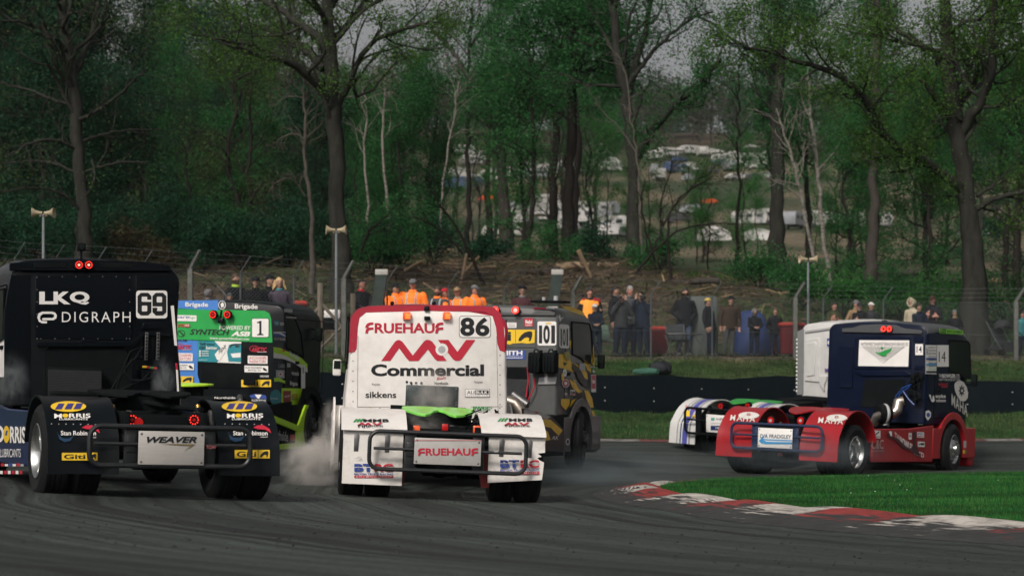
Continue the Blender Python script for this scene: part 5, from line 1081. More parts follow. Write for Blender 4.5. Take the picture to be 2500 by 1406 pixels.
    D.poly(K([(2012, 585), (2016, 568), (2036, 552), (2060, 547), (2090, 560), (2115, 595), (2126, 640), (2124, 670), (2108, 690), (2085, 696), (2060, 690), (2035, 655), (2018, 620)]), LW)
    for i in range(8):
        a = 2*math.pi*i/8; D.poly(K([(2072+30*math.cos(a-.12)*.8, 620+40*math.sin(a-.12)), (2072+30*math.cos(a+.12)*.8, 620+40*math.sin(a+.12)), (2072+10*math.cos(a+.6), 620+14*math.sin(a+.6)), (2072+10*math.cos(a-.6), 620+14*math.sin(a-.6))]), NV)
    D.oval(2041, 600, 2067, 640, NV); D.oval(2047, 609, 2061, 631, LW)
    for i, t in enumerate('MAHA'): D.text(1980+i*29, 640+i*22, 2005+i*29, 722+i*22, t, LW, .02, 0, sk=18)
    D.done('logo_badge')
    b = MB(); r = random.Random(9)
    for i in range(22):
        p = T.hit(1, 3.02+.1*r.random(), *z((1690+r.random()*90, 500+r.random()*200))); b.rbox(p, (.05+.08*r.random(), .06, .04+.1*r.random()), .012, MBLK)
    T.put(b, 'air_valve'); b = MB(); HB = mat('blue_hose', (.01, .05, .22), .4)
    for P in ([(1700, 575), (1640, 600), (1590, 660), (1580, 740)], [(1690, 590), (1620, 640), (1600, 700), (1560, 760)], [(1640, 620), (1680, 680), (1720, 720)]): b.tube([T.hit(1, 3, *z(p)) for p in P], .014, HB, 7)
    T.put(b, 'hose')
    EX_ = mat('bright_exhaust', (.48, .42, .36), .3, .9, var=.3, dirt=.4)
    b = MB(); P = [T.hit(1, y, *z(p)) for p, y in (((1645, 690), 2.9), ((1610, 700), 2.85), ((1598, 760), 2.8), ((1560, 790), 2.7), ((1530, 790), 2.5))]; b.tube(P, [.09, .11, .11, .10, .09], EX_, 16); T.put(b, 'exhaust_pipe')
    b = MB(); q = T.hit(1, 2.3, *z((1510, 785))); b.lathe([(.0, -.14), (.17, -.14), (.19, -.05), (.19, .05), (.14, .12), (0, .12)], q, (.6, .8, 0), MBLK, 20); b.tube([q+Vector((.05, -.1, .0)), q+Vector((-.12, -.1, -.06)), q+Vector((-.2, -.05, -.2))], .09, EX_, 12); b.lathe([(.195, -.03), (.205, 0), (.195, .03)], q, (.6, .8, 0), GREYV, 20); T.put(b, 'turbo')
    b = MB(); b.tube([(-.6, 1.0, 1.02), (-.3, 1.6, 1.1), (.2, 1.9, 1.05), (.5, 2.3, 1.0)], .04, MBLK, 8); b.rbox((0, 1.5, .98), (.7, .9, .14), .04, MBLK); T.put(b, 'deck_plate')
    P = fender_prof('round')
    P = [(y*1.05, zz*1.16) for y, zz in P]
    for s_ in (-1, 1):
        o = sheet_prof(T, 'rear_wing', P, *((-1.28, -.50) if s_ < 0 else (.50, 1.28)), RD, .02, bulge=.02, nx=12); bv = bvh_of(o)
        D = Decal(T, ('back', -.3), bv, zf=z, d0=.010)
        ox, oy, k = (0, 0, 1.) if s_ < 0 else (624, 18, 1.)
        D.oval(474+ox, 774+oy, 622+ox, 822+oy, LW)
        for i in range(6):
            a = 2*math.pi*i/6; D.poly([(548+ox+16*math.cos(a-.25), 794+oy+9*math.sin(a-.25)), (548+ox+16*math.cos(a+.25), 794+oy+9*math.sin(a+.25)), (548+ox+6*math.cos(a+.6), 794+oy+4*math.sin(a+.6)), (548+ox+6*math.cos(a-.6), 794+oy+4*math.sin(a-.6))], RD)
        for i, t in enumerate('MAHA'): D.text(416+ox*1.0+i*46, 796+oy+i*4, 456+ox+i*46, 836+oy+i*3, t, LW, .02, .15, sk=2)
        D.done('logo_badge')
    skid_plate(T, 1.2, RD, z=1.20, y0=.72, tilt=.20)
    p = [T.hit(1, -.9, *z(q)) for q in ((610, 1020), (858, 893), (413, 1022), (1062, 876))]
    rear_bar(T, p[2].x, p[3].x, p[2].z, p[3].z, -.86, mat('navy_tube', (.015, .03, .075), .4, dirt=.3), .027, (p[0].x, p[1].x, p[0].z, p[1].z), WHITE)
    D = Decal(T, ('back', -.906), zf=z); D.text(628, 927, 850, 955, 'D/A FRADGLEY', mat('slate_vinyl', (.10, .13, .18), .5), .03, .1, sk=6)
    AZ = mat('azure_vinyl', (.05, .3, .6), .4); D.poly([(690, 912), (650, 945), (618, 975), (640, 995), (680, 985), (645, 968), (655, 945)], AZ); D.poly([(640, 962), (855, 970), (855, 978), (640, 970)], AZ); D.poly([(625, 980), (855, 985), (855, 1000), (660, 998)], AZ); D.done('lettering')
    for x in (703, 915):
        q = T.hit(1, -.35, *z((x, 832))); b = MB(); b.lathe([(0, 0), (.08, 0), (.09, .05), (0, .07)], (q.x, q.y, q.z), (0, 1, 0), MBLK, 16); o = T.put(b, 'tail_light'); b = MB(); b.lathe([(.02, -.012), (.07, -.012), (.07, 0)], (q.x, q.y, q.z), (0, 1, 0), LAMPR, 16); b.lathe([(0, -.018), (.03, -.018), (.03, -.01)], (q.x, q.y, q.z), (0, 1, 0), GREYV, 12); b.build('lens', o)
    D = Decal(T, ('right', 1.21), zf=z, d0=.006); D.rect(1433, 900, 1479, 955, WHITE, sk=4); D.poly([(1440, 930), (1470, 906), (1472, 914), (1442, 938)], BLACKV); D.text(1437, 940, 1476, 951, 'wabco', BLACKV, .03)
    D.text(1416, 968, 1500, 1032, 'C&C', mat('faint_vinyl', (.55, .45, .42), .5), .0, .1); D.text(1416, 1042, 1498, 1052, 'LOGISTICS', GREYV, 0)
    D.text(1578, 912, 1616, 962, 'TW', WHITE, 0, sk=30); D.text(1618, 945, 1712, 1000, 'BOWLER', WHITE, .05, sk=60); D.text(1716, 1040, 1786, 1072, 'RLTD', WHITE, .02, sk=24)
    D.rect(1536, 908, 1558, 942, WHITE); D.rect(1676, 920, 1698, 966, WHITE); D.text(1680, 930, 1694, 950, 'Si', BLACKV, .04); D.rect(1736, 912, 1785, 950, WHITE, sk=3); D.text(1740, 920, 1781, 934, 'BTRC', BLUEV, .05); D.rect(1740, 940, 1781, 945, REDV); D.rect(1740, 980, 1788, 1016, WHITE, sk=3); D.poly([(1746, 988), (1752, 988), (1752, 1010), (1746, 1010)], BLACKV); D.rect(1757, 990, 1784, 1006, BLACKV)
    D.poly([(1532, 905), (1545, 940), (1600, 960), (1660, 1020), (1690, 1030), (1710, 990), (1700, 920), (1715, 905), (1728, 920), (1722, 1000), (1760, 1080), (1740, 1078), (1700, 1050), (1640, 1030), (1580, 970), (1520, 945)], mat('dusky_red_vinyl', (.05, .02, .025), .5)); D.done('sticker')  # last shape: dark reddish curve over the skirt
    D = Decal(T, ('right', 1.22), zf=z, d0=.006); D.poly([(1800, 765), (1822, 758), (1838, 775), (1836, 805), (1815, 832), (1798, 805)], WHITE); D.oval(1806, 775, 1830, 808, BLUEV); D.rect(2068, 975, 2088, 1025, GREYV); D.rect(2064, 1040, 2076, 1066, YELV); D.rect(2078, 1040, 2088, 1066, GREENV); D.done('sticker'); return T
# ---- white truck behind
def truckw():
    T = Truck('white racing truck with blue and navy striped rear wings, partly hidden behind the navy cab', 4.75, 42.6, .84, .05, -.02, 'trucks racing round the bend')
    z = zoomf(1640, 740, 2.907); w = 1.07
    WP = mat('cool_white_paint', (.60, .60, .585), .4, var=.06, dirt=.2, dirtcol=(.2, .2, .19)); GS = mat('grey_edge_paint', (.20, .21, .21), .5, var=.1); NB = mat('stripe_navy', (.012, .03, .12), .4); SB = mat('stripe_blue', (.08, .09, .36), .4)
    cab_shell(T, w=w, z0=.95, zt=2.72, r=.2, crown=.05, m=WP)
    common(T, w=w, z0=.95, zt=2.78, m=WP, skirt=WP, steer=.1)
    def raised(n_, P, m, d=.02):
        Q = [T.hit(1, 3.2, *z(q)) for q in P]; b = MB(); b.prism([(q.x, q.z) for q in Q], lambda u, v, dd: Vector((u, 3.2-dd, v)), -.01, d, m); return T.put(b, n_, bevel=.008)
    raised('back_panel', [(950, 260), (1040, 245), (1050, 270), (1045, 520), (1060, 560), (950, 550)], WP, .03); raised('back_panel', [(965, 285), (1030, 275), (1035, 300), (1020, 510), (965, 520)], WP, .05); raised('roof_rail', [(950, 195), (1140, 168), (1140, 185), (950, 212)], GREYV, .03); raised('back_panel', [(895, 200), (940, 180), (935, 650), (890, 650)], GS, .02)
    raised('cross_rib', [(1055, 515), (1110, 515), (1110, 530), (1090, 580), (1090, 620), (1060, 570)], WP, .06)
    D = Decal(T, ('back', 3.2), zf=z, d0=.024); D.rect(1107, 250, 1180, 305, BLUEV); D.text(1110, 262, 1150, 296, 'C', WHITE, .05); D.text(1092, 460, 1180, 490, 'IMPACT', mat('violet_vinyl', (.12, .05, .25), .4), .05)
    for i in range(14): D.rect(889, 250+i*28, 899, 264+i*28, WHITE)
    D.done('sticker')
    P = [(y*1.05, zz*1.10) for y, zz in fender_prof('round')]
    for s_ in (-1, 1):
        o = sheet_prof(T, 'rear_wing', P, *((-1.28, -.55) if s_ < 0 else (.55, 1.28)), WP, .02, bulge=.02, nx=12)
        me = o.data; 
        for m in (NB, SB, GS): me.materials.append(m)
        b = MB()
        for xa, xb, m in ((.70, .74, GS), (.78, .92, SB), (.96, .99, NB), (1.06, 1.08, GS)):
            R0 = []
            for (y, zz), (y2, z2) in zip(P[:-1], P[1:]):
                l = math.hypot(y2-y, z2-zz) or 1; n_ = ((z2-zz)/l, -(y2-y)/l)
                b.add([(s_*xa if s_ > 0 else -xb, y+n_[0]*.026, zz+n_[1]*.026), (s_*xb if s_ > 0 else -xa, y+n_[0]*.026, zz+n_[1]*.026), (s_*xb if s_ > 0 else -xa, y2+n_[0]*.026, z2+n_[1]*.026), (s_*xa if s_ > 0 else -xb, y2+n_[0]*.026, z2+n_[1]*.026)], [(0, 1, 2, 3)], m)
                b.add([(s_*xa if s_ > 0 else -xb, y-n_[0]*.006, zz-n_[1]*.006), (s_*xb if s_ > 0 else -xa, y-n_[0]*.006, zz-n_[1]*.006), (s_*xb if s_ > 0 else -xa, y2-n_[0]*.006, z2-n_[1]*.006), (s_*xa if s_ > 0 else -xb, y2-n_[0]*.006, z2-n_[1]*.006)], [(0, 1, 2, 3)], m)
        b.build('wing_stripe', o, smooth=0, recalc=False)
        D = Decal(T, ('back', -.72), bvh_of(o), zf=z, d0=.01)
        if s_ < 0: D.text(100, 725, 205, 745, 'RACING', REDV, .0, sk=25); D.rect(95, 765, 130, 805, YELV); D.rect(150, 795, 200, 812, YELV)
        D.done('sticker')
    skid_plate(T, 1.25, mat('mid_green_plastic', (.03, .30, .05), .4, var=.1, dirt=.2), z=1.13, y0=.4, tilt=.08)
    p = [T.hit(1, -.9, *z(q)) for q in ((245, 912), (500, 805), (85, 918), (720, 785))]
    rear_bar(T, p[2].x, p[3].x, p[2].z, p[3].z, -.86, MBLK, .027, (p[0].x, p[1].x, p[0].z, p[1].z), WHITE)
    D = Decal(T, ('back', -.906), zf=z); D.text(315, 812, 440, 830, 'engineering', BLACKV, .0); D.rect(280, 812, 305, 830, mat('mint_vinyl', (.1, .4, .35), .4)); D.rect(280, 850, 420, 853, GREYV); D.rect(278, 868, 460, 900, NB); D.text(312, 875, 400, 896, 'racing', WHITE, .02, .1); D.done('lettering')
    for x in (348, 538):
        q = T.hit(1, -.35, *z((x, 730))); b = MB(); b.lathe([(0, 0), (.08, 0), (.09, .05), (0, .07)], (q.x, q.y, q.z), (0, 1, 0), MBLK, 16); o = T.put(b, 'tail_light'); b = MB(); b.lathe([(.02, -.012), (.06, -.012), (.06, 0)], (q.x, q.y, q.z), (0, 1, 0), LAMPR, 16); b.build('lens', o)
    b = MB(); b.rbox((0, 1.5, .98), (.7, 1.5, .2), .04, MBLK); b.tube([(-.5, 1.8, 1.05), (0, 2.1, 1.12), (.6, 2.2, 1.1)], .07, MBLK); T.put(b, 'deck_plate'); return T
for f in (truck86, truck69, truck1, truck101, truck14, truckw): f()
# ================================================================ PEOPLE
def cloth(name, col, v=.25): return mat('cloth_'+name, col, .9, var=v, scale=9, bump=.5, spec=.15)
SK = mat('skin', (.42, .24, .17), .55, var=.12, scale=14); SKR = mat('skin_ruddy', (.45, .22, .16), .55, var=.12, scale=14); EYE = mat('eye_dark', (.03, .02, .02), .3); LIP = mat('lips', (.30, .11, .09), .5)
CL = {k: cloth(k, c) for k, c in dict(black=(.010, .011, .014), navy=(.012, .018, .035), char=(.035, .037, .042), grey=(.16, .16, .165), jeans=(.07, .10, .16), brown=(.05, .032, .022), tan=(.30, .20, .11), red=(.42, .02, .03), maroon=(.075, .022, .028), olive=(.06, .065, .03), cream=(.48, .42, .31), teal=(.05, .22, .24), white=(.66, .64, .62), plum=(.075, .06, .085), lime=(.40, .62, .06), yellow=(.50, .38, .10), dkgrey=(.07, .075, .08)).items()}
HV = mat('hi_vis_orange', (1.0, .20, .015), .7, var=.1, scale=9, bump=.4, emit=.3); AMB = mat('hi_vis_amber', (.95, .34, .03), .7, var=.1, scale=9, bump=.4, emit=.2); REF = mat('reflective_tape', (.42, .42, .42), .35, var=.1)  # orange and amber cloth emit a little, a painted-in glow for fluorescence
HAIR = {k: mat('hair_'+k, c, .6, var=.4, scale=30, bump=.8) for k, c in dict(dark=(.018, .013, .010), brown=(.07, .038, .02), blonde=(.62, .42, .20), grey=(.28, .27, .26), ginger=(.16, .06, .02)).items()}
def human(b, arms, bulk, lean, child, legs):
    """closed limbs and torso around a skeleton facing -y, 1.75 m tall; returns the joints used to paint it"""
    m = SK; B = []
    def limb(P, r):
        b.tube(P, r, m, 12)
        for p, q in zip(P, r): b.ball(p, q, m, 10, 7)
    hw = .095; sw = .160*bulk; 
    for s in (-1, 1):
        st = legs*s
        hip, knee, ank = Vector((s*hw, 0, .93)), Vector((s*(hw+.02), -.02-st*.5, .50)), Vector((s*(hw+.03), .02-st*.3, .09))
        limb([hip, hip.lerp(knee, .5), knee, knee.lerp(ank, .35), ank], [.105*bulk**.5, .098, .078, .076, .055])
        b.rbox(ank+Vector((s*.01, -.07, -.05)), (.09, .26, .085), .035, m)
    T_ = [(.79, .178*bulk, .125*bulk), (.86, .18*bulk, .13*bulk), (.98, .172*bulk, .128*bulk), (1.1, .16*bulk, .12*bulk), (1.2, .165*bulk, .12*bulk), (1.30, .18*bulk, .125*bulk), (1.38, .178*bulk, .112*bulk), (1.43, .135*bulk, .095), (1.47, .085, .07), (1.50, .056, .056), (1.54, .052, .052)]
    rings = []
    for z, a, c in T_:
        y = lean*(z-.9); rings.append([Vector((a*math.cos(2*math.pi*k/18), y+c*math.sin(2*math.pi*k/18), z)) for k in range(18)])
    b.loft(rings, m)
    hy = lean*.66-.015; H = Vector((0, hy, 1.64))
    b.ball(H, (.082, .10, .116), m, 16, 12); b.ball(H+Vector((0, -.012, -.062)), (.056, .068, .052), m, 12, 8)
    b.tube([H+Vector((0, -.082, .012)), H+Vector((0, -.108, -.022))], [.010, .016], m, 8); b.ball(H+Vector((0, -.085, .028)), (.052, .014, .012), m, 10, 6); b.ball(H+Vector((0, -.076, -.088)), (.024, .020, .017), m, 8, 6)
    for s in (-1, 1): b.ball(H+Vector((s*.078, .005, -.005)), (.012, .022, .032), m, 8, 6)
    hands = []
    for s in (-1, 1):
        sh = Vector((s*sw, lean*.5, 1.375)); 
        if arms == 'down': el, wr = sh+Vector((s*.07, .03, -.28)), sh+Vector((s*.07, -.05, -.53))
        elif arms == 'pocket': el, wr = sh+Vector((s*.10, .06, -.27)), Vector((s*.18, -.10, .98))
        elif arms == 'photo': el, wr = sh+Vector((s*.10, -.16, -.20)), Vector((s*.075, -.25+lean, 1.58))
        elif arms == 'fold': el, wr = sh+Vector((s*.06, -.05, -.27)), Vector((-s*.06, -.20, 1.17+s*.03))
        else: el, wr = sh+Vector((s*.05, -.10, -.26)), Vector((s*.07, -.26, 1.05))
        limb([sh, sh.lerp(el, .5), el, el.lerp(wr, .4), wr], [.062*bulk, .06*bulk, .052*bulk, .048*bulk, .038])
        d = (wr-el).normalized()
        if arms == 'photo': d = Vector((-s*.25, 0, 1)).normalized()
        if arms == 'fold': d = Vector((-s, 0, .1)).normalized()
        palm = wr+d*.05; side = d.cross(Vector((0, 1, 0))); side = side.normalized() if side.length > .1 else Vector((1, 0, 0)); nrm = side.cross(d).normalized()
        b.tube([wr, palm, palm+d*.04], [.030, .036, .030], m, 8); b.ball(palm+d*.03, .032, m, 8, 6)
        for k in range(4):
            q = palm+side*(k-1.5)*.0185+d*.045; L = (.055, .068, .062, .048)[k]; b.tube([q, q+d*L*.55+nrm*.008*-1, q+d*L*.9-nrm*.03], [.0115, .0105, .008], m, 6)
        q = palm-side*.03*s; b.tube([q, q+d*.03-side*s*.025, q+d*.055-side*s*.028], [.013, .012, .009], m, 6)
        hands.append((wr, el, sh))
    return H, hands
def person(px, top, label, jacket='black', legs='navy', arms='down', hair='dark', hat=None, hatc=None, face=0., off=1.2, bulk=1.15, vest=None, scarf=None, skin=SK, lean=0., beard=False, stride=.0, cx=None, hmax=1.92, ht=None):
    Y = float(Yf((px-CX)*53/F))+off; p = atg(px, Y); h = min(hmax, max(1.15, ZC+(H0-top)*Y/F-p.z)) if ht is None else ht
    k = h/1.76; e = empty('person', p, face); tag(e, label, 'person', 'spectators behind the fence')
    rp = random.Random(px*7+3); lean = lean if lean else rp.uniform(-.05, .13); stride = stride if stride else rp.uniform(-.16, .16)
    if arms == 'down' and rp.random() < .55: arms = rp.choice(['fold', 'pocket', 'front'])
    e.rotation_euler = (rp.uniform(-.03, .03), rp.uniform(-.07, .07), face+rp.uniform(-.25, .25))
    b = MB(); H, hands = human(b, arms, bulk, lean, h < 1.5, stride)
    me = bpy.data.meshes.new('body'); me.from_pydata([tuple(v) for v in b.V], [], b.F); t = bpy.data.objects.new('body', me); C.objects.link(t)
    rm = t.modifiers.new('r', 'REMESH'); rm.mode = 'VOXEL'; rm.voxel_size = .0135; sm = t.modifiers.new('s', 'SMOOTH'); sm.iterations = 3; sm.factor = .45
    dg = bpy.context.evaluated_depsgraph_get(); m2 = bpy.data.meshes.new_from_object(t.evaluated_get(dg)); bpy.data.objects.remove(t); bpy.data.meshes.remove(me)
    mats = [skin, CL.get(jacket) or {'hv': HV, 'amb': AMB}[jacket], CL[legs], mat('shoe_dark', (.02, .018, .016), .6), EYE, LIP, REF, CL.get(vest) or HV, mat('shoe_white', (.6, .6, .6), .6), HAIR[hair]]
    m2.materials.clear()
    for m in mats: m2.materials.append(m)
    n = len(m2.polygons); c = np.empty(n*3); m2.polygons.foreach_get('center', c); c = c.reshape(-1, 3); x, y, z = c[:, 0], c[:, 1], c[:, 2]
    idx = np.ones(n, int); idx[(z < .80)] = 2
    isarm = np.zeros(n, bool); ishand = np.zeros(n, bool)
    for wr, el, sh in hands:
        w_ = np.array(wr); dw = np.linalg.norm(c-w_, axis=1); v = np.array((wr-el).normalized()); pr = (c-w_)@v
        a, bb = np.array(el), np.array(wr); tt = np.clip(((c-a)@(bb-a))/((bb-a)@(bb-a)), 0, 1); dl = np.linalg.norm(c-a-tt[:, None]*(bb-a), axis=1); arm = dl < .075
        a2, b2 = np.array(sh), np.array(el); t2 = np.clip(((c-a2)@(b2-a2))/((b2-a2)@(b2-a2)), 0, 1); arm2 = (np.linalg.norm(c-a2-t2[:, None]*(b2-a2), axis=1) < .09) & (t2 > .15)
        isarm |= arm | arm2; hd = (dw < .16) & (pr > -.01) if arms != 'photo' else (dw < .17) & (c[:, 2] > w_[2]-.01)
        hd &= (z < 1.40) | (arms == 'photo'); ishand |= hd & (np.linalg.norm(c-np.array(H), axis=1) > .14)
    idx[isarm & (z < 1.45)] = 1
    if vest: idx[(~isarm) & (z > .88) & (z < 1.47)] = 7
    if jacket in ('hv', 'amb') or vest in ('hv',):
        st = ((np.abs(z-1.02) < .028) | (np.abs(z-1.16) < .026)) & (z < 1.45); st |= (np.abs(np.abs(x)-.11) < .022) & (z > 1.16) & (z < 1.46); idx[st & (idx != 2)] = 6
    idx[ishand] = 0
    if arms == 'pocket': idx[ishand] = 1
    idx[z < .085] = 3; 
    if legs == 'jeans': idx[z < .085] = 8
    hz = (z > 1.495) & (np.hypot(x, y-H.y) < .15) & ~ishand; idx[hz] = 0
    d = c-np.array(H)
    if beard: idx[(d[:, 2] < -.028) & (d[:, 2] > -.13) & hz & (d[:, 1] < .02)] = 9
    ey = (np.abs(np.abs(d[:, 0])-.031) < .014) & (np.abs(d[:, 2]-.010) < .008) & (d[:, 1] < -.06); idx[ey] = 4
    idx[(np.abs(d[:, 0]) < .024) & (np.abs(d[:, 2]+.055) < .007) & (d[:, 1] < -.06)] = 5
    m2.polygons.foreach_set('material_index', idx); m2.polygons.foreach_set('use_smooth', [True]*n); m2.transform(Matrix.Scale(k, 4)); m2.update()
    bo = bpy.data.objects.new('body', m2); C.objects.link(bo); bo.parent = e
    def kid(name, b_): 
        b_.V = [v*k for v in b_.V]; return b_.build(name, e, smooth=60)
    r = random.Random(px)
    if hat == 'hood':
        g = MB(); hc = CL[hatc]; g.lathe([(.070, -.118), (.098, -.10), (.125, -.02), (.118, .06), (.07, .12), (.0, .135)], H+Vector((0, .012, .005)), (0, 1, .12), hc, 18); kid('hood', g)
        if hatc == 'cream':
            g = MB()
            for i in range(26): a = 2*math.pi*i/26; g.ball(H+Vector((.10*math.cos(a), -.10+r.uniform(-.01, .01), .02+.12*math.sin(a))), .03, hc, 7, 5)
            kid('fur_trim', g)
    else:
        g = MB(); hm = HAIR[hair]; cap_top = hat is None
        rings = []
        for i in range(7):
            a = math.pi/2*(1-i/6.)*.98; rr = math.cos(a); zz = math.sin(a); rings.append([H+Vector((rr*.088*math.cos(t_), .010+rr*.106*math.sin(t_)+(-.0 if i < 6 else .0), zz*.122+.01+(0 if i < 3 else (i-2)/4*(.030 if math.sin(t_) < -.25 else (-.085 if math.sin(t_) > .35 else -.035)))+r.uniform(-.004, .004))) for t_ in [2*math.pi*j/16 for j in range(16)]])
        g.loft(rings[::-1], hm); kid('hair', g)
        if hair == 'blonde' or hair == 'long':
            g = MB()
            for i in range(30):
                a = rad(-20+220*i/29); q = H+Vector((.085*math.cos(a), .03+.085*math.sin(a)*.9, .06)); P = [q+Vector((.02*math.sin(j*1.6+i)+.012*j*math.cos(a), .012*j*math.sin(a), -.045*j)) for j in range(6)]; g.tube(P, [.02, .024, .024, .022, .018, .008], hm, 5)
            kid('curls', g)
    if hat in ('cap', 'beanie', 'brim'):
        g = MB(); hc = {'hv': HV}.get(hatc) or CL[hatc]; rings = []
        for i in range(6):
            a = math.pi/2*(1-i/5.); rings.append([H+Vector((math.cos(a)*.096*math.cos(t_), .006+math.cos(a)*.114*math.sin(t_), .035+math.sin(a)*(.098 if hat != 'beanie' else .11))) for t_ in [2*math.pi*j/18 for j in range(18)]])
        g.loft(rings[::-1], hc)
        if hat == 'cap': g.prism([(.075*math.cos(t_), -.07+.105*math.sin(t_)) for t_ in [math.pi+math.pi*j/10 for j in range(11)]], lambda u, v, dd: H+Vector((u, v, .045+(v+.07)*.25+dd)), 0, .01, hc)
        if hat == 'brim': g.lathe([(.085, .03), (.15, .035), (.15, .045), (.085, .05)], H+Vector((0, .005, 0)), (0, 0, 1), hc, 20)
        if hat == 'beanie': g.lathe([(.092, .0), (.106, .0), (.106, .04), (.092, .045)], H+Vector((0, .006, .03)), (0, 0, 1), hc, 18)
        kid({'cap': 'cap', 'brim': 'brimmed_hat', 'beanie': 'woolly_hat'}[hat], g)
    g = MB(); g.lathe([(.07, -.03), (.092, -.012), (.088, .03), (.066, .04)], Vector((0, lean*.55, 1.475)), (0, -.15, 1), (CL.get(scarf) if scarf else mats[1]), 16); kid('scarf' if scarf else 'collar', g)
    if arms == 'photo':
        g = MB(); g.rbox((0, -.27+lean, 1.64), (.15, .05, .09), .012, mat('camera_black', (.01, .01, .01), .4)); g.cyl((0, -.29+lean, 1.64), (0, -.40+lean, 1.64), .038, mat('camera_black', (.01, .01, .01), .4)); g.V = [v*k for v in g.V]
        o = g.build('camera', None, smooth=40); o.matrix_world = Matrix.Translation(p) @ Matrix.Rotation(face, 4, 'Z'); tag(o, 'black camera held up by '+cx, 'camera', 'cameras held by the spectators')
    return e
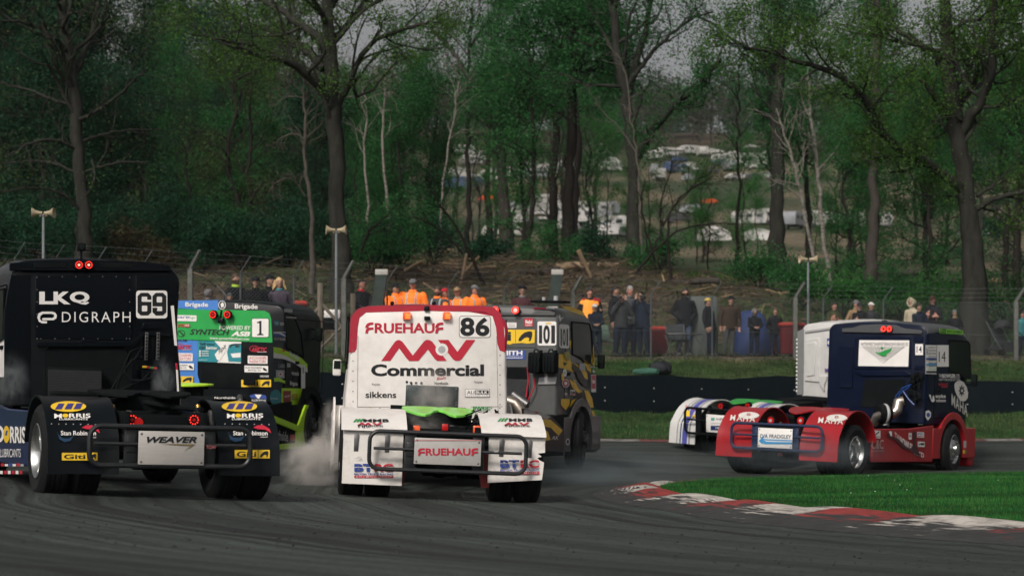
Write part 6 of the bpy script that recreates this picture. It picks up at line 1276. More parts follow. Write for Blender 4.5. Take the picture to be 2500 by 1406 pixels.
PEOPLE = [
 (437, 722, 'person in a white cap, only the head above the blue roof beside the black cab', dict(hat='cap', hatc='white', ht=1.45)),
 (508, 706, 'child with a pale grey hood up, above the blue half of the truck roof', dict(jacket='grey', hat='hood', hatc='grey', face=.7, hmax=1.6)),
 (561, 723, 'person with a grey hat just behind the aerial of the blue and black truck', dict(hat='beanie', hatc='dkgrey', ht=1.42)),
 (583, 657, 'tall bearded person in a dark jacket with bright lime collar', dict(jacket='black', hair='brown', face=.9, scarf='lime', beard=True, off=1.8)),
 (614, 675, 'person in black with a brimmed black hat, next to the lime collar', dict(jacket='black', hat='brim', hatc='black', off=.9, bulk=1.25)),
 (661, 672, 'person in a black beanie and coat, left of the blonde person', dict(jacket='black', hat='beanie', hatc='black', face=.9, off=1.6)),
 (690, 677, 'person with long curly blonde hair, teal scarf and plum coat', dict(jacket='plum', hair='blonde', scarf='teal', face=.1, off=.9)),
 (882, 680, 'person in a dark jacket with red shoulders, beside the thick oak trunk', dict(jacket='char', vest='black', scarf='red', face=.5, skin=SKR)),
 (933, 699, 'person with dark hair and black coat just right of the leaning white-capped post', dict(jacket='black', hmax=1.7)),
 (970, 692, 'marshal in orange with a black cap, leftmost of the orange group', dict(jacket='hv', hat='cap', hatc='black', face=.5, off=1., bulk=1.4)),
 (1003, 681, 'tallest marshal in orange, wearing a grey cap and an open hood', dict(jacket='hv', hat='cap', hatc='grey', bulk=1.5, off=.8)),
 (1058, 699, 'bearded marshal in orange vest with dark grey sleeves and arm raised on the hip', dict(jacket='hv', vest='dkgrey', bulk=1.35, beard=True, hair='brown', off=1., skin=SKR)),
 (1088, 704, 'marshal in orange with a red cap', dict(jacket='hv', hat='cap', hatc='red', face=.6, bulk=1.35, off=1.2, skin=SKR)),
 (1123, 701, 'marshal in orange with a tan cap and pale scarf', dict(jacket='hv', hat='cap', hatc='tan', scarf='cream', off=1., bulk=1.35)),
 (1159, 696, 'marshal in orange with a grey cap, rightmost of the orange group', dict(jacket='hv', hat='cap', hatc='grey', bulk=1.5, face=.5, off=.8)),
 (1273, 697, 'person in a maroon coat and pale scarf above the grey truck roof', dict(jacket='maroon', scarf='grey', face=0, off=1.8, hat='beanie', hatc='black')),
 (1443, 688, 'person with dark hair in a red jacket, behind the amber vest', dict(jacket='black', vest='red', off=2.2, face=.3)),
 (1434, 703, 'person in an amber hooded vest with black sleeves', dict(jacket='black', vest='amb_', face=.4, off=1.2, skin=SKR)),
 (1457, 742, 'child in a white cap and navy jacket, front of the amber vest', dict(jacket='navy', hat='cap', hatc='white', face=.3, off=.7, arms='front')),
 (1505, 691, 'person in black with short dark hair, left of the bald one', dict(face=.9, off=2.)),
 (1512, 716, 'person with brown hair holding a camera to the face', dict(jacket='char', hair='brown', arms='photo', off=.8, cx='the brown haired person', hmax=1.8)),
 (1536, 696, 'balding person with a ruddy face in a dark jacket', dict(jacket='dkgrey', hair='grey', face=.3, off=1.8, skin=SKR)),
 (1572, 714, 'person in a dark hat raising a camera, legs apart in jeans', dict(jacket='navy', arms='photo', hat='beanie', hatc='black', off=.8, cx='the person in a dark hat', legs='navy', bulk=1.25, face=-.2)),
 (1668, 702, 'person in a black hoodie and blue jeans with white shoes', dict(jacket='black', legs='jeans', arms='pocket', off=1.6, bulk=1.2, beard=True)),
 (1736, 727, 'person in a yellow cap and dark coat in front of the grey cabinet', dict(jacket='black', hat='cap', hatc='yellow', face=.9, off=.8, bulk=1.35)),
 (1777, 722, 'person in a long brown coat and flat dark hat', dict(jacket='brown', hat='brim', hatc='black', off=.8, bulk=1.35, face=.4, legs='dkgrey')),
 (1841, 753, 'child in a dark coat with a pale grey hood, hands together, before the blue tent', dict(jacket='black', hat='hood', hatc='grey', arms='front', off=1.)),
 (1893, 752, 'child in a dark coat standing left of the red bin', dict(jacket='black', hair='brown', arms='pocket', off=.8)),
 (2035, 738, 'person in an olive coat with dark hair above the white cab', dict(jacket='olive', face=.3, off=1.4, hmax=1.75, skin=SKR)),
 (2086, 733, 'person in a tan coat and grey hat, left of the pair in dark coats', dict(jacket='tan', hat='beanie', hatc='grey', face=.6, off=1.8)),
 (2104, 739, 'person in black holding a camera between the tan coat and the white cap', dict(jacket='black', hat='cap', hatc='char', off=1.1, hmax=1.7)),
 (2124, 738, 'person in a white cap and dark coat above the navy cab roof', dict(jacket='char', hat='cap', hatc='white', face=.2, off=1.4, hmax=1.75)),
 (2229, 730, 'person with a big cream fur hood and cream coat', dict(jacket='cream', hat='hood', hatc='cream', face=-.6, off=1.4, hmax=1.78)),
 (2247, 741, 'person in a navy jacket leaning in front of the cream hood', dict(jacket='navy', off=.8, face=.3, hmax=1.7)),
 (2282, 722, 'person in a black coat and brown cap, tallest of the right-hand spectators', dict(jacket='black', hat='cap', hatc='brown', face=-.4, off=1.8, skin=SKR)),
 (2337, 757, 'person in a grey woolly hat and dark coat with a teal sleeve', dict(jacket='black', hat='beanie', hatc='grey', scarf='tan', face=.2, off=1.)),
 (2499, 828, 'person in a teal top cut by the picture edge beside the pushchair', dict(jacket='teal', off=1.2, ht=1.3)),
]
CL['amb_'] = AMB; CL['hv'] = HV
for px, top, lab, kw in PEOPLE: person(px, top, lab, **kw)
# ================================================================ FENCE, POLES, THINGS BEHIND THE FENCE
GALV = mat('galvanised_wire', (.10, .115, .12), .6, .3, var=.2); CONC = mat('post_concrete', (.11, .115, .105), .9, var=.25, scale=8, bump=.4); PALEC = mat('pale_cap', (.42, .41, .38), .8, var=.1)
def fh(X): return float(np.interp(X, [-14, -8, 2, 14], [2.15, 2.05, 1.72, 1.66]))
def fpt(X, z, off=0.): y = float(Yf(X)); return Vector((X, y+off, G(X, y)+z))
def fence():
    e = empty('chain_link_fence', fpt(-10, 0)); tag(e, 'tall chain-link fence with barbed wire arms along the spectator bank', 'fence'); o0 = e.location.copy()
    def put(b, n, **k): b.V = [v-o0 for v in b.V]; return b.build(n, e, **k)
    X0, X1 = -14.5, 18.; 
    V = []; F_ = []
    def wire(P, r=.0030):
        b0 = len(V)
        for p in P: V.extend([p+Vector((0, -r, -r*.6)), p+Vector((0, r, -r*.6)), p+Vector((0, 0, r))])
        for i in range(len(P)-1):
            a = b0+i*3
            for j in range(3): k = (j+1) % 3; F_.append((a+j, a+k, a+3+k, a+3+j))
    n = int((X1-X0)/.083)
    for i in range(-26, n):
        x = X0+i*.083
        for sgn in (1, -1):
            P = []
            for k in range(6):
                xx = x+k*.36 if sgn > 0 else x+1.8-k*.36
                if X0 <= xx <= X1:
                    zz = .02+(fh(xx)-.02)*k/5; P.append(fpt(xx, zz, .003*sgn))
            if len(P) > 1: wire(P)
    o = mesh_obj('wire_mesh', [v-o0 for v in V], F_, [GALV], e, smooth=0)
    b = MB(); xs = np.arange(X0, X1, .7); r = random.Random(2)
    for zf_ in (.02, .45, 1.0): b.tube([fpt(x, zf_*fh(x)+(r.uniform(-.012, .012)), -.01) for x in xs], .006, GALV, 5)
    put(b, 'line_wire')
    def arm(X, thick, m):
        h = fh(X); base = fpt(X, -.1, .03); top = fpt(X, h+.02, .03); b = MB()
        if thick: b.rbox((base+top)/2, (.12, .12, h+.12), .012, m); a = top+Vector((.24, -.12, .42)); b.tube([top-Vector((0, 0, .08)), top+Vector((.03, -.01, .05)), a], [.06, .055, .04], m, 6)
        else: b.cyl(base, top, .022, m, n=8); b.cyl(top, top+Vector((.25, -.1, .36)), .014, m, n=6)
        put(b, 'fence_post')
    for px in (-60, 30, 130, 235, 350, 590, 720): arm((px-CX)*float(Yf((px-CX)*46/F))/F, False, GALV)
    for px in (455, 838, 1398, 1945, 2485): arm((px-CX)*float(Yf((px-CX)*52/F))/F, True, CONC)
    for x in (-3.1, -1.6, -.2, 3.7, 5.4, 8.6, 10.4, 15.5): arm(x, False, GALV)
    b = MB()
    for k in range(3):
        q = (k+1)/3; b.tube([fpt(x, fh(x)+.38*q, .03-.1*q)+Vector((.22*q, 0, -.015*math.sin(x*2.2))) for x in xs], .0045, GALV, 4)
        for x in np.arange(X0, X1, .13):
            p = fpt(x, fh(x)+.38*q, .03-.1*q)+Vector((.22*q, 0, -.015*math.sin(x*2.2))); b.add([p+Vector((-.012, 0, -.014)), p+Vector((.012, 0, .014)), p+Vector((.016, 0, .010))], [(0, 1, 2)], GALV)
    put(b, 'barbed_wire')
fence()
def leaning_post(px, top, lab):
    Y = float(Yf((px-CX)*53/F))-.25; p = atg(px-12, Y); h = ZC+(H0-top)*Y/F-p.z; e = empty('leaning_post', p); tag(e, lab, 'post', 'leaning posts with pale caps')
    b = MB(); sh = .28; G_ = mat('post_dark_green', (.030, .045, .04), .8, var=.3, scale=6, dirt=.4)
    def q(x, y, z): return Vector((x+sh*z/h, y, z))
    V = [q(x, y, z) for z in (-.1, h) for x, y in ((-.14, -.14), (.14, -.14), (.14, .14), (-.14, .14))]; b.add(V, [(0, 1, 5, 4), (1, 2, 6, 5), (2, 3, 7, 6), (4, 5, 6, 7), (3, 2, 1, 0)], G_); b.add([v+Vector((-.004, 0, 0)) for v in (V[3], V[0], V[4], V[7])], [(0, 1, 2, 3)], CONC); b.build('post', e, smooth=0)
    b = MB(); b.rbox(q(.0, 0, h+.03), (.31, .31, .14), .015, PALEC); b.build('cap', e)
    b = MB(); b.rbox(q(-.0, -.145, h*.56), (.27, .02, .26), .01, PALEC); b.build('plate', e)
leaning_post(916, 668, 'leaning dark post with a white cap just left of the orange marshals')
leaning_post(1346, 668, 'leaning dark post with a white cap behind the grey truck roof')
CREAM = mat('cream_horn', (.42, .35, .23), .55, var=.15, scale=8, dirt=.3)
def speaker_pole(px, top, lab, off=.3):
    Y = float(Yf((px-CX)*50/F))+off; p = atg(px, Y); h = ZC+(H0-top)*Y/F-p.z; e = empty('loudspeaker_pole', p); tag(e, lab, 'loudspeaker pole', 'loudspeakers on poles behind the fence')
    b = MB(); b.tube([(0, 0, -.1), (0, 0, h*.55), (0, 0, h)], [.04, .035, .028], mat('pole_grey', (.22, .25, .26), .5, .3), 10); b.tube([(.02, 0, h-.5), (.03, 0, h*.5)], .008, MBLK, 5); b.build('pole', e)
    for s in (-1, 1):
        b = MB(); c = Vector((s*.045, -.02, h+.03)); b.lathe([(.0, -.02), (.035, -.02), (.04, .04), (.055, .10), (.085, .17), (.115, .20), (.118, .205), (.10, .19), (.03, .08), (0, .08)], c, (s, -.15, .02), CREAM, 18); b.rbox(c+Vector((-s*.0, .02, -.05)), (.08, .06, .05), .012, CREAM)
        for k in range(3): b.lathe([(.075+.016*k, .135+.025*k), (.083+.016*k, .14+.025*k), (.079+.016*k, .15+.025*k)], c, (s, -.15, .02), CREAM, 18)
        b.build('horn', e)
    b = MB(); b.rbox((0, 0, h-.02), (.12, .06, .05), .01, STEEL); b.build('bracket', e)
speaker_pole(106, 524, 'pole with two cream horn loudspeakers above the black cab, leftmost of the three')
speaker_pole(821, 565, 'pole with two cream horn loudspeakers in front of the thick oak trunk')
speaker_pole(1973, 636, 'pole with two cream horn loudspeakers by the birches at the right', .5)
def bin_(px, top, wd, lab, off, tilt=0., ht=None, lidc=(.42, .05, .035)):
    Y = float(Yf((px-CX)*54/F))+off; p = atg(px, Y); h = (ZC+(H0-top)*Y/F-p.z) if ht is None else ht; e = empty('litter_bin', p, .2); e.rotation_euler = (0, tilt, .3); tag(e, lab, 'bin', 'red bins behind the fence'); w_ = wd*Y/F
    RB = mat('bin_red', (.13, .012, .018), .5, var=.2, dirt=.3); b = MB()
    b.loft([[Vector((x*k, y*k, z)) for x, y in rrect(-w_/2, -w_/2, w_/2, w_/2, .05, 2)] for z, k in ((.06, .80), (.1, .84), (h*.55, .93), (h-.14, 1.0), (h-.12, 1.06), (h-.09, 1.06))], RB); b.build('bin_body', e)
    b = MB(); b.loft([[Vector((x*k, y*k, z)) for x, y in rrect(-w_/2, -w_/2, w_/2, w_/2, .05, 2)] for z, k in ((h-.088, 1.08), (h-.05, 1.08), (h-.01, .9), (h, .6))], mat('bin_lid', lidc, .5, var=.15)); b.cyl((-.1, w_*.52, h-.06), (.1, w_*.52, h-.06), .02, MBLK); b.build('lid', e)
    for s in (-1, 1): b = MB(); b.cyl((s*w_*.3, w_*.45, .09), (s*w_*.42, w_*.45, .09), .09, MBLK, n=14); b.build('wheel', e)
bin_(1924, 787, 62, 'tall dark red wheeled bin with a bright red lid by the concrete fence post', .8)
bin_(1602, 797, 52, 'dark red bin behind the person in jeans raising a camera', 2.0)
bin_(727, 748, 40, 'dark red bin behind the blue and black truck cab', 1.8, ht=1.3)
def tent(px, top, wd, lab, off, col, door=None):
    Y = float(Yf((px-CX)*54/F))+off; p = atg(px, Y); h = ZC+(H0-top)*Y/F-p.z; w_ = wd*Y/F; e = empty('pop_up_tent', p, .2); tag(e, lab, 'tent'); m = mat('tent_'+lab[:4], col, .7, var=.2, scale=3, bump=.5); b = MB(); rings = []
    for i in range(9):
        a = math.pi/2*i/8; rings.append([Vector((w_/2*math.cos(a)**.6*math.cos(t), .75*math.cos(a)**.6*math.sin(t)*(1+.05*math.sin(5*t)), h*math.sin(a)**1.1)) for t in [2*math.pi*j/20 for j in range(20)]])
    b.loft(rings, m, caps=False); b.build('canopy', e, smooth=60)
    b = MB()
    for s in (-1, 1): b.tube([(s*w_/2*math.cos(a), -.5*math.cos(a)*s, h*1.01*math.sin(a)) for a in [math.pi*k/12 for k in range(7)]]+[(-s*w_/2*math.cos(a), .5*math.cos(a)*s, h*1.01*math.sin(a)) for a in [math.pi*k/12 for k in range(5, -1, -1)]], .012, MBLK, 6)
    b.build('tent_pole', e)
    b = MB(); b.prism([(-.3, .02), (.25, .02), (.12, h*.7), (-.05, h*.78)], lambda u, v, d: Vector((u, -.74+.35*v/h+d, v)), 0, .02, mat('tent_door', (.02, .03, .06), .8)); b.build('door_flap', e)
tent(1832, 757, 100, 'blue pop-up tent behind the child with the pale hood', 2.6, (.012, .03, .11))
def cabinet():
    px = 1712; Y = float(Yf((px-CX)*54/F))+1.9; p = atg(px, Y); e = empty('utility_cabinet', p, .15); tag(e, 'tall grey-green utility cabinet between the black hoodie and the yellow cap', 'cabinet'); h = ZC+(H0-724)*Y/F-p.z
    m = mat('cabinet_grey', (.085, .10, .095), .6, var=.15, dirt=.3); b = MB(); b.loft([[Vector((x, y, z)) for x, y in rrect(-.42, -.3, .42, .3, .08, 3)] for z in (0, h-.06)]+[[Vector((x*.9, y*.9, h)) for x, y in rrect(-.42, -.3, .42, .3, .08, 3)]], m); b.build('housing', e)
    b = MB(); b.rbox((0, -.305, h*.5), (.7, .02, h*.86), .008, m); o = b.build('door', e); b = MB(); b.rbox((.28, -.325, h*.5), (.03, .03, .12), .008, STEEL); b.build('handle', o)
cabinet()
def bag(px, py, lab, m, sz, rot, straps=True):
    lo, hi = 46., 58.; X = (px-CX)*52/F; Y = float(Yw(X))+1.6; p = atg(px, Y); e = empty('kit_bag', p, rot); tag(e, lab, 'bag', 'bags lying on the verge'); b = MB(); rings = []
    for i in range(8):
        t = i/7; k = math.sin(math.pi*(.12+.76*t))**.5; rings.append([Vector((sz[0]*(t-.5), sz[1]*.5*k*math.cos(a)*(1+.08*math.sin(3*a+t*7)), sz[2]*.5+sz[2]*.5*k*math.sin(a)*(1+.1*math.sin(2*a+5*t)))) for a in [2*math.pi*j/14 for j in range(14)]])
    b.loft(rings, m); b.build('bag_body', e, smooth=60)
    if straps: b = MB(); b.tube([(-sz[0]*.3, -.05, sz[2]*.95), (-sz[0]*.1, -.16, sz[2]*1.15), (sz[0]*.2, -.2, sz[2]*.9), (sz[0]*.35, -.22, sz[2]*.3)], .018, m, 6); b.build('strap', e)
bag(1577, 893, 'green folded chair bag lying on the verge left of the black rucksack', mat('bag_green', (.03, .10, .07), .8, var=.3, bump=.5), (.75, .22, .2), -.7, False)
bag(1612, 888, 'black rucksack lying on the grass verge above the rubber barrier', mat('bag_black', (.010, .013, .018), .8, var=.3, bump=.5), (.55, .4, .38), .2)
def camp_chair(px, off, lab, col, rot):
    p = atg(px, float(Yf((px-CX)*54/F))+off); e = empty('camping_chair', p, rot); tag(e, lab, 'camping chair', 'folding chairs behind the fence'); m = mat('chair_'+lab[:5], col, .8, var=.2)
    b = MB(); b.prism([(-.24, .40), (.24, .40), (.24, .44), (-.24, .44)], lambda u, v, d: Vector((u, d, v)), -.22, .2, m); b.build('seat', e); b = MB(); b.prism([(-.25, .46), (.25, .46), (.24, .86), (-.24, .86)], lambda u, v, d: Vector((u, .2+(v-.46)*.3+d, v)), 0, .02, m); b.build('backrest', e)
    for s in (-1, 1):
        b = MB(); b.tube([(s*.26, -.22, 0), (s*.26, .22, .45), (s*.26, .34, .9)], .012, STEEL, 6); b.tube([(s*.26, .24, 0), (s*.26, -.22, .45)], .012, STEEL, 6); b.build('leg', e); b = MB(); b.rbox((s*.27, 0, .62), (.05, .4, .025), .01, MBLK); b.build('armrest', e)
camp_chair(1480, 1.8, 'pale green folding chair between the child in the white cap and the camera users', (.20, .30, .24), .5)
camp_chair(1542, 2.2, 'dark folding chair behind the people with cameras', (.03, .035, .04), -.3)
camp_chair(1655, 1.0, 'dark folding chair frame at the feet of the black hoodie', (.05, .05, .055), .2)
def trestle():
    p = atg(1672, float(Yf(4.8))+.35); e = empty('folding_table', p, .05); tag(e, 'low folding table with crossed legs against the fence, under the black hoodie', 'folding table'); b = MB(); b.rbox((0, 0, .62), (1.0, .4, .03), .01, STEEL); b.build('tabletop', e)
    for x in (-.42, -.14, .14, .42): b = MB(); b.tube([(x-.14, -.15, 0), (x+.14, .15, .62)], .011, STEEL, 5); b.tube([(x+.14, -.15, 0), (x-.14, .15, .62)], .011, STEEL, 5); b.build('leg', e)
    return e
trestle()
def pushchair():
    p = atg(2446, float(Yf(13.2))+.7); e = empty('pushchair', p, .5); tag(e, 'dark pushchair with its hood up behind the fence at the right edge', 'pushchair'); m = mat('pram_fabric', (.02, .022, .026), .85, var=.3, bump=.4)
    b = MB(); rings = []
    for i in range(7): a = rad(10+26*i); rings.append([Vector((.24*math.cos(t), -.02-.26*math.cos(a)*abs(math.sin(t))**.7*(1), .80+.26*math.sin(a)*abs(math.sin(t))**.7)) for t in [math.pi*j/10 for j in range(11)]])
    b.loft(rings, m, closed=False, caps=False); o = b.build('hood', e, smooth=60); o.modifiers.new('thickness', 'SOLIDIFY').thickness = .02
    b = MB(); b.prism([(-.22, .38), (.22, .38), (.22, .82), (-.22, .82)], lambda u, v, d: Vector((u, .06+(v-.38)*.35+d, v)), 0, .05, m); b.prism([(-.22, .36), (.22, .36), (.22, .42), (-.22, .42)], lambda u, v, d: Vector((u, d, v)), -.28, .1, m); b.prism([(-.18, .12), (.18, .12), (.2, .38), (-.2, .38)], lambda u, v, d: Vector((u, -.3+d, v)), 0, .03, m); b.build('seat', e)
    b = MB()
    for s in (-1, 1): b.tube([(s*.25, -.34, .12), (s*.25, .05, .55), (s*.25, .38, 1.02)], .014, GALV, 6); b.tube([(s*.25, .34, .12), (s*.25, -.02, .5)], .014, GALV, 6)
    b.tube([(-.25, .38, 1.02), (.25, .38, 1.02)], .018, MBLK, 8); b.build('frame', e)
    for x in (-.27, .27):
        for y in (-.34, .34): b = MB(); b.lathe([(.02, -.015), (.10, -.02), (.12, 0), (.10, .02), (.02, .015)], (x, y, .12), (1, 0, 0), RUB, 18); b.build('wheel', e)
    b = MB(); b.rbox((0, .1, .25), (.34, .4, .16), .04, m); b.build('basket', e)
pushchair()
def brace():
    TM = mat('weathered_timber', (.17, .145, .11), .9, var=.35, scale=14, stretch=(1, 1, .2), bump=.4); p = atg(808, float(Yf(-4.4))+.9); e = empty('timber_brace', p, .1); tag(e, 'weathered timber fence end with a post and diagonal braces left of the oak trunk', 'timber brace')
    for P, r in (([(-.28, 0, -.1), (-.26, 0, 1.75)], .075), ([(.55, .1, -.1), (.55, .1, 1.5)], .07)): b = MB(); b.tube(P, r, TM, 8); b.build('post', e)
    for P in ([(-1.0, 0, 0), (-.28, 0, 1.2)], [(-.24, 0, 1.25), (.55, .05, .35)], [(-.24, -.03, .15), (.55, .05, .95)]): b = MB(); b.tube(P, .045, TM, 6); b.build('diagonal_brace', e)
brace()
def sack(px, py, lab, m, w_, off):
    Y = float(Yf((px-CX)*51/F))+off; p = at(px, py, Y); b = MB(); b.rbox((0, 0, 0), (w_, .3, w_*.6), .05, m); p.z = max(p.z, G(p.x, p.y)+w_*.3); o = b.build('storage_box', None, loc=p); tag(o, lab, 'box', 'boxes behind the timber brace')
sack(812, 768, 'white plastic box standing behind the timber brace', WHITE, .42, 1.9); sack(800, 790, 'black sack-like box under the white plastic box behind the timber brace', MBLK, .5, 1.6)
# ---------------------------------------------------------------- the camp on the hillside behind the trees
def Yof(px, py, lo=86., hi=620.):
    best = None
    for Y in np.arange(lo, hi, 1.5):
        z = G((px-CX)*Y/F, Y); y = H0-F*(z-ZC)/Y
        if y <= py: return float(Y)
    return hi
CW = mat('camp_white', (.46, .45, .43), .5, var=.1, scale=2); CG = mat('camp_grey', (.25, .26, .28), .5, var=.2, scale=2); CBL = mat('camp_blue', (.04, .07, .16), .5, var=.2); CD = mat('camp_dark', (.03, .03, .035), .5)
def caravan(col, L=5.2, H=2.3):
    e = empty('caravan'); b = MB(); b.loft([[Vector((x, y, z)) for x, z in ((-L/2+.25, .45), (-L/2, 1.2), (-L/2+.15, H-.35), (-L/2+.6, H), (L/2-.6, H), (L/2-.15, H-.35), (L/2, 1.2), (L/2-.25, .45))] for y in (-1.05, 1.05)], col); b.build('body', e, bevel=.08)
    for x in (-1.5, 0, 1.5): b = MB(); b.rbox((x, -1.06, 1.55), (.9, .03, .5), .04, CD); b.build('window', e)
    b = MB(); b.rbox((L/2-.9, -1.06, 1.2), (.55, .03, 1.4), .02, CG); b.build('door', e)
    for s in (-1, 1): b = MB(); b.cyl((0, s*.8, .32), (0, s*1.05, .32), .32, CD, n=14); b.build('wheel', e)
    return e
def car(col):
    e = empty('parked_car'); b = MB(); P = [(-2.1, .35), (-2.15, .8), (-1.95, .95), (-1.4, 1.0), (-.85, 1.42), (.7, 1.45), (1.35, .98), (2.0, .85), (2.15, .6), (2.1, .35)]
    b.loft([[Vector((x, y*(1 if z < 1.1 else .8), z)) for x, z in P] for y in (-.85, .85)], col); b.build('body', e, bevel=.06)
    for s in (-1, 1): b = MB(); b.prism([(-1.25, 1.02), (-.82, 1.34), (.65, 1.36), (1.18, 1.0)], lambda u, v, d: Vector((u, s*(.80+d-(v-1)*.3), v)), 0, .05, CD); b.build('window', e)
    for x in (-1.3, 1.35):
        for s in (-1, 1): b = MB(); b.cyl((x, s*.68, .32), (x, s*.88, .32), .32, CD, n=14); b.build('wheel', e)
    return e
def van(col):
    e = empty('parked_van'); b = MB(); P = [(-2.5, .4), (-2.5, 2.2), (-2.3, 2.35), (1.2, 2.35), (1.9, 1.5), (2.5, 1.2), (2.55, .4)]; b.loft([[Vector((x, y, z)) for x, z in P] for y in (-.95, .95)], col); b.build('body', e, bevel=.08)
    b = MB(); b.prism([(1.0, 1.45), (1.1, 2.1), (1.25, 2.1), (1.75, 1.45)], lambda u, v, d: Vector((u, -.96+d, v)), -.02, .02, CD); b.build('window', e)
    for x in (-1.6, 1.6):
        for s in (-1, 1): b = MB(); b.cyl((x, s*.75, .34), (x, s*.97, .34), .34, CD, n=14); b.build('wheel', e)
    return e
def ridge_tent(col, L=3.4, H=1.6):
    e = empty('camp_tent'); b = MB(); n = 9; rings = []
    for i in range(n):
        t = i/(n-1); k = math.sin(math.pi*(.18+.64*t))**.6; rings.append([Vector((L*(t-.5), 1.5*math.cos(a), H*k*math.sin(a)**.8)) for a in [math.pi*j/10 for j in range(11)]])
    b.loft(rings, col, closed=False, caps=True); b.build('canopy', e, smooth=60); b = MB(); b.prism([(-.35, .02), (.35, .02), (.2, H*.7), (-.2, H*.7)], lambda u, v, d: Vector((u, -1.5+v*.45+d, v)), 0, .03, CD); b.build('door_flap', e); return e
def gazebo(col):
    e = empty('gazebo'); b = MB(); b.add([(-1.6, -1.6, 2.05), (1.6, -1.6, 2.05), (1.6, 1.6, 2.05), (-1.6, 1.6, 2.05), (0, 0, 2.9)], [(0, 1, 4), (1, 2, 4), (2, 3, 4), (3, 0, 4), (3, 2, 1, 0)], col); b.build('canopy', e, smooth=0)
    for x in (-1.55, 1.55):
        for y in (-1.55, 1.55): b = MB(); b.cyl((x, y, 0), (x, y, 2.1), .03, GALV, n=6); b.build('leg', e)
    return e
def place(root, px, py, rz, lab, cat, group, first):
    Y = Yof(px, py); p = atg(px, Y)
    if first: o = root
    else:
        o = root.copy(); C.objects.link(o)
        for ch in root.children: c = ch.copy(); C.objects.link(c); c.parent = o
    o.location = p; o.rotation_euler = (0, 0, rz); tag(o, lab, cat, group); return o
def camp():
    r = random.Random(12); K = {}
    for n_, f, a in (('white caravan', caravan, CW), ('grey caravan', caravan, CG), ('white van', van, CW), ('blue van', van, CBL), ('white car', car, CW), ('dark car', car, CD), ('blue car', car, CBL), ('white tent', ridge_tent, CW), ('grey tent', ridge_tent, CG), ('white gazebo', gazebo, CW), ('blue gazebo', gazebo, CBL)): K[n_] = [f(a), 0]
    grp = {'caravan': 'caravans on the hillside', 'van': 'vans on the hillside', 'car': 'cars on the hillside', 'tent': 'tents on the hillside', 'gazebo': 'gazebos on the hillside'}
    L = [(1105, 445, 'white caravan'), (1130, 440, 'white van'), (1160, 450, 'blue car'), (1188, 438, 'white tent'), (1205, 446, 'white caravan'), (1120, 465, 'blue van'), (1150, 462, 'dark car'), (1245, 440, 'white caravan'), (1275, 425, 'white gazebo'), (1305, 440, 'grey caravan'), (1340, 430, 'white caravan'),
         (1365, 418, 'white tent'), (1395, 412, 'white gazebo'), (1425, 420, 'white caravan'), (1455, 405, 'grey tent'), (1480, 410, 'white caravan'), (1600, 392, 'white caravan'), (1630, 385, 'white caravan'), (1655, 390, 'white gazebo'), (1685, 380, 'white caravan'), (1715, 384, 'white caravan'), (1740, 378, 'white tent'), (1600, 430, 'grey caravan'), (1640, 425, 'blue van'), (1670, 432, 'blue gazebo'), (1700, 422, 'grey tent'), (1735, 425, 'dark car'),
         (1765, 402, 'white caravan'), (1790, 398, 'white gazebo'), (1815, 404, 'white caravan'), (1845, 392, 'white tent'), (1870, 400, 'white caravan'), (1780, 420, 'grey caravan'), (1845, 415, 'white van'), (1790, 441, 'white car'), (1815, 440, 'white car'), (1840, 440, 'dark car'), (1865, 438, 'white car'), (1892, 436, 'blue car'),
         (1250, 520, 'grey tent'), (1290, 530, 'white tent'), (1345, 545, 'white van'), (1380, 560, 'white tent'), (1412, 552, 'white caravan'), (1450, 556, 'white tent'), (1260, 555, 'white caravan'), (1225, 575, 'white tent'), (1320, 572, 'white gazebo'), (1470, 530, 'grey caravan'), (1490, 575, 'white tent'), (1830, 555, 'white caravan'), (1870, 550, 'white caravan'), (1905, 545, 'white tent'), (1940, 560, 'grey caravan'), (1985, 540, 'white tent'), (1850, 590, 'white tent'), (2010, 560, 'white van'), (2075, 545, 'grey tent'), (2135, 560, 'white caravan'), (1690, 520, 'grey tent'), (1660, 545, 'dark car'), (2380, 575, 'grey tent')]
    ks = ['white caravan']*4+['grey caravan', 'white van', 'white car', 'dark car', 'white tent', 'grey tent', 'white gazebo', 'blue car']
    L += [(r.choice([r.randint(1095, 1215), r.randint(1340, 1500), r.randint(1590, 1900), r.randint(1590, 1900)]), r.randint(378, 446), r.choice(ks)) for _ in range(34)]+[(r.randint(1230, 1500), r.randint(515, 575), r.choice(ks)) for _ in range(8)]
    rows = {}
    for px, py, k in sorted(L):
        root, c = K[k]; K[k][1] += 1; cat = k.split()[1]; row = 'far camp row' if py < 470 else 'near camp row'
        nb = 'left of the forked oak' if px < 1500 else ('before the birches' if px < 1950 else 'right of the birches')
        key = (k, row, nb); rows.setdefault(key, []).append(place(root, px, py, r.uniform(-.5, .5)+(0 if r.random() < .7 else 1.3), '', cat, grp[cat], c == 0))
    O = ['first', 'second', 'third', 'fourth', 'fifth', 'sixth', 'seventh', 'eighth', 'ninth', 'tenth', 'eleventh', 'twelfth', 'thirteenth', 'fourteenth', 'fifteenth', 'sixteenth', 'seventeenth', 'eighteenth', 'nineteenth', 'twentieth', 'twenty-first', 'twenty-second', 'twenty-third', 'twenty-fourth']
    for (k, row, nb), os_ in rows.items():
        for i, o in enumerate(os_): o['label'] = f"only {k} of the {row} {nb} on the hillside" if len(os_) == 1 else f"{O[i]} {k} from the left, {row}, {nb}"
    big = ridge_tent(mat('bright_tent', (.62, .60, .58), .6, var=.05), 3.6, 1.9); place(big, 1742, 590, .25, 'big bright white tent on the hillside, nearest of all the tents', 'tent', 'tents on the hillside', True)
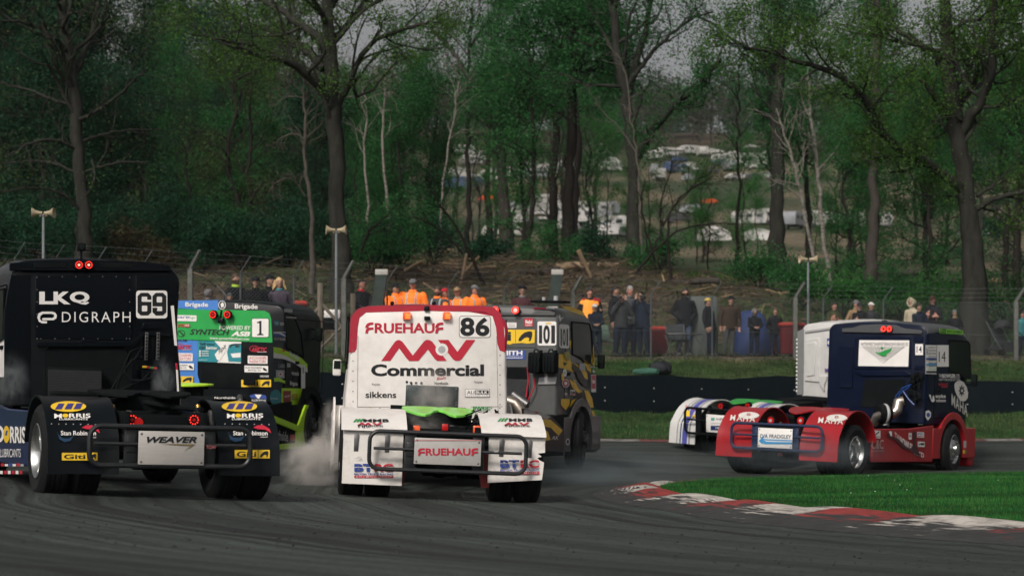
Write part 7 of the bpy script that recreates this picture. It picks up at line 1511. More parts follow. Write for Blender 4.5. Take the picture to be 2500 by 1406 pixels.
    OR = mat('orange_tarp', (.75, .09, .02), .7)
    for px, py, l in ((1733, 497, 'small orange tent on the slope above the big white tent'), (1189, 488, 'small orange tent behind the leftmost bare trunk of the clearing')): t = ridge_tent(OR, .7, .8); place(t, px, py, 1.2, l, 'tent', 'small orange tents', True)
    b = MB(); TB = mat('stump_bark', (.06, .045, .035), .9, bump=.6, var=.4); b.tube([(0, 0, -.2), (0, 0, .2), (0, 0, .95)], [.42, .36, .34], TB, 14); b.lathe([(0, .96), (.33, .955)], (0, 0, 0), (0, 0, 1), mat('cut_wood', (.48, .33, .18), .8, var=.2, scale=12), 14)
    Y = Yof(1722, 612); o = b.build('tree_stump', None, loc=atg(1722, Y)); tag(o, 'wide cut tree stump in front of the big white tent', 'tree stump')
camp()
# ================================================================ TREES
def leafmat(name, a, b_, c, tr=.35): return mat(name, a, .7, ramp=[(0, a), (.5, b_), (1, c)], island=True, trans=tr, spec=.2)
LF = dict(oak=leafmat('oak_spring_leaves', (.040, .095, .016), (.06, .145, .024), (.10, .20, .04), .5), mid=leafmat('green_leaves', (.020, .095, .028), (.032, .145, .040), (.060, .20, .06), .5), dark=leafmat('dark_leaves', (.008, .034, .018), (.012, .058, .026), (.020, .085, .036)),
          olive=leafmat('olive_buds', (.028, .050, .014), (.045, .080, .022), (.07, .115, .03)), bright=leafmat('bright_leaves', (.030, .13, .03), (.045, .19, .042), (.08, .24, .06), .5), rust=leafmat('rusty_leaves', (.035, .022, .014), (.05, .036, .02), (.04, .06, .02)))
BK = dict(oak=mat('oak_bark', (.030, .030, .026), .95, var=.4, scale=5, stretch=(1, 1, .25), bump=.8, dirt=.4, dirtcol=(.05, .06, .035), spec=.1), dark=mat('dark_bark', (.022, .019, .017), .95, var=.4, scale=5, bump=.7, stretch=(1, 1, .25), spec=.1), pale=mat('dead_pale_bark', (.085, .075, .062), .9, var=.3, scale=6, bump=.5, dirt=.5), birch=mat('birch_bark', (.52, .49, .43), .8, ramp=[(0, (.03, .025, .022)), (.42, (.10, .09, .08)), (.50, (.19, .175, .15)), (1, (.27, .255, .225))], scale=5, stretch=(.6, .6, 2.2)), warm=mat('warm_bark', (.040, .034, .028), .95, var=.35, scale=5, stretch=(1, 1, .3), bump=.7, dirt=.3))
class Grow:
    def __init__(s, seed): s.r = np.random.default_rng(seed); s.paths = []; s.leaf = []
    def branch(s, p, d, L, r, lvl, mx, up=.06, wan=.22, kids=(3, 5), taper=.5, spread=(.5, 1.0), leafat=1):
        n = 5; P = [p]; R_ = [r]; d = d/np.linalg.norm(d)
        for i in range(n):
            d = d+s.r.normal(0, wan, 3)+np.array([0, 0, up]); d /= np.linalg.norm(d); p = p+d*L/n; P.append(p); R_.append(r*(1-(1-taper)*(i+1)/n))
        if lvl == mx: R_[-1] = r*.15
        s.paths.append((np.array(P), R_, lvl)); s.sub(P, R_, L, lvl, mx, up, wan, kids, taper, spread, .3, leafat)
    def sub(s, P, R_, L, lvl, mx, up, wan, kids, taper, spread, t0, leafat, scale=.62):
        n = len(P)-1
        if lvl >= mx-leafat+1-1:
            for i in range(1, n+1):
                if i/n > .3: s.leaf.append(P[i])
        if lvl >= mx: return
        k = s.r.integers(kids[0], kids[1]+1)
        for j in range(k):
            t = t0+(1-t0)*(j+s.r.random())/k; i = min(n-1, int(t*n)); f = t*n-i; q = P[i]*(1-f)+P[i+1]*f; d0 = P[i+1]-P[i]; d0 = d0/(np.linalg.norm(d0)+1e-9)
            a = s.r.normal(0, 1, 3); a -= d0*(a@d0); a /= np.linalg.norm(a)+1e-9; ang = s.r.uniform(*spread); d = d0*math.cos(ang)+a*math.sin(ang)
            rr = (R_[i]*(1-f)+R_[i+1]*f)
            s.branch(q, d, L*scale*s.r.uniform(.75, 1.2), rr*.58, lvl+1, mx, up, wan, kids, taper, spread, leafat)
    def limb(s, P, R_, lvl, mx, L, k, up=.06, wan=.22, kids=(2, 4), spread=(.5, 1.1), t0=.2, leafat=1, sm=True):
        P = [np.array(p, float) for p in P]
        if sm:      # smooth and roughen the traced line
            for _ in range(2):
                Q = [P[0]]; RR = [R_[0]]
                for i in range(len(P)-1): m_ = (P[i]+P[i+1])/2; Q += [m_*.5+P[i]*.5, m_*.5+P[i+1]*.5] if 0 < i < len(P)-2 else ([m_, P[i+1]*.5+m_*.5] if i == 0 else [P[i]*.5+m_*.5, m_]); RR += [R_[i]*.75+R_[i+1]*.25, R_[i]*.25+R_[i+1]*.75]
                Q.append(P[-1]); RR.append(R_[-1]); P, R_ = Q, RR
            g = np.linalg.norm(P[-1]-P[0])/len(P)*.10; P = [p+s.r.normal(0, g, 3)*(0 < i < len(P)-1) for i, p in enumerate(P)]
        s.paths.append((np.array(P), list(R_), lvl)); s.sub(P, R_, L, lvl, mx, up, wan, (k, k), .5, spread, t0, leafat, 1.0) if False else s._sub2(P, R_, L, lvl, mx, up, wan, k, kids, spread, t0, leafat)
    def _sub2(s, P, R_, L, lvl, mx, up, wan, k, kids, spread, t0, leafat):
        n = len(P)-1
        for j in range(k):
            t = t0+(1-t0)*(j+s.r.random())/k; i = min(n-1, int(t*n)); f = t*n-i; q = P[i]*(1-f)+P[i+1]*f; d0 = P[i+1]-P[i]; d0 = d0/(np.linalg.norm(d0)+1e-9)
            a = s.r.normal(0, 1, 3); a -= d0*(a@d0); a /= np.linalg.norm(a)+1e-9; ang = s.r.uniform(*spread); d = d0*math.cos(ang)+a*math.sin(ang); d[2] += .1
            rr = R_[i]*(1-f)+R_[i+1]*f; s.branch(q, d, L*s.r.uniform(.6, 1.2), min(rr*.5, L*.03+.01), lvl+1, mx, up, wan, kids, .5, spread, leafat)
    def wood(s, name, m, parent, minr=.004):
        V = []; F_ = []; n0 = 0
        for P, R_, lvl in s.paths:
            k = (10, 7, 5, 4, 3, 3)[min(lvl, 5)]; t = np.gradient(P, axis=0); t /= np.linalg.norm(t, axis=1)[:, None]+1e-9
            u = np.cross(t, [.31, .95, .05]); ln = np.linalg.norm(u, axis=1)[:, None]; u = u/(ln+1e-9); v = np.cross(t, u); a = 2*np.pi*np.arange(k)/k
            rr = np.maximum(np.array(R_), minr)[:, None, None]; W = P[:, None, :]+(u[:, None, :]*np.cos(a)[None, :, None]+v[:, None, :]*np.sin(a)[None, :, None])*rr
            if lvl == 0: W = W+u[:, None, :]*(rr*.10*np.sin(a*3+P[:, 2:3])[:, :, None])
            m_ = len(P); V.append(W.reshape(-1, 3)); i = np.arange(m_-1)[:, None]*k+np.arange(k)[None, :]; j = np.arange(m_-1)[:, None]*k+(np.arange(k)[None, :]+1) % k
            F_.append(np.stack([i, j, j+k, i+k], -1).reshape(-1, 4)+n0); n0 += m_*k
        V = np.concatenate(V); F_ = np.concatenate(F_).astype(np.int32); me = bpy.data.meshes.new(name); me.vertices.add(len(V)); me.vertices.foreach_set('co', V.ravel()); me.loops.add(len(F_)*4); me.loops.foreach_set('vertex_index', F_.ravel()); me.polygons.add(len(F_)); me.polygons.foreach_set('loop_start', np.arange(len(F_))*4)
        me.update(calc_edges=True); me.polygons.foreach_set('use_smooth', [True]*len(F_)); me.materials.append(m); o = bpy.data.objects.new(name, me); C.objects.link(o); o.parent = parent; return o
    def crown(s, name, m, parent, per, size, rad_, flat=.7):
        if not s.leaf: return None
        c = np.array(s.leaf); c = np.repeat(c, per, 0); n = len(c); c = c+s.r.normal(0, rad_, (n, 3))*np.array([1, 1, flat]); return leafmesh(name, c, size, m, parent, s.r)
def leafmesh(name, c, size, m, parent, r):
    n = len(c); a = r.normal(0, 1, (n, 3)); a /= np.linalg.norm(a, axis=1)[:, None]; b = r.normal(0, 1, (n, 3)); b = np.cross(a, b); b /= np.linalg.norm(b, axis=1)[:, None]; z = size*r.uniform(.5, 1.3, (n, 1)); a = a*z*.5; b = b*z*.33
    V = np.stack([c-a, c+b, c+a, c-b], 1); o = bpy.data.objects.new(name, fill_mesh(name, V, None, m, 4)); C.objects.link(o); o.parent = parent; return o
def hero(name, lab, Y, limbs, bark, leaf, seed, per=6, size=.10, rad_=.30, mx=3, group=None, minr=.006):
    """limbs: list of (pixel polyline, width px start, width px end, branch length, number of side branches, depth drift)"""
    g = Grow(seed); base = atg(limbs[0][0][0][0], Y); e = empty(name, base); tag(e, lab, 'tree', group); b0 = np.array(base)
    for li, (P, w0, w1, L, k, dd) in enumerate(limbs):
        n = len(P); Q = []; start = 0 if li == 0 else None
        for i, (x, y) in enumerate(P):
            yy = Y+(dd*i/(n-1) if n > 1 else 0); q = np.array(at(x, y, yy))-b0
            if li == 0 and i == 0: q = np.array([0, 0, -.3])
            Q.append(q)
        R_ = [(w0+(w1-w0)*i/(n-1))/2*Y/F for i in range(n)]
        if li == 0: R_[0] *= 1.25
        g.limb(Q, R_, 0 if w0 > 16 else 1, mx, L, k, t0=.45 if li == 0 else .15)
    g.wood('trunk', BK[bark], e, minr)
    if leaf: g.crown('crown', LF[leaf], e, per, size, rad_)
    return e
T1 = 'oaks and other big trees along the bank'
hero('oak_tree', 'tall straight-trunked oak with sweeping limbs, in front of the dark wood left of centre', 66, [
 ([(836, 740), (832, 600), (824, 430), (815, 280), (805, 150), (797, 0), (795, -120)], 48, 26, 2.6, 7, 0),
 ([(812, 255), (775, 205), (735, 170), (690, 142), (640, 138), (600, 122), (555, 112)], 24, 6, 1.9, 9, -3), ([(690, 142), (640, 120), (580, 105), (520, 95), (455, 82)], 10, 4, 1.4, 6, -3),
 ([(802, 130), (770, 85), (720, 55), (680, 20), (610, -10), (540, -60)], 24, 8, 1.9, 8, 2), ([(790, 170), (745, 120), (690, 85), (630, 66), (570, 45), (520, 0)], 20, 6, 1.8, 8, 4),
 ([(820, 265), (842, 225), (862, 180), (885, 130), (915, 100), (965, 75), (1035, 60), (1075, 40)], 18, 6, 1.8, 10, -2), ([(808, 110), (845, 60), (880, 25), (905, -40)], 18, 8, 1.8, 6, 3), ([(862, 185), (868, 240), (880, 232), (915, 218), (950, 165), (1000, 135)], 9, 4, 1.2, 6, 2), ([(800, 60), (765, 0), (740, -80)], 16, 8, 1.8, 4, -2), ([(798, 30), (840, -30), (900, -90)], 16, 8, 1.8, 4, 2)], 'oak', 'oak', 11, per=8, size=.085, rad_=.22, group=T1)
hero('oak_tree', 'dark oak with a forked crown and many crooked side branches behind the black cab', 72, [
 ([(208, 625), (203, 500), (192, 380), (182, 250), (170, 150), (158, 60), (150, -60)], 36, 20, 2.6, 12, 0), ([(178, 190), (205, 130), (225, 80), (240, 0), (250, -60)], 16, 8, 2, 6, 2), ([(185, 300), (240, 270), (300, 225), (330, 190), (360, 170)], 9, 4, 1.6, 7, -2),
 ([(170, 130), (120, 80), (60, 55), (0, 50)], 12, 5, 2, 7, -2), ([(188, 260), (120, 240), (60, 215), (0, 205)], 10, 4, 1.8, 7, 2), ([(195, 350), (240, 330), (300, 320), (350, 315), (400, 318)], 8, 3, 1.5, 6, 2), ([(196, 370), (140, 340), (80, 345), (20, 380)], 10, 4, 1.8, 7, -2), ([(200, 430), (140, 400), (80, 390), (10, 400)], 8, 3, 1.5, 6, 1), ([(205, 420), (270, 400), (320, 395), (365, 398)], 7, 3, 1.3, 6, 0), ([(205, 520), (150, 470), (90, 455), (0, 470)], 9, 3, 1.5, 6, -2), ([(225, 390), (232, 420), (228, 452), (208, 480)], 5, 3, .5, 2, -1)], 'oak', 'olive', 12, per=3, size=.08, rad_=.25, group=T1)
hero('dead_tree', 'slender pale dead tree with drooping twigs, left of the straight oak', 70, [
 ([(760, 660), (762, 540), (752, 460), (742, 380), (745, 300), (742, 240), (738, 160)], 13, 5, 1.4, 14, 0), ([(745, 480), (725, 445), (700, 432), (672, 445), (655, 470)], 5, 2, .7, 10, -1), ([(748, 345), (725, 325), (695, 330), (670, 350)], 4, 2, .6, 8, 1), ([(742, 250), (752, 215), (765, 195)], 5, 3, .6, 3, 0), ([(744, 240), (715, 235), (690, 240), (672, 260)], 4, 2, .6, 8, 0)], 'pale', None, 13)
hero('oak_tree', 'leaning tree with a crooked bare crown between the straight oak and the leafy centre', 92, [
 ([(1237, 640), (1235, 560), (1228, 460), (1222, 380), (1218, 310), (1225, 250), (1240, 180)], 33, 14, 1.8, 8, 0), ([(1222, 330), (1190, 305), (1165, 290), (1140, 250), (1110, 230)], 10, 4, 1.2, 6, 1), ([(1220, 290), (1180, 275), (1150, 285)], 8, 5, .8, 3, -1), ([(1226, 260), (1250, 225), (1275, 205)], 8, 4, 1, 4, 1), ([(1150, 200), (1100, 120), (1050, 70)], 9, 4, 1.5, 6, 2)], 'warm', 'mid', 14, per=12, size=.12, rad_=.4, group=T1)
hero('bare_tree', 'thin tree with a spreading twiggy top against the sky, left of centre', 96, [([(1142, 640), (1142, 420), (1142, 300), (1138, 190), (1145, 110), (1150, 20)], 12, 6, 2, 9, 0), ([(1142, 180), (1105, 125), (1070, 90), (1050, 60)], 10, 4, 1.6, 7, 2), ([(1145, 120), (1175, 70), (1210, 30)], 7, 3, 1.6, 6, 1), ([(1138, 195), (1080, 195), (1010, 270)], 6, 3, 1.3, 5, 1)], 'dark', 'olive', 15, per=3, size=.1, rad_=.4)
hero('leafy_tree', 'dark trunk wrapped in green foliage in the centre of the wood', 88, [([(1388, 650), (1388, 500), (1392, 380), (1396, 240), (1400, 120), (1405, 0), (1408, -80)], 28, 18, 2.8, 22, 0), ([(1396, 300), (1340, 250), (1290, 240), (1250, 260)], 9, 4, 2, 8, 1), ([(1400, 150), (1340, 90), (1280, 60)], 10, 4, 2.2, 8, -2), ([(1398, 220), (1450, 170), (1500, 150)], 9, 4, 2, 8, 2), ([(1402, 60), (1350, 0), (1300, -40)], 10, 4, 2, 6, 0)], 'dark', 'mid', 16, per=22, size=.12, rad_=.42, group=T1)
hero('leafy_tree', 'pair of thin dark stems between the bare trunk and the ivy-dark trunk', 86, [([(1290, 650), (1292, 560), (1300, 480), (1303, 400), (1300, 300), (1295, 180), (1290, 60)], 13, 7, 2.0, 18, 0), ([(1284, 640), (1276, 520), (1272, 430), (1270, 320), (1262, 200)], 10, 5, 1.8, 14, 2)], 'dark', 'mid', 17, per=20, size=.12, rad_=.4)
hero('oak_tree', 'big forked oak with a long crooked limb reaching right, centre right', 84, [
 ([(1543, 660), (1547, 540), (1548, 430), (1540, 330), (1525, 230), (1508, 130), (1498, 30), (1490, -60)], 36, 18, 2.4, 10, 0), ([(1558, 385), (1578, 345), (1600, 310), (1620, 290), (1648, 255), (1672, 235), (1705, 210), (1735, 170), (1760, 148)], 21, 9, 1.4, 12, -3), ([(1672, 238), (1700, 225), (1725, 205), (1732, 200)], 10, 6, .8, 5, -2), ([(1650, 250), (1630, 225), (1600, 222)], 6, 3, .9, 4, 0),
 ([(1530, 235), (1550, 160), (1572, 90), (1590, 20), (1600, -60)], 20, 10, 1.9, 8, 2), ([(1538, 205), (1580, 140), (1630, 90), (1685, 45), (1740, 30)], 12, 5, 1.8, 9, -2), ([(1510, 140), (1470, 80), (1440, 20)], 11, 5, 2.0, 7, 2)], 'oak', 'mid', 18, per=9, size=.09, rad_=.28, group=T1)
hero('dead_tree', 'slim pale stem rising against the forked oak', 82, [([(1572, 640), (1560, 520), (1562, 430), (1552, 350), (1540, 290), (1530, 180), (1505, 130)], 8, 3, 1.0, 9, 0), ([(1552, 370), (1510, 310), (1465, 270), (1455, 240)], 4, 2, .8, 5, 0), ([(1545, 280), (1520, 255)], 3, 2, .4, 2, 0)], 'pale', None, 19)
hero('sapling', 'thin upright sapling left of the big white tent gap', 90, [([(1798, 640), (1802, 520), (1803, 400), (1805, 280), (1802, 180)], 9, 4, 1.3, 16, 0)], 'dark', 'mid', 20, per=4, size=.1)
hero('leafy_tree', 'tall straight trunk with a green crown left of the birches', 85, [([(1895, 665), (1898, 540), (1897, 400), (1896, 280), (1900, 160), (1902, 40), (1904, -60)], 37, 24, 2.4, 16, 0), ([(1898, 180), (1850, 130), (1790, 100), (1720, 40), (1670, 45)], 12, 4, 1.8, 10, -2), ([(1898, 200), (1850, 175), (1810, 130), (1800, 110)], 9, 4, 1.6, 8, 2), ([(1900, 120), (1960, 70), (2020, 30)], 12, 5, 1.9, 8, 2)], 'oak', 'mid', 21, per=12, size=.1, rad_=.3, group=T1)
for i, (P, w0, lab) in enumerate((([(2032, 740), (2020, 640), (2005, 540), (1998, 430), (1988, 350), (1978, 270), (1972, 190)], 13, 'birch with a mottled white trunk, the right one of the leaning pair'), ([(2010, 735), (1990, 640), (1968, 540), (1945, 420), (1920, 340), (1895, 265)], 11, 'birch with a white trunk leaning left across the tall straight trunk'), ([(905, 600), (893, 430), (888, 300), (888, 200)], 7, 'thin birch right of the straight oak'), ([(965, 610), (930, 380), (935, 250), (945, 170)], 8, 'thin birch leaning in the green gap right of the straight oak'), ([(1070, 600), (1085, 400), (1110, 280), (1120, 200)], 6, 'thin birch stem left of the crooked bare crown'))):
    hero('birch_tree', lab, 88 if i > 1 else 80, [(P, w0, w0*.45, 1.6, 12, 0)], 'birch', 'mid', 30+i, per=3, size=.09, rad_=.3, group='birches in the wood')
hero('pine_tree', 'knotty straight trunk behind the white cab roof, right of the birches', 80, [([(2127, 740), (2130, 600), (2134, 480), (2136, 380), (2138, 250), (2140, 100), (2142, -40)], 27, 17, 1.5, 22, 0)], 'warm', 'mid', 40, per=5, size=.1, group=T1)
hero('oak_tree', 'massive spreading oak at the right with a long limb arching to the left', 62, [
 ([(2382, 745), (2375, 640), (2368, 540), (2360, 450), (2345, 370), (2330, 300), (2318, 200), (2310, 60), (2305, -60)], 56, 28, 2.0, 8, 0), ([(2356, 470), (2320, 440), (2275, 405), (2220, 378), (2170, 348), (2140, 300), (2115, 245), (2085, 215), (2040, 178), (1985, 160), (1930, 148), (1870, 122), (1815, 118)], 27, 6, 1.4, 18, -4), ([(2330, 300), (2345, 250), (2385, 190), (2430, 130), (2500, 105)], 22, 12, 1.8, 9, 2), ([(2345, 330), (2400, 240), (2420, 180), (2425, 80), (2430, -40)], 24, 14, 1.8, 9, -2), ([(2320, 190), (2270, 120), (2200, 85), (2150, 25), (2110, -30)], 18, 8, 1.7, 9, 2), ([(2380, 515), (2410, 495), (2450, 478), (2520, 465)], 15, 9, 1.2, 5, -1), ([(2385, 480), (2430, 450), (2480, 400)], 9, 4, 1.2, 6, 1), ([(2330, 265), (2300, 270), (2275, 235), (2258, 205)], 11, 4, .8, 3, -1), ([(2310, 130), (2240, 110), (2160, 95), (2110, 75)], 12, 5, 1.5, 8, -1), ([(2360, 300), (2310, 275), (2250, 330), (2220, 350)], 5, 3, .7, 3, -2), ([(2340, 480), (2310, 480), (2250, 475)], 5, 3, .7, 4, -1)], 'oak', 'oak', 41, per=14, size=.085, rad_=.26, group=T1)
hero('bare_tree', 'low bush-like bare tree with tangled branches below the crooked limb of the forked oak', 76, [([(1640, 640), (1628, 560), (1640, 500), (1690, 460), (1740, 430)], 7, 3, 1.1, 10, 0), ([(1590, 620), (1620, 540), (1690, 450), (1760, 400)], 6, 3, 1.0, 9, 2), ([(1600, 640), (1560, 500), (1575, 440)], 6, 3, .9, 7, 0), ([(1530, 700), (1620, 580), (1700, 545), (1790, 548)], 7, 3, 1.0, 8, -1)], 'dark', 'olive', 42, per=2, size=.08)
hero('bare_tree', 'fallen leaning branches right of the straight oak at the foot of the bank', 74, [([(1190, 650), (1120, 560), (1060, 480), (1045, 450)], 8, 3, 1.0, 8, 0), ([(1130, 620), (1080, 560), (1010, 530)], 6, 3, .9, 6, 0), ([(880, 620), (900, 560), (925, 545), (950, 520)], 8, 3, .9, 6, 0)], 'dark', 'dark', 43, per=2, size=.08)
# ---- trees filling the wood
def make_kind(kind, seed):
    g = Grow(seed); r = g.r; z = np.zeros(3)
    if kind == 'bushy':       # foliage almost to the ground
        P = [np.array([r.normal(0, .12)*i, r.normal(0, .12)*i, i*1.9-.2]) for i in range(8)]; g.limb(P, [.20*(1-i/9) for i in range(8)], 0, 3, 2.9, 22, t0=.06, kids=(2, 4), spread=(.7, 1.4), up=.02)
    elif kind == 'tall':
        P = [np.array([r.normal(0, .10)*i, r.normal(0, .10)*i, i*2.4-.2]) for i in range(8)]; g.limb(P, [.26*(1-i/10) for i in range(8)], 0, 3, 3.2, 18, t0=.42, kids=(2, 4), spread=(.5, 1.1))
    elif kind == 'bare':
        P = [np.array([r.normal(0, .13)*i, r.normal(0, .13)*i, i*2.2-.2]) for i in range(8)]; g.limb(P, [.17*(1-i/9) for i in range(8)], 0, 4, 3.0, 15, t0=.25, kids=(2, 4), spread=(.5, 1.0))
    elif kind == 'thin':
        P = [np.array([r.normal(0, .10)*i, r.normal(0, .10)*i, i*1.8-.2]) for i in range(8)]; g.limb(P, [.10*(1-i/9) for i in range(8)], 0, 3, 1.7, 16, t0=.2, kids=(2, 3), spread=(.5, 1.1))
    return g
PR = {}
for kind, sd, bark, leaf, per, size, rr in (('bushy', 51, 'dark', 'dark', 20, .16, .42), ('bushy', 52, 'dark', 'mid', 20, .15, .42), ('bushy', 53, 'dark', 'olive', 8, .13, .42), ('tall', 54, 'dark', 'mid', 22, .15, .45), ('tall', 55, 'oak', 'oak', 7, .13, .4), ('bare', 56, 'oak', 'olive', 1, .10, .3), ('thin', 57, 'dark', 'bright', 14, .12, .35), ('bare', 58, 'dark', 'rust', 1, .11, .3)):
    g = make_kind(kind, sd); e = empty('woodland_tree'); g.wood('trunk', BK[bark], e, .008); g.crown('crown', LF[leaf], e, per, size, rr); PR[(kind, leaf)] = [e, 0]
def plant(kind, leaf, px, Y, s, rz, lab, grp, base='tree', nm=None):
    e, c = PR[(kind, leaf)]; PR[(kind, leaf)][1] += 1
    if c == 0: o = e
    else:
        o = e.copy(); C.objects.link(o)
        for ch in e.children: d = ch.copy(); C.objects.link(d); d.parent = o
    if nm: o.name = nm
    p = atg(px, Y); o.location = p; o.scale = (s, s, s*random.uniform(.92, 1.1)); o.rotation_euler = (0, 0, rz); tag(o, lab, base, grp); return o
R7 = random.Random(77)
LAB = {'bushy': 'bushy tree leafed to the ground in the dark wood on the left', 'bare': 'twiggy, nearly leafless tree', 'tall': 'tall tree with a green crown above a clear trunk', 'thin': 'thin bright green young tree'}
OD = ['first', 'second', 'third', 'fourth', 'fifth', 'sixth', 'seventh', 'eighth', 'ninth', 'tenth', 'eleventh', 'twelfth', 'thirteenth']
def belt(px0, px1, Y0, Y1, n, kinds, smin, smax, where, grp):
    cnt = {}; T_ = []
    for i in range(n):
        px = px0+(px1-px0)*(i+R7.random())/n; k = R7.choice(kinds); s = R7.uniform(smin, smax); Y = R7.uniform(Y0, Y1)
        nm = {('bushy', 'dark'): 'dark bushy tree', ('bushy', 'mid'): 'green bushy tree', ('bushy', 'olive'): 'olive budding tree', ('tall', 'mid'): 'tall green-crowned tree', ('tall', 'oak'): 'tall spring-green oak', ('bare', 'olive'): 'twiggy half-bare tree', ('bare', 'rust'): 'twiggy rusty tree', ('thin', 'bright'): 'thin young bright green tree'}[k]
        o = plant(k[0], k[1], px, Y, s, R7.uniform(0, 6.28), '', grp+', '+nm); cnt.setdefault(nm, []).append(o)
    for nm, os_ in cnt.items():
        for i, o in enumerate(os_): o['label'] = f'{nm} {where}' if len(os_) == 1 else f'{OD[i]} {nm} from the left {where}'
B_ = ('bushy', 'dark'); M_ = ('bushy', 'mid'); O_ = ('bushy', 'olive'); TM_ = ('tall', 'mid'); TO = ('tall', 'oak'); BO = ('bare', 'olive'); TH = ('thin', 'bright'); BR = ('bare', 'rust')
belt(-140, 790, 82, 98, 10, [B_, B_, O_, BO, BR], .52, .68, 'at the front of the left wood', 'front of the left wood')
belt(-160, 300, 84, 110, 6, [B_, B_, O_], 1.0, 1.3, 'around the forked dark oak', 'around the dark oak')
belt(-160, 800, 104, 135, 13, [B_, M_, M_, O_, BR], .82, 1.08, 'deep in the left wood', 'deep in the left wood')
belt(-160, 820, 145, 190, 13, [B_, O_, TO, M_, B_], 1.1, 1.4, 'at the back of the left wood', 'back of the left wood')
belt(400, 720, 96, 106, 3, [M_], .6, .72, 'in the green pocket of the left wood', 'green pocket of the left wood')
belt(860, 1090, 92, 118, 6, [M_, M_, TH], .5, .68, 'just right of the straight oak', 'right of the straight oak')
belt(860, 1130, 150, 200, 6, [O_, BO, M_], .85, 1.1, 'behind the thin birches', 'behind the thin birches')
belt(1175, 1490, 96, 125, 5, [TM_, TM_, TH], .75, 1.0, 'in the centre of the wood', 'centre of the wood')
belt(1200, 1480, 200, 240, 4, [TM_, BO], .9, 1.2, 'on the slope behind the centre', 'slope behind the centre')
belt(1100, 1480, 96, 130, 7, [TH, TH, BO], .4, .62, 'under the central green crowns', 'under the central crowns')
belt(1480, 1800, 96, 140, 7, [TH, BO, TH], .38, .6, 'in the gap around the forked oak', 'gap around the forked oak')
belt(1140, 2000, 150, 185, 9, [TH, BO, O_], .45, .7, 'on the slope below the camp', 'slope below the camp')
belt(1800, 2120, 98, 135, 5, [TM_, TH, TH], .62, .85, 'among the birches', 'among the birches')
belt(2060, 2600, 92, 120, 8, [TM_, M_, TH, TO], .52, .8, 'around the massive oak', 'around the massive oak')
belt(2020, 2660, 135, 195, 8, [M_, O_, TM_, B_], .75, 1.1, 'at the back of the right wood', 'back of the right wood')
belt(1180, 2060, 505, 540, 10, [BO, O_, M_], .9, 1.3, 'just behind the hillside camp', 'behind the hillside camp')
# ---- shrubs on the bank
def shrub(px, Y, s, leaf, lab, seed, nm='shrub', per=10):
    g = Grow(seed)
    for i in range(9): a = 2*math.pi*i/9; g.branch(np.zeros(3), np.array([math.cos(a)*.7, math.sin(a)*.7, 1.0]), 1.3*s, .02, 1, 3, up=.05, wan=.25, kids=(2, 3))
    e = empty(nm, atg(px, Y)); tag(e, lab, 'shrub', 'shrubs on the bank'); g.wood('stem', BK['dark'], e, .005); g.crown('foliage', LF[leaf], e, per, .10, .2)
for i, (px, Y, s, lf, lab) in enumerate([(700, 78, 1.3, 'dark', 'dark shrub at the foot of the pale dead tree'), (905, 76, 1.2, 'mid', 'green shrub just right of the oak trunk'), (980, 80, 1.5, 'mid', 'large green shrub under the two thin birches'), (1060, 82, 1.1, 'dark', 'dark shrub left of the leaning bare tree'), (1330, 82, .9, 'mid', 'green shrub between the twin stems and the ivy-dark trunk'), (1440, 83, .8, 'dark', 'low dark shrub right of the ivy-dark trunk'), (1610, 80, .8, 'mid', 'green shrub right of the forked oak base'),
    (1850, 78, .9, 'mid', 'green shrub left of the tall straight trunk base'), (1960, 74, 1.0, 'mid', 'green shrub behind the right loudspeaker pole'), (2060, 72, .9, 'bright', 'bright green shrub right of the birch bases'), (2200, 72, 1.1, 'mid', 'green shrub right of the knotty trunk'), (2290, 70, 1.2, 'bright', 'bright green shrub left of the massive oak base'), (2450, 70, 1.3, 'mid', 'green shrub right of the massive oak base'), (540, 80, 1.5, 'dark', 'dark shrub above the blue truck roof'), (350, 80, 1.5, 'dark', 'dark shrub behind the right side of the black cab'), (80, 78, 1.5, 'dark', 'dark shrub under the leftmost loudspeakers'), (610, 84, 1.4, 'rust', 'rusty brown shrub left of the pale dead tree')]): shrub(px, Y, s, lf, lab, 80+i)
for i, (px, Y, s_, lf) in enumerate([(-20, 66, 1.3, 'dark'), (45, 72, 1.5, 'dark'), (120, 64, 1.1, 'dark'), (165, 74, 1.6, 'dark'), (240, 68, 1.3, 'dark'), (290, 75, 1.6, 'dark'), (330, 64, 1.0, 'rust'), (395, 70, 1.4, 'dark'), (450, 75, 1.6, 'dark'), (490, 66, 1.2, 'dark'), (545, 72, 1.4, 'mid'), (590, 68, 1.2, 'dark'), (645, 74, 1.5, 'dark'), (700, 68, 1.1, 'dark'), (775, 76, 1.4, 'dark'), (930, 70, .8, 'dark'), (1190, 74, .6, 'dark')]):
    nth = ['first', 'second', 'third', 'fourth', 'fifth', 'sixth', 'seventh', 'eighth', 'ninth', 'tenth', 'eleventh', 'twelfth', 'thirteenth', 'fourteenth', 'fifteenth', 'sixteenth', 'seventeenth'][i]
    shrub(px, Y+9, s_, lf, f'{nth} from the left of the dark undergrowth shrubs low on the bank', 120+i, per=16)
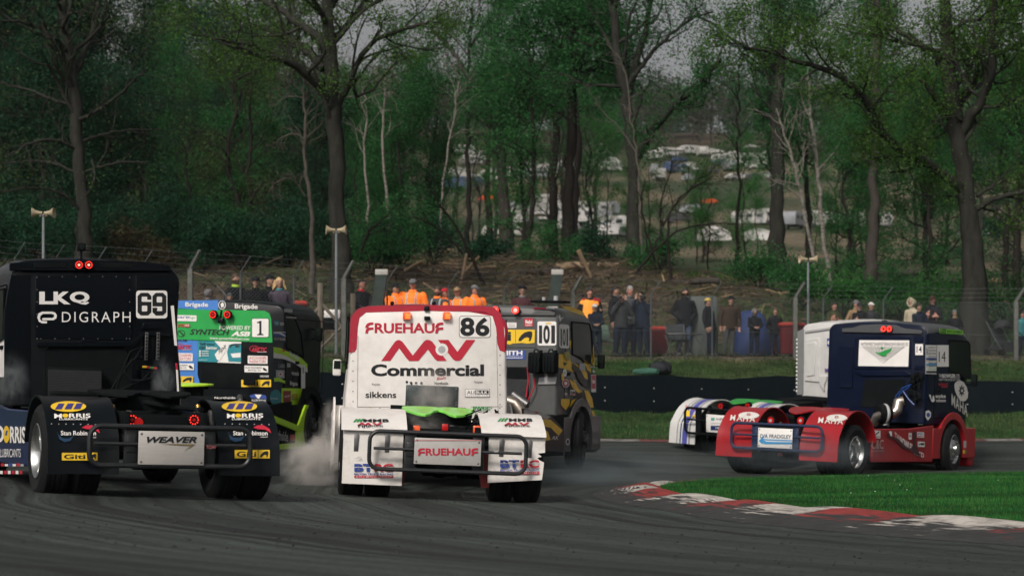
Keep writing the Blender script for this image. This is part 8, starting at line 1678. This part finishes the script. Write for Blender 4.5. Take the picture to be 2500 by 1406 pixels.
# ---- far wood on the hill
def far_wood(name, lab, Y0, Y1, n, m, seed, u0, u1, hmin, hmax, cards, size):
    r = np.random.default_rng(seed); Y = r.uniform(Y0, Y1, n); X = r.uniform(u0, u1, n)*Y; z = Gn(X, Y); h = r.uniform(hmin, hmax, n); rad_ = h*.26
    i = np.repeat(np.arange(n), cards); d = r.normal(0, 1, (len(i), 3)); d /= np.linalg.norm(d, axis=1)[:, None]; q = r.random((len(i), 1))**.45; lob = 1+.35*np.sin(d[:, :1]*5+X[i][:, None])
    c = np.stack([X[i], Y[i], z[i]+h[i]*.62], 1)+d*q*lob*np.stack([rad_[i], rad_[i], h[i]*.42], 1); o = leafmesh(name, c, size, m, None, r); tag(o, lab, 'wood', None, 'stuff'); return o
far_wood('far_wood', 'brown-grey wood covering the hill crest', 505, 760, 620, leafmat('far_brown', (.030, .030, .020), (.048, .048, .030), (.075, .075, .042)), 5, -.32, .34, 13, 22, 260, .95)
far_wood('far_wood', 'dull green trees mixed into the wood on the hill crest', 500, 740, 300, leafmat('far_green', (.014, .042, .018), (.024, .065, .026), (.045, .09, .035)), 6, -.32, .34, 12, 20, 260, .9)
far_wood('far_wood', 'dark mass of trees behind the wood on the left', 195, 290, 150, LF['dark'], 8, -.32, -.055, 11, 17, 420, .5)
# ---- felled wood and brash on the bank
def brash():
    r = np.random.default_rng(21); n = 9000; X = r.uniform(-22, 26, n); Y = r.uniform(59, 86, n); k = (X/Y > -.30) & (X/Y < .28); X, Y = X[k], Y[k]; dens = np.exp(-((X/Y-.03)/.11)**2)*.9+.12; k = r.random(len(X)) < dens; X, Y = X[k], Y[k]; Z = ground_z(X, Y)+r.random(len(X))**2*.35
    n = len(X); a = r.uniform(0, np.pi, n); L = r.uniform(.15, 1.1, n); e = r.normal(0, .25, n); D = np.stack([np.cos(a), np.sin(a)*.6, e], 1)*L[:, None]/2; c = np.stack([X, Y, Z], 1); w_ = (r.uniform(.008, .028, n))[:, None]*np.array([[0, 0, 1.]]); s = np.cross(D, [0, 0, 1.]); s /= np.linalg.norm(s, axis=1)[:, None]; s *= w_[:, 2:]
    V = np.concatenate([np.stack([c-D-w_, c+D-w_, c+D+w_, c-D+w_], 1), np.stack([c-D-s, c+D-s, c+D+s, c-D+s], 1)]); m = mat('brash_sticks', (.1, .08, .06), .9, ramp=[(0, (.035, .028, .022)), (.6, (.10, .078, .055)), (.88, (.16, .12, .08)), (1, (.42, .30, .17))], island=True)
    o = bpy.data.objects.new('brushwood', fill_mesh('brushwood', V, None, m, 4)); C.objects.link(o); tag(o, 'brown brushwood and cut twigs littering the bank', 'brushwood', kind='stuff')
    n = 26000; X = r.uniform(-24, 28, n); Y = r.uniform(57, 92, n); Z = ground_z(X, Y)+.03; c = np.stack([X, Y, Z], 1); o = leafmesh('leaf_litter', c, .12, leafmat('litter', (.03, .022, .015), (.07, .05, .03), (.14, .10, .06), 0), None, r); tag(o, 'brown leaf litter on the bank', 'leaf litter', kind='stuff')
brash()
CUT = mat('cut_wood', (.48, .33, .18), .8, var=.2, scale=12); PB = mat('stripped_wood', (.22, .155, .095), .85, var=.3, scale=6, stretch=(1, 1, .3))
def log_(px, py, L, r_, ang, lab, m=None, tilt=.05, lo=58.):
    Y = Yof(px, py+2, lo, 130); p = atg(px, Y)+Vector((0, 0, r_*.8)); b = MB(); d = Vector((math.cos(ang), -.25*math.sin(ang*3+1), math.sin(ang) if abs(ang) > .3 else tilt)).normalized(); P = [d*(L*(i/5-.5))+Vector((0, 0, random.uniform(-.3, .3)*r_)) for i in range(6)]
    if abs(ang) > .3: P = [q+Vector((0, 0, L*.45)) for q in P]
    b.tube(P, [r_*(1.15-.3*i/5) for i in range(6)], m or PB, 10, caps=False); o = b.build('cut_log', None, smooth=60, loc=p); c = MB(); c.lathe([(0, .002), (r_*1.13, 0)], P[0], (P[0]-P[1]), CUT, 14); c.lathe([(0, .002), (r_*.83, 0)], P[-1], (P[-1]-P[-2]), CUT, 14); c.build('cut_end', o, smooth=0)
    tag(o, lab, 'log', 'cut logs and branches on the bank')
random.seed(4)
LG = BK['warm']
for a in [(1130, 662, 1.3, .07, .02, 'pale stripped branch lying above the orange marshals, left one', None), (1168, 663, 1.4, .07, .05, 'pale stripped branch lying above the orange marshals, right one', None), (1132, 700, 1.2, .06, 1.4, 'pale branch standing upright behind the marshals', None), (1150, 684, .9, .06, .8, 'short pale branch leaning behind the marshals', None), (1010, 678, .8, .06, .5, 'pale stub behind the tallest marshal', None), (1398, 664, 1.3, .15, .02, 'thick pale cut log between the leaning post and the amber vest', None), (1428, 690, 1.1, .08, -1.1, 'pale branch slanting down above the amber vest', None), (1485, 652, .8, .09, .1, 'short pale log right of the thick pale one', None),
    (1880, 722, 2.0, .05, .03, 'long thin pale stick above the children', None), (1700, 740, .7, .05, .0, 'thin pale stick behind the grey cabinet', None), (2205, 628, 4.6, .20, .02, 'long brown trunk lying on the bank left of the massive oak', LG), (2160, 622, 2.6, .14, .03, 'shorter brown trunk lying on top of the long one', LG), (2418, 690, 1.0, .15, .15, 'pale log with a bright cut end right of the massive oak base', None), (2440, 694, .7, .12, -.1, 'small pale log beside the one with a bright cut end', None), (2010, 688, .8, .06, 1.2, 'pale stub standing by the birch bases', None), (1860, 616, .8, .12, .1, 'pale cut log left of the tall straight trunk', None), (1812, 612, .7, .12, .05, 'pale cut log below the big white tent', None), (1090, 556, .9, .13, 0, 'pale cut log in the green gap below the thin birches', None), (1010, 628, 1.4, .12, .03, 'brown log under the two thin birches', LG), (1640, 700, 3.6, .13, .02, 'long dark log across the bank behind the black hoodie', LG), (1300, 668, 2.2, .12, .04, 'brown log on the bank above the grey truck', LG), (1470, 592, 1.0, .08, .05, 'thin pale log under the wood right of the ivy-dark trunk', None)]: log_(*a)
# ================================================================ SMOKE AND AIR
def smoke(name, lab, c, r_, dens, seed, scale=1.6, col=(.92, .89, .85)):
    bm = bmesh.new(); bmesh.ops.create_icosphere(bm, subdivisions=3, radius=1); me = bpy.data.meshes.new(name); bm.to_mesh(me); bm.free(); o = bpy.data.objects.new(name, me); C.objects.link(o); o.location = c; o.scale = r_
    m = bpy.data.materials.new(name); m.use_nodes = True; N = m.node_tree.nodes; L = m.node_tree.links; N.remove(N['Principled BSDF']); v = N.new('ShaderNodeVolumePrincipled'); v.inputs['Color'].default_value = (*col, 1); v.inputs['Anisotropy'].default_value = .1
    tc = N.new('ShaderNodeTexCoord'); mp = N.new('ShaderNodeMapping'); mp.inputs['Location'].default_value = (seed, 0, 0); L.new(tc.outputs['Object'], mp.inputs[0]); n = N.new('ShaderNodeTexNoise'); n.inputs['Scale'].default_value = scale; n.inputs['Detail'].default_value = 5; n.inputs['Roughness'].default_value = .6; n.inputs['Distortion'].default_value = .6; L.new(mp.outputs[0], n.inputs[0])
    ln = N.new('ShaderNodeVectorMath'); ln.operation = 'LENGTH'; L.new(tc.outputs['Object'], ln.inputs[0]); f = N.new('ShaderNodeMapRange'); f.interpolation_type = 'SMOOTHSTEP'; f.inputs[1].default_value = .15; f.inputs[2].default_value = 1; f.inputs[3].default_value = 1; f.inputs[4].default_value = 0; L.new(ln.outputs['Value'], f.inputs[0])
    g = N.new('ShaderNodeMapRange'); g.inputs[1].default_value = .42; g.inputs[2].default_value = .68; g.inputs[3].default_value = 0; g.inputs[4].default_value = dens; L.new(n.outputs[0], g.inputs[0]); x = N.new('ShaderNodeMath'); x.operation = 'MULTIPLY'; L.new(f.outputs[0], x.inputs[0]); L.new(g.outputs[0], x.inputs[1]); L.new(x.outputs[0], v.inputs['Density']); L.new(v.outputs[0], N['Material Output'].inputs['Volume'])
    me.materials.append(m); tag(o, lab, 'smoke', kind='stuff'); return o
smoke('tyre_smoke', 'pale tyre smoke curling off the left front wheel of the white truck', at(766, 1130, 28.0), (.56, .6, .50), 12, 1.)
smoke('tyre_smoke', 'thin trail of tyre smoke drifting up beside the lime framed panel', at(806, 1050, 29.6), (.2, .4, .5), 5, 3.)
smoke('exhaust_steam', 'steam rising from the deck of the white truck', at(1055, 960, 28.7), (.45, .22, .55), 6, 7., 2.2)
smoke('exhaust_steam', 'steam drifting over the left rear wing of the white truck', at(1010, 1040, 26.2), (.50, .25, .25), 5, 9., 2.2)
smoke('exhaust_steam', 'thin steam at the left edge of the black cab', at(22, 930, 24.6), (.3, .3, .42), 2.2, 11., col=(.8, .85, .88))
smoke('exhaust_steam', 'thin steam at the right edge of the black cab', at(400, 930, 24.8), (.2, .2, .38), 3, 13., col=(.8, .85, .88))
smoke('tyre_smoke', 'low tyre smoke hanging over the track behind the red winged truck', at(1930, 1110, 36.2), (2.4, .9, .42), .9, 15., 1.2, (.35, .42, .46))
smoke('tyre_smoke', 'low tyre smoke between the grey truck and the kerb', at(1480, 1150, 31.5), (2.2, 1.5, .45), .7, 17., 1.2, (.35, .42, .46))
def haze():
    b = MB(); V = [(-560, -30, -6), (560, -30, -6), (560, 1200, -6), (-560, 1200, -6), (-560, -30, 235), (560, -30, 235), (560, 1200, 235), (-560, 1200, 235)]; b.add(V, [(3, 2, 1, 0), (4, 5, 6, 7), (0, 1, 5, 4), (1, 2, 6, 5), (2, 3, 7, 6), (3, 0, 4, 7)], mat('clear', (1, 1, 1)))
    o = b.build('haze', smooth=0); m = bpy.data.materials.new('haze'); m.use_nodes = True; N = m.node_tree.nodes; L = m.node_tree.links; N.remove(N['Principled BSDF']); v = N.new('ShaderNodeVolumePrincipled'); v.inputs['Color'].default_value = (.72, .80, .84, 1); v.inputs['Density'].default_value = .00011; L.new(v.outputs[0], N['Material Output'].inputs['Volume']); o.data.materials.clear(); o.data.materials.append(m); tag(o, kind='stuff')
haze()
